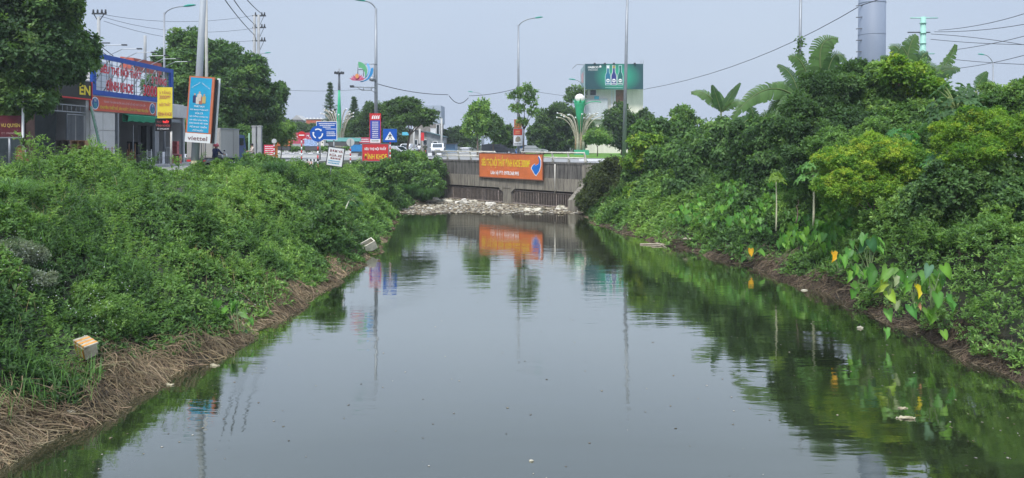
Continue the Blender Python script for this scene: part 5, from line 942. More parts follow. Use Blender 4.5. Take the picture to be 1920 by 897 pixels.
for i, (a, b_, s_) in enumerate([((140, 47, 50), (212, 105, 56), 1), ((142, 60, 50), (206, 108, 56), 1)]): wire(['upper', 'lower'][i]+' dark cable running from the short pole down to the roof advert', sag(a, b_, s_), .03)
wire('faint cable crossing behind the conifer', sag((515, 168, 110), (700, 166, 130), 4), .025); wire('cable in front of the dark trees ending at the thick pole', sag((400, 155, 60), (480, 168, 70), 3), .02)
for i, (a, b_, s_) in enumerate([((1760, 57, 120), (1960, 12, 90), 8), ((1752, 60, 120), (1960, 38, 90), 6), ((1745, 64, 120), (1960, 92, 100), -4), ((1745, 74, 120), (1960, 84, 100), 3), ((1780, 95, 120), (1960, 57, 90), 4), ((1790, 112, 120), (1960, 122, 100), 2), ((1800, 128, 120), (1960, 92, 90), 4)]):
    wire(['topmost', 'second highest', 'third', 'fourth', 'fifth', 'sixth', 'lowest'][i]+' cable running from the green mast to the right edge', sag(a, b_, s_), .045)

# lotus ornament and bracket on the lamp, pole banner
lo = thing('lotus_ornament', 'coloured ornament of a pink lotus and green and blue ribbons fixed to the lamp pole', 'ornament', W(704, 155, 77.8)); ul = 77.8/F; Mo = frame(W(640, 180, 77.8), (1, 0, 0), (0, 0, 1)); S_ = 90/1009.0*1.0
def oz(x, y): return (x*S_*ul, (897-y)*S_*ul)
def ribbon(name, pa, pb, mt, z):
    n_ = 12; A1 = [Vector((*oz(*q), 0)) for q in pa]; B1 = [Vector((*oz(*q), 0)) for q in pb]; A1 = bez(A1, n_); B1 = bez(B1, n_); m = MB()
    for i in range(n_): poly_on(Mo, [(A1[i].x, A1[i].y), (A1[i+1].x, A1[i+1].y), (B1[i+1].x, B1[i+1].y), (B1[i].x, B1[i].y)], z, z+.06, mt, m)
    m.build(name, lo)
ribbon('ribbon', [(360, 185), (520, 180), (600, 380), (510, 500)], [(370, 310), (460, 300), (520, 400), (500, 500)], mat('ribbon_green', (.12, .42, .2), .5), .1)
ribbon('ribbon', [(560, 205), (680, 350), (560, 560), (360, 590)], [(530, 240), (620, 400), (520, 540), (360, 585)], mat('ribbon_light_blue', (.2, .45, .75), .5), .0)
ribbon('ribbon', [(670, 300), (690, 480), (560, 600), (400, 610)], [(620, 320), (600, 480), (540, 580), (400, 590)], mat('ribbon_blue', (.03, .25, .55), .5), -.08)
for i in range(9):
    a = -1.25+i*.3125; c0 = (350, 585); L_ = 150+25*abs(a)*.8; tx, ty = c0[0]+math.sin(a)*L_*1.05, c0[1]-math.cos(a)*L_*.95; nx_, ny_ = math.cos(a)*24, math.sin(a)*24
    mx_, my_ = c0[0]+math.sin(a)*L_*.6, c0[1]-math.cos(a)*L_*.55
    poly_on(Mo, [oz(*c0), oz(mx_+nx_, my_+ny_), oz(tx, ty), oz(mx_-nx_, my_-ny_)], .18+.02*i, .22+.02*i, mat('lotus_pink' if i % 2 else 'lotus_rose', (.62, .17, .28) if i % 2 else (.5, .09, .16), .5)).build('petal', lo)
poly_on(Mo, [oz(350+38*math.cos(k*.52), 490+50*math.sin(k*.52)) for k in range(12)], .42, .46, mat('lotus_heart', (.7, .3, .1), .5)).build('heart', lo)
m = MB()
for a, b_ in (((345, 220), (345, 440)), ((345, 345), (465, 345)), ((465, 345), (465, 480)), ((490, 228), (750, 228)), ((600, 575), (750, 575)), ((685, 228), (685, 600))): m.tube([Mo @ Vector((*oz(*a), -.05)), Mo @ Vector((*oz(*b_), -.05))], .045, steel, 6)
m.build('bracket', lo); MB().lathe(Mo @ Vector((*oz(655, 600), .1)), [(.02, 0), (.3, .1), (.33, .3), (.2, .5), (.02, .6)], steel, 10).build('floodlight', lo)
bk = thing('camera_bracket', 'steel arm with a camera below the lotus ornament', 'camera arm', W(704, 165, 78)); m = MB()
for a, b_ in (((255, 710), (730, 722)), ((330, 715), (430, 778)), ((430, 778), (630, 780)), ((630, 780), (720, 830)), ((465, 720), (465, 775)), ((630, 725), (630, 778))): m.tube([Mo @ Vector((*oz(*a), .0)), Mo @ Vector((*oz(*b_), .0))], .05, steel, 6)
m.build('arm', bk); MB().box(Mo @ Vector((*oz(228, 702), .1)), (.35, .5, .22), dark).build('camera', bk)
def vboard(label, px0, py0, px1, py1, d, mt, name='sign', cat='sign', ang=0, roll=0, dep=.08, edge=None):
    u = d/F; Mq = frame(W(px0, py1, d), (math.cos(ang), math.sin(ang), math.sin(roll)), (-math.sin(roll), 0, math.cos(roll))); T = thing(name, label, cat, W((px0+px1)/2, py1, d)); w, h = (px1-px0)*u, (py1-py0)*u
    panel(MB(), Mq, 0, w, 0, h, -dep, 0, mt).build('board', T)
    if edge:
        e = .05*max(1, d/60); m = MB(); panel(m, Mq, -e, w+e, -e, 0, -dep-.01, .02, edge); panel(m, Mq, -e, w+e, h, h+e, -dep-.01, .02, edge); panel(m, Mq, -e, 0, 0, h, -dep-.01, .02, edge); panel(m, Mq, w, w+e, 0, h, -dep-.01, .02, edge); m.build('frame', T)
    return T, Mq, w, h
def lines(T, M, rows, mt, z=.012):
    """rows of fine print far too small to read: each row of broken strips"""
    m = MB()
    for x0, x1, y, hh in rows:
        x = x0
        while x < x1:
            l_ = random.uniform(.06, .16)*max(hh*4, .3)/.5; panel(m, M, x, min(x+l_, x1), y, y+hh, z-.01, z, mt); x += l_+hh*.35
    m.build('fine_print', T)
# blue advert on the thick pole
u = 41.6/F; vt = thing('pole_advert', 'tall blue and orange advert box fixed to the thick grey pole', 'sign', W(370, 268, 41.6)); Mv = frame(W(346.5, 266, 41.6), (1, -.02, -.07), (.07, 0, 1)); w, h = 48*u, 124*u
of = mat('orange_frame', (.52, .16, .08), .5, .08); sky_b = mat('advert_blue', (.02, .33, .56), .45, .15, .8)
m = MB(); panel(m, Mv, 0, w, 0, h, -.12, 0, of); panel(m, Mv, w+.02, w+.18, -.02, h-.02, -.40, -.3, white); panel(m, Mv, w-.02, w+.1, .0, h-.1, -.38, -.12, black); m.build('case', vt)
m = MB(); panel(m, Mv, .09, w-.14, 19*u, h-.08, .0, .01, sky_b); m.build('poster', vt); panel(MB(), Mv, .0, w, 0, 17*u, .001, .012, white).build('footer', vt)
text('viettel', Mv, 5*u, 42*u, 4*u, 12*u, mat('dark_logo', (.18, .08, .08), .5), vt, z=.014, bold=.01)
for i, s_ in enumerate(['PHÁT HUY', 'SỨC MẠNH ĐOÀN KẾT', 'CỦA CẢ', 'HỆ THỐNG CHÍNH TRỊ', 'VÀ NỀN VĂN HÓA,', 'CON NGƯỜI VIỆT NAM', 'ĐỂ PHÁT TRIỂN', 'ĐẤT NƯỚC']):
    hw = min(17.5, len(s_)*1.25)*u; cxx = 23.5*u; y_ = (66-i*6.4)*u; text(s_, Mv, cxx-hw, cxx+hw, y_, y_+4.2*u, wprint, vt, z=.014, bold=.015)
for i, s_ in enumerate(('ĐẠI ĐOÀN KẾT', 'TOÀN DÂN TỘC')):
    t_ = text(s_, Mv @ Matrix.Translation(((7 if i == 0 else 24)*u, (101 if i == 0 else 111)*u, 0)) @ Matrix.Rotation(.6 if i == 0 else -.6, 4, 'Z'), 0, 19*u, 0, 3*u, wprint, vt, z=.014)
for i, (a, b_, c_) in enumerate([(13, 80, 'dark_blue_fig'), (19, 78, 'pale_fig'), (25, 78, 'red_fig'), (31, 80, 'yellow_fig'), (22, 84, 'pale_fig')]):
    fm = mat(c_, {'dark_blue_fig': (.03, .04, .12), 'pale_fig': (.6, .55, .5), 'red_fig': (.4, .15, .1), 'yellow_fig': (.5, .4, .15)}[c_], .5); b = MB(); z0 = .014+.003*i
    poly_on(Mv, [((a-3)*u, (b_-6)*u), ((a+3)*u, (b_-6)*u), ((a+3.5)*u, (b_+6)*u), ((a+1.5)*u, (b_+8)*u), ((a-1.5)*u, (b_+8)*u), ((a-3.5)*u, (b_+6)*u)], z0, z0+.002, fm, b); poly_on(Mv, [(a*u+1.8*u*math.cos(k*.785), (b_+10)*u+2*u*math.sin(k*.785)) for k in range(8)], z0, z0+.002, mat('skin_print', (.5, .33, .22), .6), b)
    b.build('printed_figure', vt)
# lamp banner at 705
T, M_, w, h = vboard('red, blue and white vertical banner on the lotus lamp pole', 694, 214, 713, 268, 77, mat('banner_blue', (.03, .06, .38), .5), 'pole_banner', 'banner', edge=redp)
panel(MB(), M_, 0, w, h*.78, h, .002, .012, redp).build('header', T); panel(MB(), M_, 0, w, 0, h*.13, .002, .012, white).build('footer', T)
m = MB(); 
for k in range(4): poly_on(M_, [(w*(.15+.2*k), h*.83), (w*(.3+.2*k), h*.83), (w*(.34+.2*k), h*.96), (w*(.2+.2*k), h*.92)], .014, .02, wprint, m)
m.build('emblem', T); lines(T, M_, [(w*.2, w*.8, h*(.18+.065*k), h*.028) for k in range(9)], wprint); lines(T, M_, [(w*.15, w*.85, h*.05, h*.03)], dark, .016)
# banner at 970
T, M_, w, h = vboard('red and white poster box on the sapling lamp pole', 963, 242, 979, 273, 87, white, 'pole_banner', 'poster', edge=steel); panel(MB(), M_, 0, w, h*.62, h, .002, .012, mat('poster_red', (.55, .06, .04), .5)).build('header', T)
m = MB(); poly_on(M_, [(w*.2, h*.25), (w*.5, h*.2), (w*.85, h*.3), (w*.75, h*.5), (w*.45, h*.55), (w*.25, h*.45)], .014, .02, brownbag, m); m.build('picture', T); lines(T, M_, [(w*.2, w*.8, h*.72, h*.05), (w*.25, w*.75, h*.83, h*.05)], mat('pale_gold', (.7, .45, .2), .5), .016); lines(T, M_, [(w*.1, w*.9, h*.06, h*.06)], dark, .016)
vboard('faded orange poster half hidden by sapling leaves', 964, 224, 978, 241, 87, mat('faded_orange', (.42, .14, .06), .6, .3, 3), 'pole_banner', 'poster')

# ------------------------------------------------------------------ road signs
def striped_post(T, px, y0, y1, d, r=.045, n_=8, c1=None):
    b, t = W(px, y0, d), W(px, y1, d); m = MB()
    for i in range(n_): m.tube([t.lerp(b, i/n_), t.lerp(b, (i+1)/n_)], r, (redp, white)[i % 2] if c1 is None else (c1, white)[i % 2], 8)
    m.build('post', T)
def disc(M, cx, cy, r, z0, z1, mt, n_=28, mb=None): return poly_on(M, [(cx+r*math.cos(k*2*math.pi/n_), cy+r*math.sin(k*2*math.pi/n_)) for k in range(n_)], z0, z1, mt, mb)
def rsign(label, px, py, rpx, d, face, y0, name='road_sign'):
    T = thing(name, label, 'road sign', W(px, y0, d)); striped_post(T, px, y0, py+rpx*.5, d, .055*max(1, d/60)); u = d/F; M = frame(W(px, py, d-.12), (1, 0, 0), (0, 0, 1)); disc(M, 0, 0, rpx*u, -.03, 0, face).build('plate', T); return T, M, u
T, M, u = rsign('round blue roundabout sign with three white arrows', 596, 251, 15, 56, blue, 325)
for k in range(3):
    a0 = math.pi/2+k*2*math.pi/3-.65; m = MB(); n_ = 7; R1, R2 = 7.4*u, 9.8*u
    for i in range(n_):
        a, b_ = a0+1.25*i/n_, a0+1.25*(i+1)/n_; poly_on(M, [(R1*math.cos(a), R1*math.sin(a)), (R1*math.cos(b_), R1*math.sin(b_)), (R2*math.cos(b_), R2*math.sin(b_)), (R2*math.cos(a), R2*math.sin(a))], .004, .012, wprint, m)
    a = a0; poly_on(M, [((R1-.06)*math.cos(a), (R1-.06)*math.sin(a)), ((R2+.06)*math.cos(a), (R2+.06)*math.sin(a)), ((R1+R2)/2*math.cos(a-.3), (R1+R2)/2*math.sin(a-.3))], .004, .012, wprint, m); m.build('arrow', T)
T, M_, w, h = vboard('rectangular blue direction board with white print behind the roundabout sign', 594, 229, 631, 262, 64, blue, 'direction_board', 'road sign', edge=white); lines(T, M_, [(w*.1, w*.95, h*.88, h*.05), (w*.15, w*.9, h*.78, h*.05), (w*.3, w*.7, h*.68, h*.05), (w*.45, w*.97, h*.58, h*.04), (w*.5, w*.9, h*.4, h*.05), (w*.5, w*.95, h*.3, h*.05), (w*.5, w*.95, h*.2, h*.05)], wprint)
MB().tube([W(626, 262, 64.1), W(626, 300, 64.1)], .06, steel, 8).build('post', T); MB().tube([W(600, 262, 64.1), W(600, 300, 64.1)], .06, steel, 8).build('post', T)
T, M, u = rsign('round red no-entry sign in front of the red mural', 565.5, 254, 7.5, 62, redp, 306); panel(MB(), M, -5*u, 5*u, -.9*u, 1.2*u, .004, .012, wprint).build('bar', T)
T, M, u = rsign('grey back of a round road sign between the leaning board and the red board', 657, 267, 7.5, 62, mat('sign_back', (.45, .46, .45), .5), 306); m = MB(); panel(m, M, -.03, .03, -7*u, 5*u, .002, .03, steel); m.build('bracket', T)
T, M, u = rsign('small grey back of a round sign above the red poster', 514, 265, 4.5, 66, mat('sign_back', (.45, .46, .45), .5), 298)
T, M_, w, h = vboard('square blue pedestrian crossing sign', 718, 242, 744, 267, 64, blue, 'crossing_sign', 'road sign'); poly_on(M_, [(w*.14, h*.17), (w*.88, h*.17), (w*.51, h*.80)], .004, .012, wprint).build('triangle', T)
u = w; m = MB(); disc(M_, .52*w, .62*h, .035*w, .014, .02, black, 10, m)
for a in ([(.48, .58), (.56, .58), (.55, .42), (.47, .42)], [(.47, .44), (.52, .44), (.42, .24), (.37, .25)], [(.50, .44), (.55, .44), (.66, .25), (.61, .24)], [(.48, .57), (.50, .53), (.40, .44), (.38, .47)], [(.55, .57), (.54, .52), (.64, .44), (.66, .47)]): poly_on(M_, [(x*w, y*h) for x, y in a], .014, .02, black, m)
m.build('walking_figure', T); striped_post(T, 731.5, 300, 267, 64.06, .06, 7)
T, M_, w, h = vboard('red furniture advert board standing in the weeds left of the crossing sign', 679.5, 270.5, 728, 302, 72, redp, 'advert_board', 'sign', edge=steel)
text('SIÊU THỊ NỘI THẤT', M_, w*.08, w*.92, h*.60, h*.86, wprint, T, bold=.03); text('ĐÌNH KHOE', M_, w*.08, w*.95, h*.10, h*.48, yel, T, bold=.02)
for a in (.1, .9): MB().tube([M_ @ Vector((w*a, 0, -.05)), M_ @ Vector((w*a, -1.2, -.05))], .04, steel, 6).build('leg', T)
T, M_, w, h = vboard('leaning white board advertising tyre repair and car wash', 612, 275, 641, 309, 52, white, 'leaning_board', 'sign', roll=-.14, edge=dark)
text('BƠM VÁ', M_, w*.12, w*.95, h*.74, h*.92, mat('faded_red_print', (.22, .06, .06), .6), T, bold=.02); text('RỬA XE', M_, w*.12, w*.92, h*.50, h*.68, mat('faded_red_print', (.22, .06, .06), .6), T, bold=.02); lines(T, M_, [(w*.2, w*.85, h*.36, h*.08)], mat('faded_red_print', (.22, .06, .06), .6)); lines(T, M_, [(w*.1, w*.85, h*.22, h*.06), (w*.1, w*.8, h*.1, h*.06)], mat('print_blue', (.05, .3, .5), .5))
MB().tube([M_ @ Vector((w*.3, 0, -.1)), M_ @ Vector((w*.3, -.8, -.1))], .04, steel, 6).build('leg', T)
T, M_, w, h = vboard('small red poster with white print below the young trees', 495, 272, 514, 297, 66, mat('poster_pink_red', (.62, .04, .09), .5), 'poster_board', 'poster'); lines(T, M_, [(w*.1, w*.9, h*(.1+.15*k), h*.06) for k in range(6)], wprint); vboard('narrow red and yellow flag board right of the red poster', 515.5, 273, 520, 296, 66.2, mat('poster_yellow', (.6, .35, .05), .5, .5, 4, c2=(.5, .03, .03)), 'flag_board', 'poster')
for px, lb in ((477, 'left one of the two flat concrete pillars by the stall'), (487, 'right one of the two flat concrete pillars by the stall')):
    T = thing('concrete_pillar', lb, 'pillar', W(px, 300, 60)); MB().box(W(px, 268, 60)-Vector((0, 0, .0)), (.3, .3, 2.6), conc, bev=.03).build('shaft', T); MB().box(W(px, 237, 60), (.36, .36, .1), conc).build('cap', T)
pole('thin green post left of the flat pillars', 467, 300, 467, 250, 58, .06, .05, mat('post_green', (.25, .4, .3), .6), 'thin_post')
T = thing('stall_table', 'long pale yellow stall table beside the seated person', 'table', W(500, 303, 57)); MB().box(W(500, 299, 57), (1.6, .5, .2), mat('pale_yellow', (.55, .5, .25), .6)).build('top', T)
for a in (484, 516): MB().box(W(a, 303, 57)-Vector((0, 0, .15)), (.06, .4, .5), wood).build('leg', T)
# barrier
T = thing('striped_barrier', 'small barrier with black and white top and red striped board', 'barrier', W(585, 318, 50)); m = MB()
for i in range(7): m.box(W(577+i*3.2, 300.5, 50), (.115, .2, .14), (dark, white)[i % 2])
m.build('top_rail', T)
for i in range(6): MB().prism([W(575+i*2, 309, 49.9), W(577+i*2, 309, 49.9), W(579+i*1.6, 303, 49.9), W(577.5+i*1.6, 303, 49.9)], (0, .03, 0), (mat('barrier_orange', (.6, .2, .1), .6), white)[i % 2]).build('stripe', T)
MB().box(W(581, 316, 50), (.32, .3, .45), concr).build('block', T)
# mural, walls and kerbs of the roundabout
mural = thing('mural_wall', 'long red painted wall with white scrawled pattern beyond the roundabout', 'wall', W(566, 275, 112)); ml = mat('mural_red', (.42, .06, .10), .7, .15, 1); MB().box(W(566, 261, 112), (3.9, .3, 1.9), ml).build('panel', mural); MB().box(W(566, 271.5, 112), (4.0, .5, .25), conc).build('base', mural)
m = MB()
for i in range(9):
    c = W(545+i*5, 255+random.uniform(0, 8), 111.83); m.tube(bez([c, c+Vector((.2, 0, .5)), c+Vector((.4, 0, -.5)), c+Vector((.3, 0, .2))], 6), .045, wprint, 4)
m.build('scrawl', mural)
T, M_, w, h = vboard('second red painted wall right of the white fountain lamp', 665, 258, 694, 269, 112, ml, 'mural_wall', 'wall'); lines(T, M_, [(w*.1, w*.9, h*.6, h*.15), (w*.3, w*.95, h*.25, h*.15)], wprint)
for px, py, w_, h_, mt_, lb in [(530, 267, 2.2, 1.0, orange, 'orange low stall left of the mural'), (585, 268, 1.9, .9, mat('blue_white', (.3, .4, .6), .6, .5, 8), 'blue and white cluster of parked motorbikes at the mural'), (645, 262, 4.5, .5, mat('teal', (.15, .4, .38), .6), 'pale teal shelter beyond the fountain lamp'), (668, 278, 1.6, .9, mat('bright_blue', (.03, .2, .45), .6), 'blue stall behind the back of the round sign')]:
    T = thing('roadside_stall', lb, 'stall', W(px, 280, 100)); MB().box(W(px, py, 100), (w_, .6, h_), mt_, bev=.05).build('canopy', T); MB().box(W(px, py, 100)-Vector((0, 0, h_/2+.3)), (w_*.9, .5, .6), mat('stall_dark', (.08, .08, .08), .7)).build('counter', T)
kb = MB(); 
for i in range(46): kb.box((-38+i*.62+random.uniform(-.01, .01), 101+i*.05, ROAD+.2), (.6, .3, .4), (dark, white)[i % 2])
kb.build('roundabout_kerb', label='black and white painted kerb of the roundabout', kind='stuff')
for d, z1, x0, x1, lb in ((92, .38, -31, -19, 'long white low wall in front of the black and white kerb'), (108, .9, -36, -14, 'white barrier wall behind the black and white kerb'), (96, .45, -9, -2, 'white low wall beyond the left bridge railing')):
    T = thing('low_wall', lb, 'wall', ((x0+x1)/2, d, ROAD)); MB().box(((x0+x1)/2, d, ROAD+z1/2), (x1-x0, .3, z1), mat('white_wall', (.55, .55, .54), .8, .12, 1, bump=.1)).build('wall', T); MB().box(((x0+x1)/2, d, ROAD+z1+.03), (x1-x0+.1, .4, .06), white).build('coping', T)
for i, (px, d, r) in enumerate([(545, 104, 15), (600, 104, 15), (575, 106, 14), (660, 103, 14)]): tree('roundabout_hedge', ['low clipped hedge under the mural', 'low hedge under the blue signs', 'low hedge between the no-entry sign and the mural', 'low hedge near the foot of the fountain lamp'][i], 'hedge', W(px, 293, d), [lob(px, 281, d, r, 4), lob(px+10, 282, d, r*.8, 3)], .3, .15, trunk_r=.04, cover=2, tint=.4, group='hedges on the roundabout', low=-.2)
# white wall on the right behind the lawn
T = thing('kerb_wall', 'pale kerb wall between the lawn and the right end of the bridge', 'wall', (8.5, 70, ROAD)); MB().box(W(1130, 303, 71), (4.5, .4, .5), white).build('wall', T)

# ------------------------------------------------------------------ fountain-shaped lamps
def ribs(T, c, hb, hh, out, n_, mt, side_only=None, r=.07, bead=True):
    for i in range(n_):
        a = 2*math.pi*i/n_+.2; dr = Vector((math.cos(a), math.sin(a), 0)); k = random.uniform(.7, 1.0); z1 = hh*random.uniform(.85, 1.0)
        P = bez([c+dr*.45, c+dr*.5+Vector((0, 0, z1*.6)), c+dr*(.7+out*.25*k)+Vector((0, 0, z1*1.02)), c+dr*out*k+Vector((0, 0, z1))], 10)
        o = MB().tube(P, [r*1.3]*4+[r]*7, mt, 6).build('rib', T)
        if bead: MB().lathe(P[-1]-Vector((0, 0, .1)), [(.02, 0), (.10, .05), (.12, .14), (.07, .22), (.02, .25)], white, 8).build('lamp_bead', o)
ribw = mat('rib_cream', (.42, .38, .29), .5, .3, 3); stemg = mat('stem_green', (.03, .36, .17), .45, .12, 2)
m1 = thing('fountain_lamp', 'fountain-shaped lamp with a green spire and floodlight ring behind the blue board', 'ornamental lamp', W(636, 289, 115)); c = W(636, 289, 115); u = 115/F
ribs(m1, c, 0, 83*u, 3.1, 16, ribw, r=.07)
MB().lathe(c, [(.25, 0), (.34, 40*u), (.38, 55*u), (.26, 90*u), (.15, 122*u)], stemg, 14).build('green_stem', m1); MB().tube([c+Vector((0, 0, 120*u)), c+Vector((0, 0, 160*u))], [.22, .12], steel, 8).build('spire', m1)
m = MB(); m.lathe(c+Vector((0, 0, 149*u)), [(.15, 0), (.6, .12), (.6, .25), (.15, .35)], dark, 12); m.build('ring', m1)
for k in range(8): a = k*math.pi/4; MB().box(c+Vector((.65*math.cos(a), .65*math.sin(a), 152*u)), (.22, .22, .35), dark).build('floodlight', m1)
m2 = thing('fountain_lamp', 'fountain-shaped lamp with a white globe on a green stem beyond the bridge railing', 'ornamental lamp', W(1088, 290, 112)); c = W(1087, 289, 112); u = 112/F
ribs(m2, c, 0, 78*u, 3.7, 18, ribw, r=.065)
brb = mat('ribs_brown', (.33, .2, .11), .6, .3, 4)
for k in range(9): a = k*.698; MB().tube([c+Vector((.75*math.cos(a), .75*math.sin(a), 0)), c+Vector((.6*math.cos(a), .6*math.sin(a), 40*u))], .09, brb if k % 2 else ribw, 6).build('rod', m2)
MB().lathe(c+Vector((0, 0, 38*u)), [(.22, 0), (.6, 40*u), (.62, 44*u), (.82, 55*u), (.86, 60*u), (.75, 61*u)], stemg, 14).build('green_stem', m2)
for k in range(8): a = k*math.pi/4; MB().prism([c+Vector((.8*math.cos(a-.3), .8*math.sin(a-.3), 94*u)), c+Vector((.8*math.cos(a+.3), .8*math.sin(a+.3), 94*u)), c+Vector((1.15*math.cos(a), 1.15*math.sin(a), 103*u))], (0, 0, .06), stemg).build('petal', m2)
MB().lathe(c+Vector((0, 0, 94*u)), [(.75*math.sin(k*math.pi/10)+.01, .75-.75*math.cos(k*math.pi/10)) for k in range(11)], mat('globe', (.75, .73, .66), .4), 18).build('globe', m2)
MB().box(W(1090, 287, 111), (2.1, 2.0, .85), mat('planter_green', (.05, .38, .22), .6), bev=.08).build('planter', m2)
for s_ in (1,): MB().tube(bez([c+Vector((.8, 0, 92*u)), c+Vector((1.6, 0, 101*u)), c+Vector((3.2, 0, 97*u))], 8), .07, stemg, 6).build('side_arm', m2)

# ------------------------------------------------------------------ buildings
winm = tglass; cream = mat('cream_render', (.74, .70, .62), .85, .15, .8, streak=1)
def window(T, x, y, z, w, h, shut=None):
    f = MB(); f.box((x, y-.05, z+h/2+.04), (w+.16, .1, .08), white); f.box((x, y-.05, z-h/2-.04), (w+.16, .14, .08), white)
    for s_ in (-1, 1): f.box((x+s_*(w/2+.04), y-.05, z), (.08, .1, h), white)
    fo = f.build('window', T); MB().box((x, y-.01, z), (w, .04, h), shut or winm).build('pane', fo)
D = 130; u = D/F
bb = thing('cream_building', 'cream three-storey building under the beer billboard', 'building', W(1150, 285, D)); x0, x1 = W(1096, 0, D).x, W(1206, 0, D).x
MB().box(((x0+x1)/2, D+5, (ROAD+15.2)/2), (x1-x0, 10, 15.2-ROAD), cream).build('wall', bb)
window(bb, W(1112, 0, D).x, D, W(0, 174, D).z, 1.0, .9, ); window(bb, W(1100, 0, D).x, D, W(0, 174, D).z, .3, .9); window(bb, W(1163, 0, D).x, D, W(0, 183, D).z, 1.6, 2.6, mat('brown_shutter', (.22, .11, .08), .7, .2, 3))
MB().box((W(1157, 0, D).x, D-.7, W(0, 203, D).z), (2.6, 1.4, .25), white).build('balcony', bb)
for i in range(9): MB().tube([(W(1144, 0, D).x+i*.32, D-1.35, W(0, 202, D).z), (W(1144, 0, D).x+i*.32, D-1.35, W(0, 193, D).z)], .03, dark, 4).build('baluster', bb)
MB().box((W(1118, 0, D).x, D-.35, W(0, 205, D).z), (3.8, .5, 3.6), mat('pale_grey_sheet', (.5, .53, .57), .6, .08)).build('side_hoarding', bb); MB().box((W(1118, 0, D).x, D-.64, W(0, 184, D).z), (.8, .06, .55), mat('cyan_sign', (.1, .45, .6), .5)).build('sign', bb)
for a in (1147, 1152): MB().box((W(a, 0, D).x, D-.1, W(0, 186, D).z), (.2, .2, 3.2), white).build('column', bb)
hbd = thing('beer_billboard', 'dark green beer billboard with three bottles on top of the cream building', 'billboard', W(1150, 168, D-1.6)); Db = D-1.8; Mh = frame(W(1097, 167.5, Db), (1, 0, 0), (0, 0, 1)); u = Db/F; w, h = 109*u, 47.5*u
# print: glow drawn as flat colour on the poster
gmb = bpy.data.materials.new('beer_poster'); gmb.use_nodes = True; n = gmb.node_tree.nodes; l = gmb.node_tree.links; p = n['Principled BSDF']; p.inputs['Roughness'].default_value = .5
t = n.new('ShaderNodeTexCoord'); mpp = n.new('ShaderNodeMapping'); mpp.inputs['Location'].default_value = (-.56, 0, -.5); mpp.inputs['Scale'].default_value = (1, 0, .62); l.new(t.outputs['Generated'], mpp.inputs[0])
ln_ = n.new('ShaderNodeVectorMath'); ln_.operation = 'LENGTH'; l.new(mpp.outputs[0], ln_.inputs[0]); r = n.new('ShaderNodeValToRGB'); l.new(ln_.outputs['Value'], r.inputs[0])
mpp.inputs['Location'].default_value = (-.56, 0, -.31); r.color_ramp.elements[0].position = .12; r.color_ramp.elements[0].color = (.02, .36, .22, 1); r.color_ramp.elements[1].position = .42; r.color_ramp.elements[1].color = (.015, .07, .085, 1); l.new(r.outputs[0], p.inputs['Base Color'])
panel(MB(), Mh, 0, w, 0, h, -.3, 0, gmb).build('poster', hbd)
panel(MB(), Mh, -.02, 0.0, -.02, h+.02, -2.6, .02, mat('billboard_side', (.3, .42, .42), .6, .4, .5)).build('side_panel', hbd)
m = MB(); m.prism([W(1097, 121, Db), W(1088.5, 131, Db+3.5), W(1088.5, 168, Db+3.5), W(1097, 167, Db)], (.05, .1, 0), mat('billboard_side', (.3, .42, .42), .6, .4, .5)); m.prism([W(1094, 135, Db+1.2), W(1090, 140, Db+2.8), W(1090, 155, Db+2.8), W(1094, 156, Db+1.2)], (-.02, -.08, 0), mat('pale_pink', (.55, .35, .35), .6)); m.build('side_poster', hbd)
text('HABECO', Mh, 5.5*u, 25*u, 39*u, 43*u, wprint, hbd, bold=.03); lines(hbd, Mh, [(6*u, 24*u, 35.5*u, .1)], wprint)
st = []; 
for k in range(10): rr2 = (3.0 if k % 2 == 0 else 1.5)*u; a = math.pi/2+k*math.pi/5; st.append((28.5*u+rr2*math.cos(a), 42.5*u+rr2*math.sin(a)))
poly_on(Mh, st, .004, .012, wprint).build('star_emblem', hbd)
def bottle(cx, mt, cap, halo):
    pr_ = [(0, 8.5), (4.2, 8.5), (4.6, 12), (4.6, 24), (3.6, 28), (1.9, 32), (1.7, 38), (2.0, 40), (2.0, 44), (0, 44)]
    def sh_(g): return [((cx+x_*1.0+g*(1 if x_ else 0))*u, (y_+(g if y_ > 40 else (-g if y_ < 10 else 0)))*u) for x_, y_ in pr_[1:-1]]+[((cx-x_-g)*u, (y_+(g if y_ > 40 else (-g if y_ < 10 else 0)))*u) for x_, y_ in pr_[-2:0:-1]]
    b = MB(); poly_on(Mh, sh_(1.0), .004, .01, halo, b); poly_on(Mh, sh_(0), .012, .018, mt, b); poly_on(Mh, [((cx-1.9)*u, 39*u), ((cx+1.9)*u, 39*u), ((cx+1.9)*u, 43.8*u), ((cx-1.9)*u, 43.8*u)], .020, .024, cap, b); bo = b.build('printed_bottle', hbd)
    disc(Mh, cx*u, 16*u, 3.4*u, .02, .026, wprint).build('label_disc', bo); panel(MB(), Mh, (cx-2.4)*u, (cx+2.4)*u, 15*u, 16.4*u, .028, .032, mt).build('label_band', bo); panel(MB(), Mh, (cx-4)*u, (cx+4)*u, 10*u, 11*u, .02, .026, wprint).build('label_band', bo)
halo = mat('bottle_halo', (.45, .62, .62), .5); bottle(43, mat('bottle_blue', (.02, .16, .28), .4), wprint, halo); bottle(54, mat('bottle_violet', (.03, .04, .22), .4), mat('gold_foil', (.4, .32, .05), .4), mat('bottle_halo_white', (.7, .72, .72), .5)); bottle(66, mat('bottle_green', (.005, .12, .12), .4), mat('bottle_green', (.005, .12, .12), .4), halo)
lines(hbd, Mh, [(38*u, 71*u, 2.4*u, .08)], mat('bottle_halo', (.45, .62, .62), .5))
for a in (1115, 1134, 1151, 1190): MB().box(W(a, 119.5, Db), (.3, .5, .2), dark).build('floodlight', hbd)
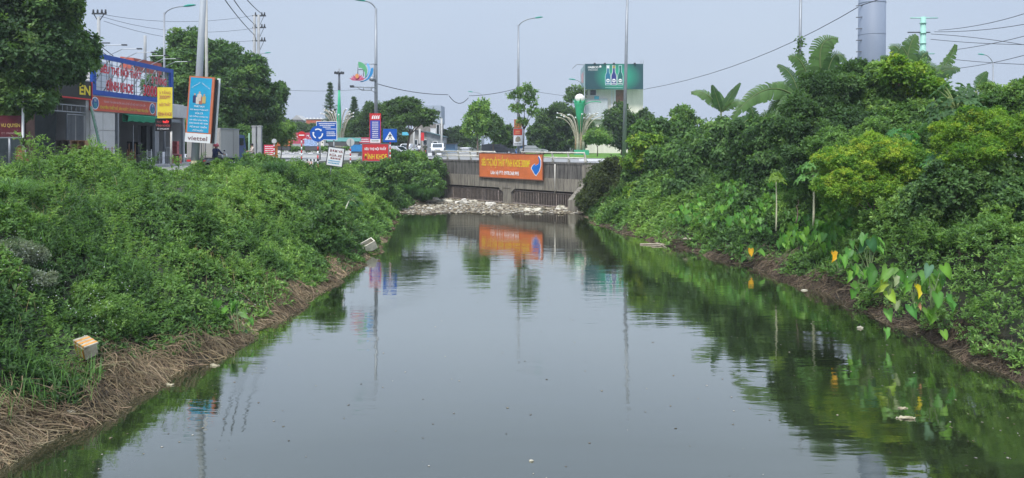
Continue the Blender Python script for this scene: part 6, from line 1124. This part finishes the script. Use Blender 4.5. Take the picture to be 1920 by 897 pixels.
for a in (1202, 1206): MB().tube([W(a, 121, Db), W(a, 113, Db)], .04, steel, 4).build('rod', hbd)
m = MB(); m.tube([W(1095, 122, Db+1), W(1082, 121, Db+1), W(1073, 129, Db+1)], .06, steel, 5); m.build('bracket', hbd)
# grey metal building in the centre left
D = 145
gb = thing('grey_sheet_building', 'grey sheet-metal clad building rising behind the crossing sign trees', 'building', W(800, 285, D)); xa, xb = W(774, 0, D).x, W(827, 0, D).x
MB().box(((xa+xb)/2, D+4, W(0, 215, D).z), (xb-xa, 8, 34*D/F), mat('grey_sheet', (.33, .38, .44), .6, .08, 1, streak=1)).build('upper_wall', gb); MB().box(((xa+xb)/2-.1, D+4, (W(0, 232, D).z+ROAD)/2), (xb-xa-.3, 7.8, W(0, 232, D).z-ROAD), mat('old_render', (.24, .22, .2), .9, .25, 1)).build('lower_wall', gb)
window(gb, W(812, 0, D).x, D+.1, W(0, 246, D).z, .9, .9, white); window(gb, W(821, 0, D).x, D+.1, W(0, 245, D).z, .5, 2.2); disc(frame(W(821.5, 211, D-.05), (1, 0, 0), (0, 0, 1)), 0, 0, .38, 0, .06, dark).build('vent', gb)
def shed(label, px0, px1, pyt, pye, d, mt, roofm, cat='building', name='shed', wins=0):
    T = thing(name, label, cat, W((px0+px1)/2, 285, d)); a, b_ = W(px0, pyt, d), W(px1, pye, d); MB().prism([(a.x, d, ROAD), (b_.x, d, ROAD), (b_.x, d, b_.z), (a.x, d, a.z)], (0, 6, 0), mt).build('wall', T); MB().prism([(a.x-.2, d-.5, a.z+.02), (b_.x+.2, d-.5, b_.z+.02), (b_.x+.2, d-.5, b_.z+.15), (a.x-.2, d-.5, a.z+.15)], (0, 7, 0), roofm).build('roof', T)
    for i in range(wins): window(T, a.x+(b_.x-a.x)*(i+.6)/(wins+.2), d, (ROAD+min(a.z, b_.z))/2+.2, .7, .9)
    return T
shed('brown shed with a sloping roof in front of the grey building', 768, 808, 243, 252, 138, mat('shed_wall', (.25, .24, .22), .9, .2, 1), dark, wins=2); shed('lower shed with pale posters at the right foot of the grey building', 800, 832, 248, 258, 136, mat('shed_wall2', (.2, .22, .23), .9, .3, 1.5), mat('teal_roof', (.06, .12, .13), .6), wins=1)
shed('grey house end between the crossing sign and the concrete posts', 735, 765, 262, 262, 150, mat('shed_wall3', (.33, .33, .31), .9), dark)
T = shed('small grey gabled house above the trees beyond the mural', 546, 568, 226, 226, 210, mat('house_grey', (.38, .38, .37), .85), mat('tile_grey', (.15, .14, .13), .8), cat='house', name='house', wins=1); a, b_, c_ = W(544, 226, 209.5), W(570, 226, 209.5), W(556, 216, 209.5); MB().prism([a, b_, c_], (0, 6, 0), mat('house_grey', (.38, .38, .37), .85)).build('gable', T)
T = shed('cream house with a red band behind the blue board', 573, 607, 224, 224, 200, cream, cream, cat='house', name='house', wins=2); MB().box(W(588, 231, 199.8), (3.9, .2, 1.7), mat('brick_red', (.45, .13, .07), .8)).build('red_band', T)
for i in range(5): MB().box(W(576+i*6.5, 222.5, 199.9), (.25, .25, .5), white).build('parapet_post', T)
for px, y0, d, lb in ((776, 238, 118, 'leftmost pale concrete post by the grey building'), (787, 242, 116, 'second pale concrete post by the grey building'), (828, 222, 120, 'tall pale post at the right corner of the grey building')): pole(lb, px, 290, px, y0, d, .17, .15, mat('post_grey', (.42, .42, .40), .8), 'concrete_post', 'post')
vboard('red vertical sign on the shed of the grey building', 789, 249, 795, 264, 115, redp); vboard('small cyan shop sign beyond the crossing sign', 754, 248, 766, 254, 130, mat('cyan_sign', (.1, .45, .6), .5))
shed('blue container hut right of the grey building', 836, 853, 271, 271, 128, mat('container_blue', (.08, .16, .25), .6), dark); shed('low white kiosk beyond the bridge railing', 866, 876, 279, 279, 110, white, white, name='kiosk', cat='kiosk'); shed('blue canopy behind the poster lamp', 966, 985, 274, 274, 130, mat('canopy_blue', (.04, .14, .4), .6), dark, name='canopy', cat='canopy')

# ------------------------------------------------------------------ far trees
GF = 'trees beyond the bridge'
def ft(lb, px, d, lobes, L=.5, t=.45, tr=.2, cat='tree', pal=FARG, cover=2.1, name='broadleaf_tree', **kw): tree(name, lb, cat, W(px, 288, d)*1 if False else (W(px, 288, d).x, d, ROAD), [lob(a, b, d+random.uniform(-1, 1), c, e) for a, b, c, e in lobes], L, L*.5, trunk_r=tr, group=GF, cover=cover, tint=t, tvar=.22, pal=pal, **kw)
ft('flat-topped dark tree over the crossing sign', 762, 92, [(765, 205, 26, 18), (790, 218, 24, 12), (740, 215, 24, 18), (775, 225, 34, 10), (800, 226, 12, 8)], .42, .4, .16)
ft('round tree behind the lotus lamp pole', 700, 118, [(690, 225, 22, 20), (710, 215, 22, 20), (675, 245, 18, 16), (720, 240, 24, 20)], .45, .45)
ft('tree filling the gap between the conifer and the lamp pole', 668, 130, [(668, 245, 20, 16), (655, 260, 22, 14), (690, 262, 26, 12)], .5, .35)
ft('light green tree left of the orange banner', 895, 90, [(893, 225, 22, 22), (902, 205, 15, 14), (888, 245, 18, 16)], .38, .65, .12, pal=GREENS*1.1)
ft('slender green tree right of the light green one', 925, 100, [(925, 245, 18, 24), (938, 255, 14, 18), (915, 232, 14, 18)], .38, .5, .1)
ft('dark tree left of the light green tree', 850, 150, [(848, 258, 22, 14), (868, 256, 18, 16), (880, 268, 20, 14)], .5, .3)
ft('wide bushy tree behind the orange banner', 1030, 121, [(1030, 240, 30, 30), (1010, 262, 22, 20), (1050, 225, 26, 26), (1060, 255, 24, 26), (1040, 275, 30, 14)], .42, .42, .18)
ft('bushy tree left of the beer building', 1075, 122, [(1068, 225, 20, 26), (1100, 250, 22, 24), (1080, 262, 24, 22)], .5, .45)
ft('tree in front of the right half of the beer building', 1165, 108, [(1160, 225, 26, 24), (1195, 245, 28, 28), (1210, 230, 18, 20), (1145, 250, 20, 22), (1185, 268, 34, 18)], .42, .42)
ft('small round tree on the lawn with a slim dark trunk', 1119, 96, [(1120, 256, 20, 12), (1112, 262, 14, 10), (1130, 263, 14, 9)], .34, .75, .07, pal=GREENS)
ft('plume tree with pale fronds left of the billboard', 1077, 128, [(1078, 175, 14, 10), (1068, 185, 9, 9), (1090, 178, 8, 8)], .6, .7, .12, cover=1.3)
ft('far tree left of the orange poster', 955, 120, [(950, 258, 16, 20), (962, 268, 14, 14), (940, 275, 20, 10)], .45, .35)
ft('dark tree beyond the parked cars behind the left railing', 820, 165, [(835, 262, 20, 12), (815, 270, 16, 10)], .55, .25)
ft('low tree mass behind the red board', 745, 150, [(745, 255, 22, 20), (720, 265, 24, 16), (765, 268, 16, 12)], .5, .3)
ft('tree above the small grey house', 540, 170, [(530, 235, 20, 12), (558, 245, 22, 12), (590, 250, 26, 12), (510, 240, 18, 16)], .55, .3)
ft('ragged tree hiding the left bank end of the roundabout', 622, 140, [(610, 252, 20, 14), (640, 262, 24, 12)], .5, .3)
# thin sapling by the lamp
tree('sapling', 'thin open sapling with sparse leaves beside the poster lamp', 'tree', (W(981, 290, 84).x, 84, ROAD), [lob(985, 175, 84, 16, 16), lob(998, 192, 84, 12, 10), lob(966, 180, 84, 12, 9), lob(972, 205, 84, 15, 8), lob(1000, 212, 84, 12, 8), lob(980, 232, 84, 12, 7)], .30, .15, trunk_r=.09, cover=.9, tint=.55, fill=.6, barkm=bark_d)
# conifers
def conifer(lb, px, ytop, ybot, wpx, d):
    b = Vector((W(px, 290, d).x, d, ROAD)); T = thing('conifer', lb, 'conifer', b, 'tall conifers beyond the roundabout'); t = W(px, ytop, d); MB().tube([b, t], [.25, .03], bark_d, 7).build('trunk', T)
    P, A = [], []; u = d/F; zb, zt = W(0, ybot, d).z, t.z; nl = 15
    for i in range(nl):
        f_ = i/nl; z = zb+(zt-zb)*f_; R = wpx*u*(1-f_)**.95*random.uniform(.75, 1.1)
        for j in range(8):
            a = random.uniform(0, 6.28); 
            for k in range(7): q = (k+1)/7; P.append((b.x+math.cos(a)*R*q, b.y+math.sin(a)*R*q, z+R*.35*q*q)); A.append((math.cos(a)*.5, math.sin(a)*.5, .8))
    P, A = np.array(P), np.array(A, dtype=float); v, f, c = leaf_arrays(*sprigs(P, A, 5, .34, .10, ramp(np.full(len(P), .25), DARK*1.2), tilt=(.2, 1.1))); np_mesh('crown', v, f, LEAF, T, cols=c)
conifer('tallest conifer left of the fountain lamp spire', 619, 153, 248, 21, 128); conifer('shorter conifer right of the fountain lamp spire', 664, 181, 252, 17, 132)

# ------------------------------------------------------------------ vehicles
def wheel(T, c, r, w=.2):
    M = Matrix.Rotation(math.pi/2, 3, 'Y'); wo_ = MB().lathe(c, [(r*.8, -w/2), (r, -w/2+.03), (r, w/2-.03), (r*.8, w/2)], black, 18, M).build('wheel', T); MB().lathe(c, [(r*.55, -w/2-.012), (r*.6, 0), (r*.55, w/2+.012)], steel, 12, M).build('rim', wo_)
def car(label, p, rz, paint, kind='pickup', name='car', cat='car', s=1.0):
    """front faces local -y"""
    p = Vector(p); T = thing(name, label, cat, p); base = [(-2.3, .45), (-2.35, .75), (-2.2, .95), (-1.2, 1.05), (-.55, 1.62), (.9, 1.66), (1.5 if kind != 'sedan' else 1.6, 1.05 if kind != 'van' else 1.64), (2.35, 1.0 if kind != 'van' else 1.5), (2.4, .5), (2.3, .4), (-2.2, .38)]
    if kind == 'sedan': base = [(-2.2, .35), (-2.25, .6), (-2.0, .82), (-1.1, .92), (-.45, 1.38), (.8, 1.4), (1.5, 1.0), (2.15, .95), (2.25, .55), (2.15, .35)]
    m = MB(); m.prism([(-.86, y, z) for y, z in base], (1.72, 0, 0), paint); bo = m.build('body', T)
    for o in (bo,):
        for v in o.data.vertices: v.co.x *= (1 if v.co.z < 1.0 else .86)
    hi = 1.56 if kind != 'sedan' else 1.34; lo = 1.08 if kind != 'sedan' else .95
    y0, y1 = (-1.18, -.58) if kind != 'sedan' else (-1.05, -.48)
    MB().prism([(-.70, y0-.03, lo), (.70, y0-.03, lo), (.66, y1-.03, hi), (-.66, y1-.03, hi)], (0, -.012, .008), tglass).build('windscreen', T)
    for sd in (-1, 1):
        MB().prism([(sd*.872 if sd < 0 else .862, -.95, lo), (sd*.872 if sd < 0 else .862, 1.2, lo), (sd*.755 if sd < 0 else .745, .85, hi), (sd*.755 if sd < 0 else .745, -.5, hi)], (.012, 0, 0), tglass).build('side_window', T)
        MB().box((sd*.66, -2.3 if kind != 'sedan' else -2.19, .72 if kind != 'sedan' else .62), (.34, .12, .18), white, bev=.03).build('headlight', T)
        MB().box((sd*.98, -.75, 1.05), (.16, .08, .14), paint, bev=.03).build('mirror', T)
        for y_ in (-1.45, 1.4): wheel(T, Vector((sd*.78, y_, .36)), .36)
    MB().box((0, -2.33 if kind != 'sedan' else -2.22, .68 if kind != 'sedan' else .58), (.8, .08, .2), dark, bev=.03).build('grille', T); MB().box((0, -2.33 if kind != 'sedan' else -2.2, .42), (1.6, .18, .2), dark, bev=.04).build('bumper', T)
    # the meshes were made round the world origin: they keep their local coordinates
    for o in [T]+[o for ch in T.children for o in (ch, *ch.children)]:
        if o.type == 'MESH':
            if o.parent is T and True:
                for v in o.data.vertices: v.co = (v.co+p)
            else:
                for v in o.data.vertices: v.co = (v.co+p)
    T.rotation_euler = (0, 0, rz); T.scale = (s, s, s); return T
carw = mat('car_white', (.72, .73, .75), .25, .02, 1, spec=.6); carb = mat('car_dark', (.03, .035, .045), .25, .05, 1, spec=.6); cars = mat('car_silver', (.42, .43, .45), .3, .03, 1, metal=.5)
car('white pickup truck heading left of the concrete posts', (W(764, 290, 118).x, 118, ROAD), -.35, carw, 'pickup', 'pickup_truck', 'pickup', 1.0); car('white van facing the bridge above the left bank shrub', (W(820, 290, 112).x, 112, ROAD), .1, carw, 'van', 'van', 'van', 1.05)
car('white sedan half hidden by weeds under the crossing sign', (W(742, 298, 84).x, 84, ROAD), 1.2, carw, 'sedan', 'car', 'car'); car('dark car roof showing over the middle of the orange banner', (W(935, 290, 105).x, 105, ROAD), 1.57, carb, 'van', 'car', 'car'); car('silver car behind the right end of the orange banner', (W(998, 290, 108).x, 108, ROAD), 1.5, cars, 'sedan', 'car', 'car'); car('dark car beside the white pickup truck', (W(744, 290, 122).x, 122, ROAD), -1.2, carb, 'sedan', 'car', 'car')
# box truck
tk = thing('box_truck', 'grey box truck with blue cab parked behind the thick advert pole', 'truck', (-20, 49, ROAD)); tg = mat('truck_grey', (.36, .35, .33), .55, .1, 1, streak=1); tg2 = mat('truck_door', (.33, .32, .30), .55, .1, 1, streak=1)
xL, xR = -20.9, -18.75; zt, zb = 6.72, 4.75
MB().box(((xL+xR)/2, 48+1.65, (zt+zb)/2), (xR-xL, 3.3, zt-zb), tg, bev=.03).build('cargo_box', tk)
for a, b_ in ((xL+.06, (xL+xR)/2-.02), ((xL+xR)/2+.02, xR-.06)): MB().box(((a+b_)/2, 47.985, (zt+zb)/2), (b_-a, .05, zt-zb-.14), tg2, bev=.01).build('rear_door', tk)
for x in (-20.4, -19.95, -19.7, -19.2): MB().tube([(x, 47.93, zb+.1), (x, 47.93, zt-.1)], .022, steel, 6).build('lock_rod', tk)
MB().box((xR+.012, 50.6, 5.75), (.04, .8, 1.7), tg2, bev=.01).build('side_door', tk); MB().box((xR+.01, 49.65, zt-.05), (.05, 3.32, .08), steel).build('edge_rail', tk); MB().box((xR+.01, 49.65, zb+.05), (.05, 3.32, .08), steel).build('edge_rail', tk)
MB().box(((xL+xR)/2, 50.2, 4.62), (1.0, 5.2, .2), dark).build('chassis', tk); cb = mat('cab_blue', (.02, .07, .2), .35, .1, 1); MB().prism([(xL+.1, 51.45, 4.5), (xL+.1, 52.9, 4.5), (xL+.1, 52.9, 5.5), (xL+.1, 52.6, 6.3), (xL+.1, 51.5, 6.35)], (1.95, 0, 0), cb).build('cab', tk); MB().box((xR-.08, 52.0, 5.85), (.04, .7, .5), tglass).build('cab_window', tk)
for x in (xL+.3, xR-.3):
    for y_ in (48.9, 52.2): wheel(tk, Vector((x, y_, ROAD+.4)), .38, .26)
MB().lathe((xR+.02, 48.9, 4.95), [(.01, 0), (.11, .0), (.11, .05), (.01, .05)], white, 12, Matrix.Rotation(math.pi/2, 3, 'Y')).build('reflector', tk)
for x in (xL+.2, xR-.2): MB().box((x, 47.9, 4.62), (.3, .08, .12), redp).build('tail_light', tk)

# ------------------------------------------------------------------ people and motorbikes
def person_mesh(T, J, rad, zones, name='body'):
    """J joints, rad radii, bones as tapered chains welded by a voxel-like union (skin modifier)"""
    bones = [('pelvis', 'waist'), ('waist', 'chest'), ('chest', 'neck'), ('neck', 'head'), ('head', 'crown'), ('chest', 'shl'), ('shl', 'ell'), ('ell', 'wrl'), ('wrl', 'hdl'), ('chest', 'shr'), ('shr', 'elr'), ('elr', 'wrr'), ('wrr', 'hdr'), ('pelvis', 'hil'), ('hil', 'knl'), ('knl', 'anl'), ('anl', 'tol'), ('pelvis', 'hir'), ('hir', 'knr'), ('knr', 'anr'), ('anr', 'tor')]
    names = list(J); V = [Vector(J[k]) for k in names]; E = [(names.index(a), names.index(b)) for a, b in bones]
    for h_, e_ in (('hdl', 'wrl'), ('hdr', 'wrr')):
        hv, ev = Vector(J[h_]), Vector(J[e_]); dr = (hv-ev).normalized(); sd = dr.cross(Vector((0, 0, 1))).normalized()
        for k in range(5):
            a = hv+dr*(.05+.01*(2-abs(k-2)))+sd*(k-2)*.02+Vector((0, 0, -.01)); b = a+dr*.03-Vector((0, 0, .025)); i0 = len(V); V += [a, b]; names += [h_+'f%d' % k, h_+'t%d' % k]; E += [(names.index(h_), i0), (i0, i0+1)]; rad[h_+'f%d' % k] = .011; rad[h_+'t%d' % k] = .009
    me = bpy.data.meshes.new(name); me.from_pydata(V, E, []); o = bpy.data.objects.new(name, me); COL.objects.link(o)
    md = o.modifiers.new('s', 'SKIN'); md.use_smooth_shade = True
    for i, k in enumerate(names): r = rad[k]; me.skin_vertices[0].data[i].radius = (r, r)
    me.skin_vertices[0].data[0].use_root = True; o.modifiers.new('u', 'SUBSURF').levels = 1
    dg = bpy.context.evaluated_depsgraph_get(); m2 = bpy.data.meshes.new_from_object(o.evaluated_get(dg)); bpy.data.objects.remove(o)
    off = wloc(T)
    for m_ in set(z[0] for z in zones): m2.materials.append(m_)
    ml = list(m2.materials); m2.materials.clear()
    ml = []
    for z in zones:
        if z[0] not in ml: ml.append(z[0])
    for m_ in ml: m2.materials.append(m_)
    for pl in m2.polygons:
        c = pl.center; best = min(zones, key=lambda z: min((c-Vector(J[j])).length-rad[j]*.6 for j in z[1])); pl.material_index = ml.index(best[0])
    m2.name = name; return link(name, m2, T)
skin = mat('skin', (.38, .22, .15), .6, .08, 4); hair = mat('hair', (.015, .012, .01), .6)
def rider(label, p, rz, jacket, trousers, helmet=None, seated=True, group=None):
    """seated figure facing local +y, seat at z=.78"""
    T = thing('person', label, 'person', p, group); z = .78 if seated == 'bike' else .45
    J = dict(pelvis=(0, 0, z+.08), waist=(0, .03, z+.24), chest=(0, .07, z+.46), neck=(0, .09, z+.62), head=(0, .11, z+.72), crown=(0, .11, z+.82), shl=(-.18, .07, z+.53), ell=(-.27, .22, z+.32), wrl=(-.27, .42, z+.25), hdl=(-.27, .49, z+.25), shr=(.18, .07, z+.53), elr=(.27, .22, z+.32), wrr=(.27, .42, z+.25), hdr=(.27, .49, z+.25), hil=(-.11, .03, z+.06), knl=(-.16, .42, z+.02), anl=(-.17, .38, z-.38), tol=(-.17, .52, z-.43), hir=(.11, .03, z+.06), knr=(.16, .42, z+.02), anr=(.17, .38, z-.38), tor=(.17, .52, z-.43))
    rad = dict(pelvis=.15, waist=.14, chest=.16, neck=.06, head=.095, crown=.08, shl=.075, ell=.05, wrl=.035, hdl=.035, shr=.075, elr=.05, wrr=.035, hdr=.035, hil=.10, knl=.07, anl=.045, tol=.04, hir=.10, knr=.07, anr=.045, tor=.04)
    person_mesh(T, J, rad, [(skin, ['neck', 'head', 'crown', 'hdl', 'hdr', 'wrl', 'wrr']), (jacket, ['waist', 'chest', 'shl', 'shr', 'ell', 'elr']), (trousers, ['pelvis', 'hil', 'hir', 'knl', 'knr', 'anl', 'anr']), (dark, ['tol', 'tor'])])
    hz_ = z+.70
    MB().lathe((0, .1, hz_), [(.145, 0), (.155, .06), (.14, .14), (.09, .2), (.01, .22)] if helmet else [(.10, .02), (.112, .08), (.10, .14), (.06, .175), (.01, .18)], helmet or hair, 16).build('helmet' if helmet else 'hair', T)
    if T.children[-1]: 
        for v in T.children[-1].data.vertices: v.co += Vector(p)
    m = MB(); hc = Vector((0, .11, z+.75))
    for sd in (-1, 1): m.box(hc+Vector((sd*.035, .095, .0)), (.025, .012, .012), hair)
    m.box(hc+Vector((0, .105, -.035)), (.025, .03, .03), skin); m.box(hc+Vector((0, .098, -.07)), (.05, .012, .01), mat('lips', (.3, .1, .09), .5)); f_ = m.build('face', T)
    for v in f_.data.vertices: v.co += Vector(p)
    T.rotation_euler = (0, 0, rz); return T
def motorbike(label, p, rz, paint, group=None):
    T = thing('motorbike', label, 'motorbike', p, group); off = Vector(p)
    def fin(mb, n_): o = mb.build(n_, T); 
    def tr_(mb): mb.v = [tuple(Vector(v)+off) for v in mb.v]; return mb
    for y_ in (-.6, .62):
        M = Matrix.Rotation(math.pi/2, 3, 'Y'); w_ = tr_(MB().lathe((0, y_, .28), [(.22, -.05), (.28, -.02), (.28, .02), (.22, .05)], black, 20, M)).build('wheel', T); tr_(MB().lathe((0, y_, .28), [(.17, -.056), (.2, 0), (.17, .056)], steel, 14, M)).build('rim', w_)
    tr_(MB().prism([(-.13, -.75, .62), (-.13, -.1, .45), (-.13, .25, .42), (-.13, .42, .95), (-.13, .34, 1.0), (-.13, .12, .55), (-.13, .0, .72), (-.13, -.7, .78)], (.26, 0, 0), paint)).build('body', T)
    tr_(MB().box((0, -.33, .76), (.25, .75, .09), black, bev=.03)).build('seat', T); tr_(MB().tube([(-.3, .38, 1.05), (-.12, .46, 1.08), (.12, .46, 1.08), (.3, .38, 1.05)], .018, dark, 8)).build('handlebar', T)
    tr_(MB().tube([(0, .42, .95), (0, .62, .28)], .03, steel, 8)).build('fork', T); tr_(MB().box((0, -.82, .66), (.14, .06, .08), redp, bev=.02)).build('tail_light', T); tr_(MB().box((0, .5, .92), (.16, .1, .14), white, bev=.03)).build('headlight', T)
    for sd in (-1, 1): tr_(MB().tube([(sd*.27, .4, 1.06), (sd*.33, .38, 1.2)], .008, dark, 6)).build('mirror_stem', T); tr_(MB().box((sd*.34, .38, 1.23), (.11, .02, .07), dark, bev=.01)).build('mirror', T)
    T.rotation_euler = (0, 0, rz); return T
navy = mat('navy_jacket', (.012, .018, .07), .8, .2, 4); bp = Vector((W(403, 0, 43).x, 43, ROAD+.02))
rider('motorcyclist in navy jacket and pink helmet seen from behind', bp-Vector((0, 0, .02)), -.35, navy, dark, mat('pink_helmet', (.55, .09, .12), .3), 'bike'); motorbike('dark motorbike under the rider with the pink helmet', bp, -.35, mat('bike_grey', (.25, .25, .26), .4))
b2 = Vector((W(786, 0, 100).x, 100, ROAD)); rider('motorcyclist in a white shirt beyond the bridge', b2, .2, white, dark, dark, 'bike'); motorbike('motorbike of the white-shirted rider', b2, .2, dark)
b3 = Vector((W(797, 0, 101).x, 101, ROAD)); rider('dark clothed motorcyclist right of the white-shirted one', b3, .1, mat('olive_cloth', (.05, .06, .04), .8), dark, dark, 'bike'); motorbike('motorbike of the dark clothed rider', b3, .1, redp)
b4 = Vector((W(475, 0, 58).x, 58, ROAD+.35)); rider('bare-headed person in beige shirt sitting by the stall table', b4, 2.2, mat('beige_shirt', (.5, .42, .36), .8), dark, None, True); T = thing('stool', 'stool under the person in the beige shirt', 'stool', b4-Vector((0, 0, .35))); MB().box(b4+Vector((0, 0, .38)), (.35, .35, .05), wood).build('seat', T)
for a in (-.13, .13):
    for b_ in (-.13, .13): MB().box(b4+Vector((a, b_, .0)), (.04, .04, .7), wood).build('leg', T)

# ------------------------------------------------------------------ humid air
hz = bpy.data.materials.new('haze'); hz.use_nodes = True; n = hz.node_tree.nodes; l = hz.node_tree.links; n.remove(n['Principled BSDF'])
pv = n.new('ShaderNodeVolumePrincipled'); pv.inputs['Color'].default_value = (.85, .9, .97, 1); pv.inputs['Density'].default_value = .0005; pv.inputs['Anisotropy'].default_value = .2; l.new(pv.outputs[0], n['Material Output'].inputs['Volume'])
MB().box((0, 50, 14), (3200, 3200, 34), hz).build('haze', kind='stuff')
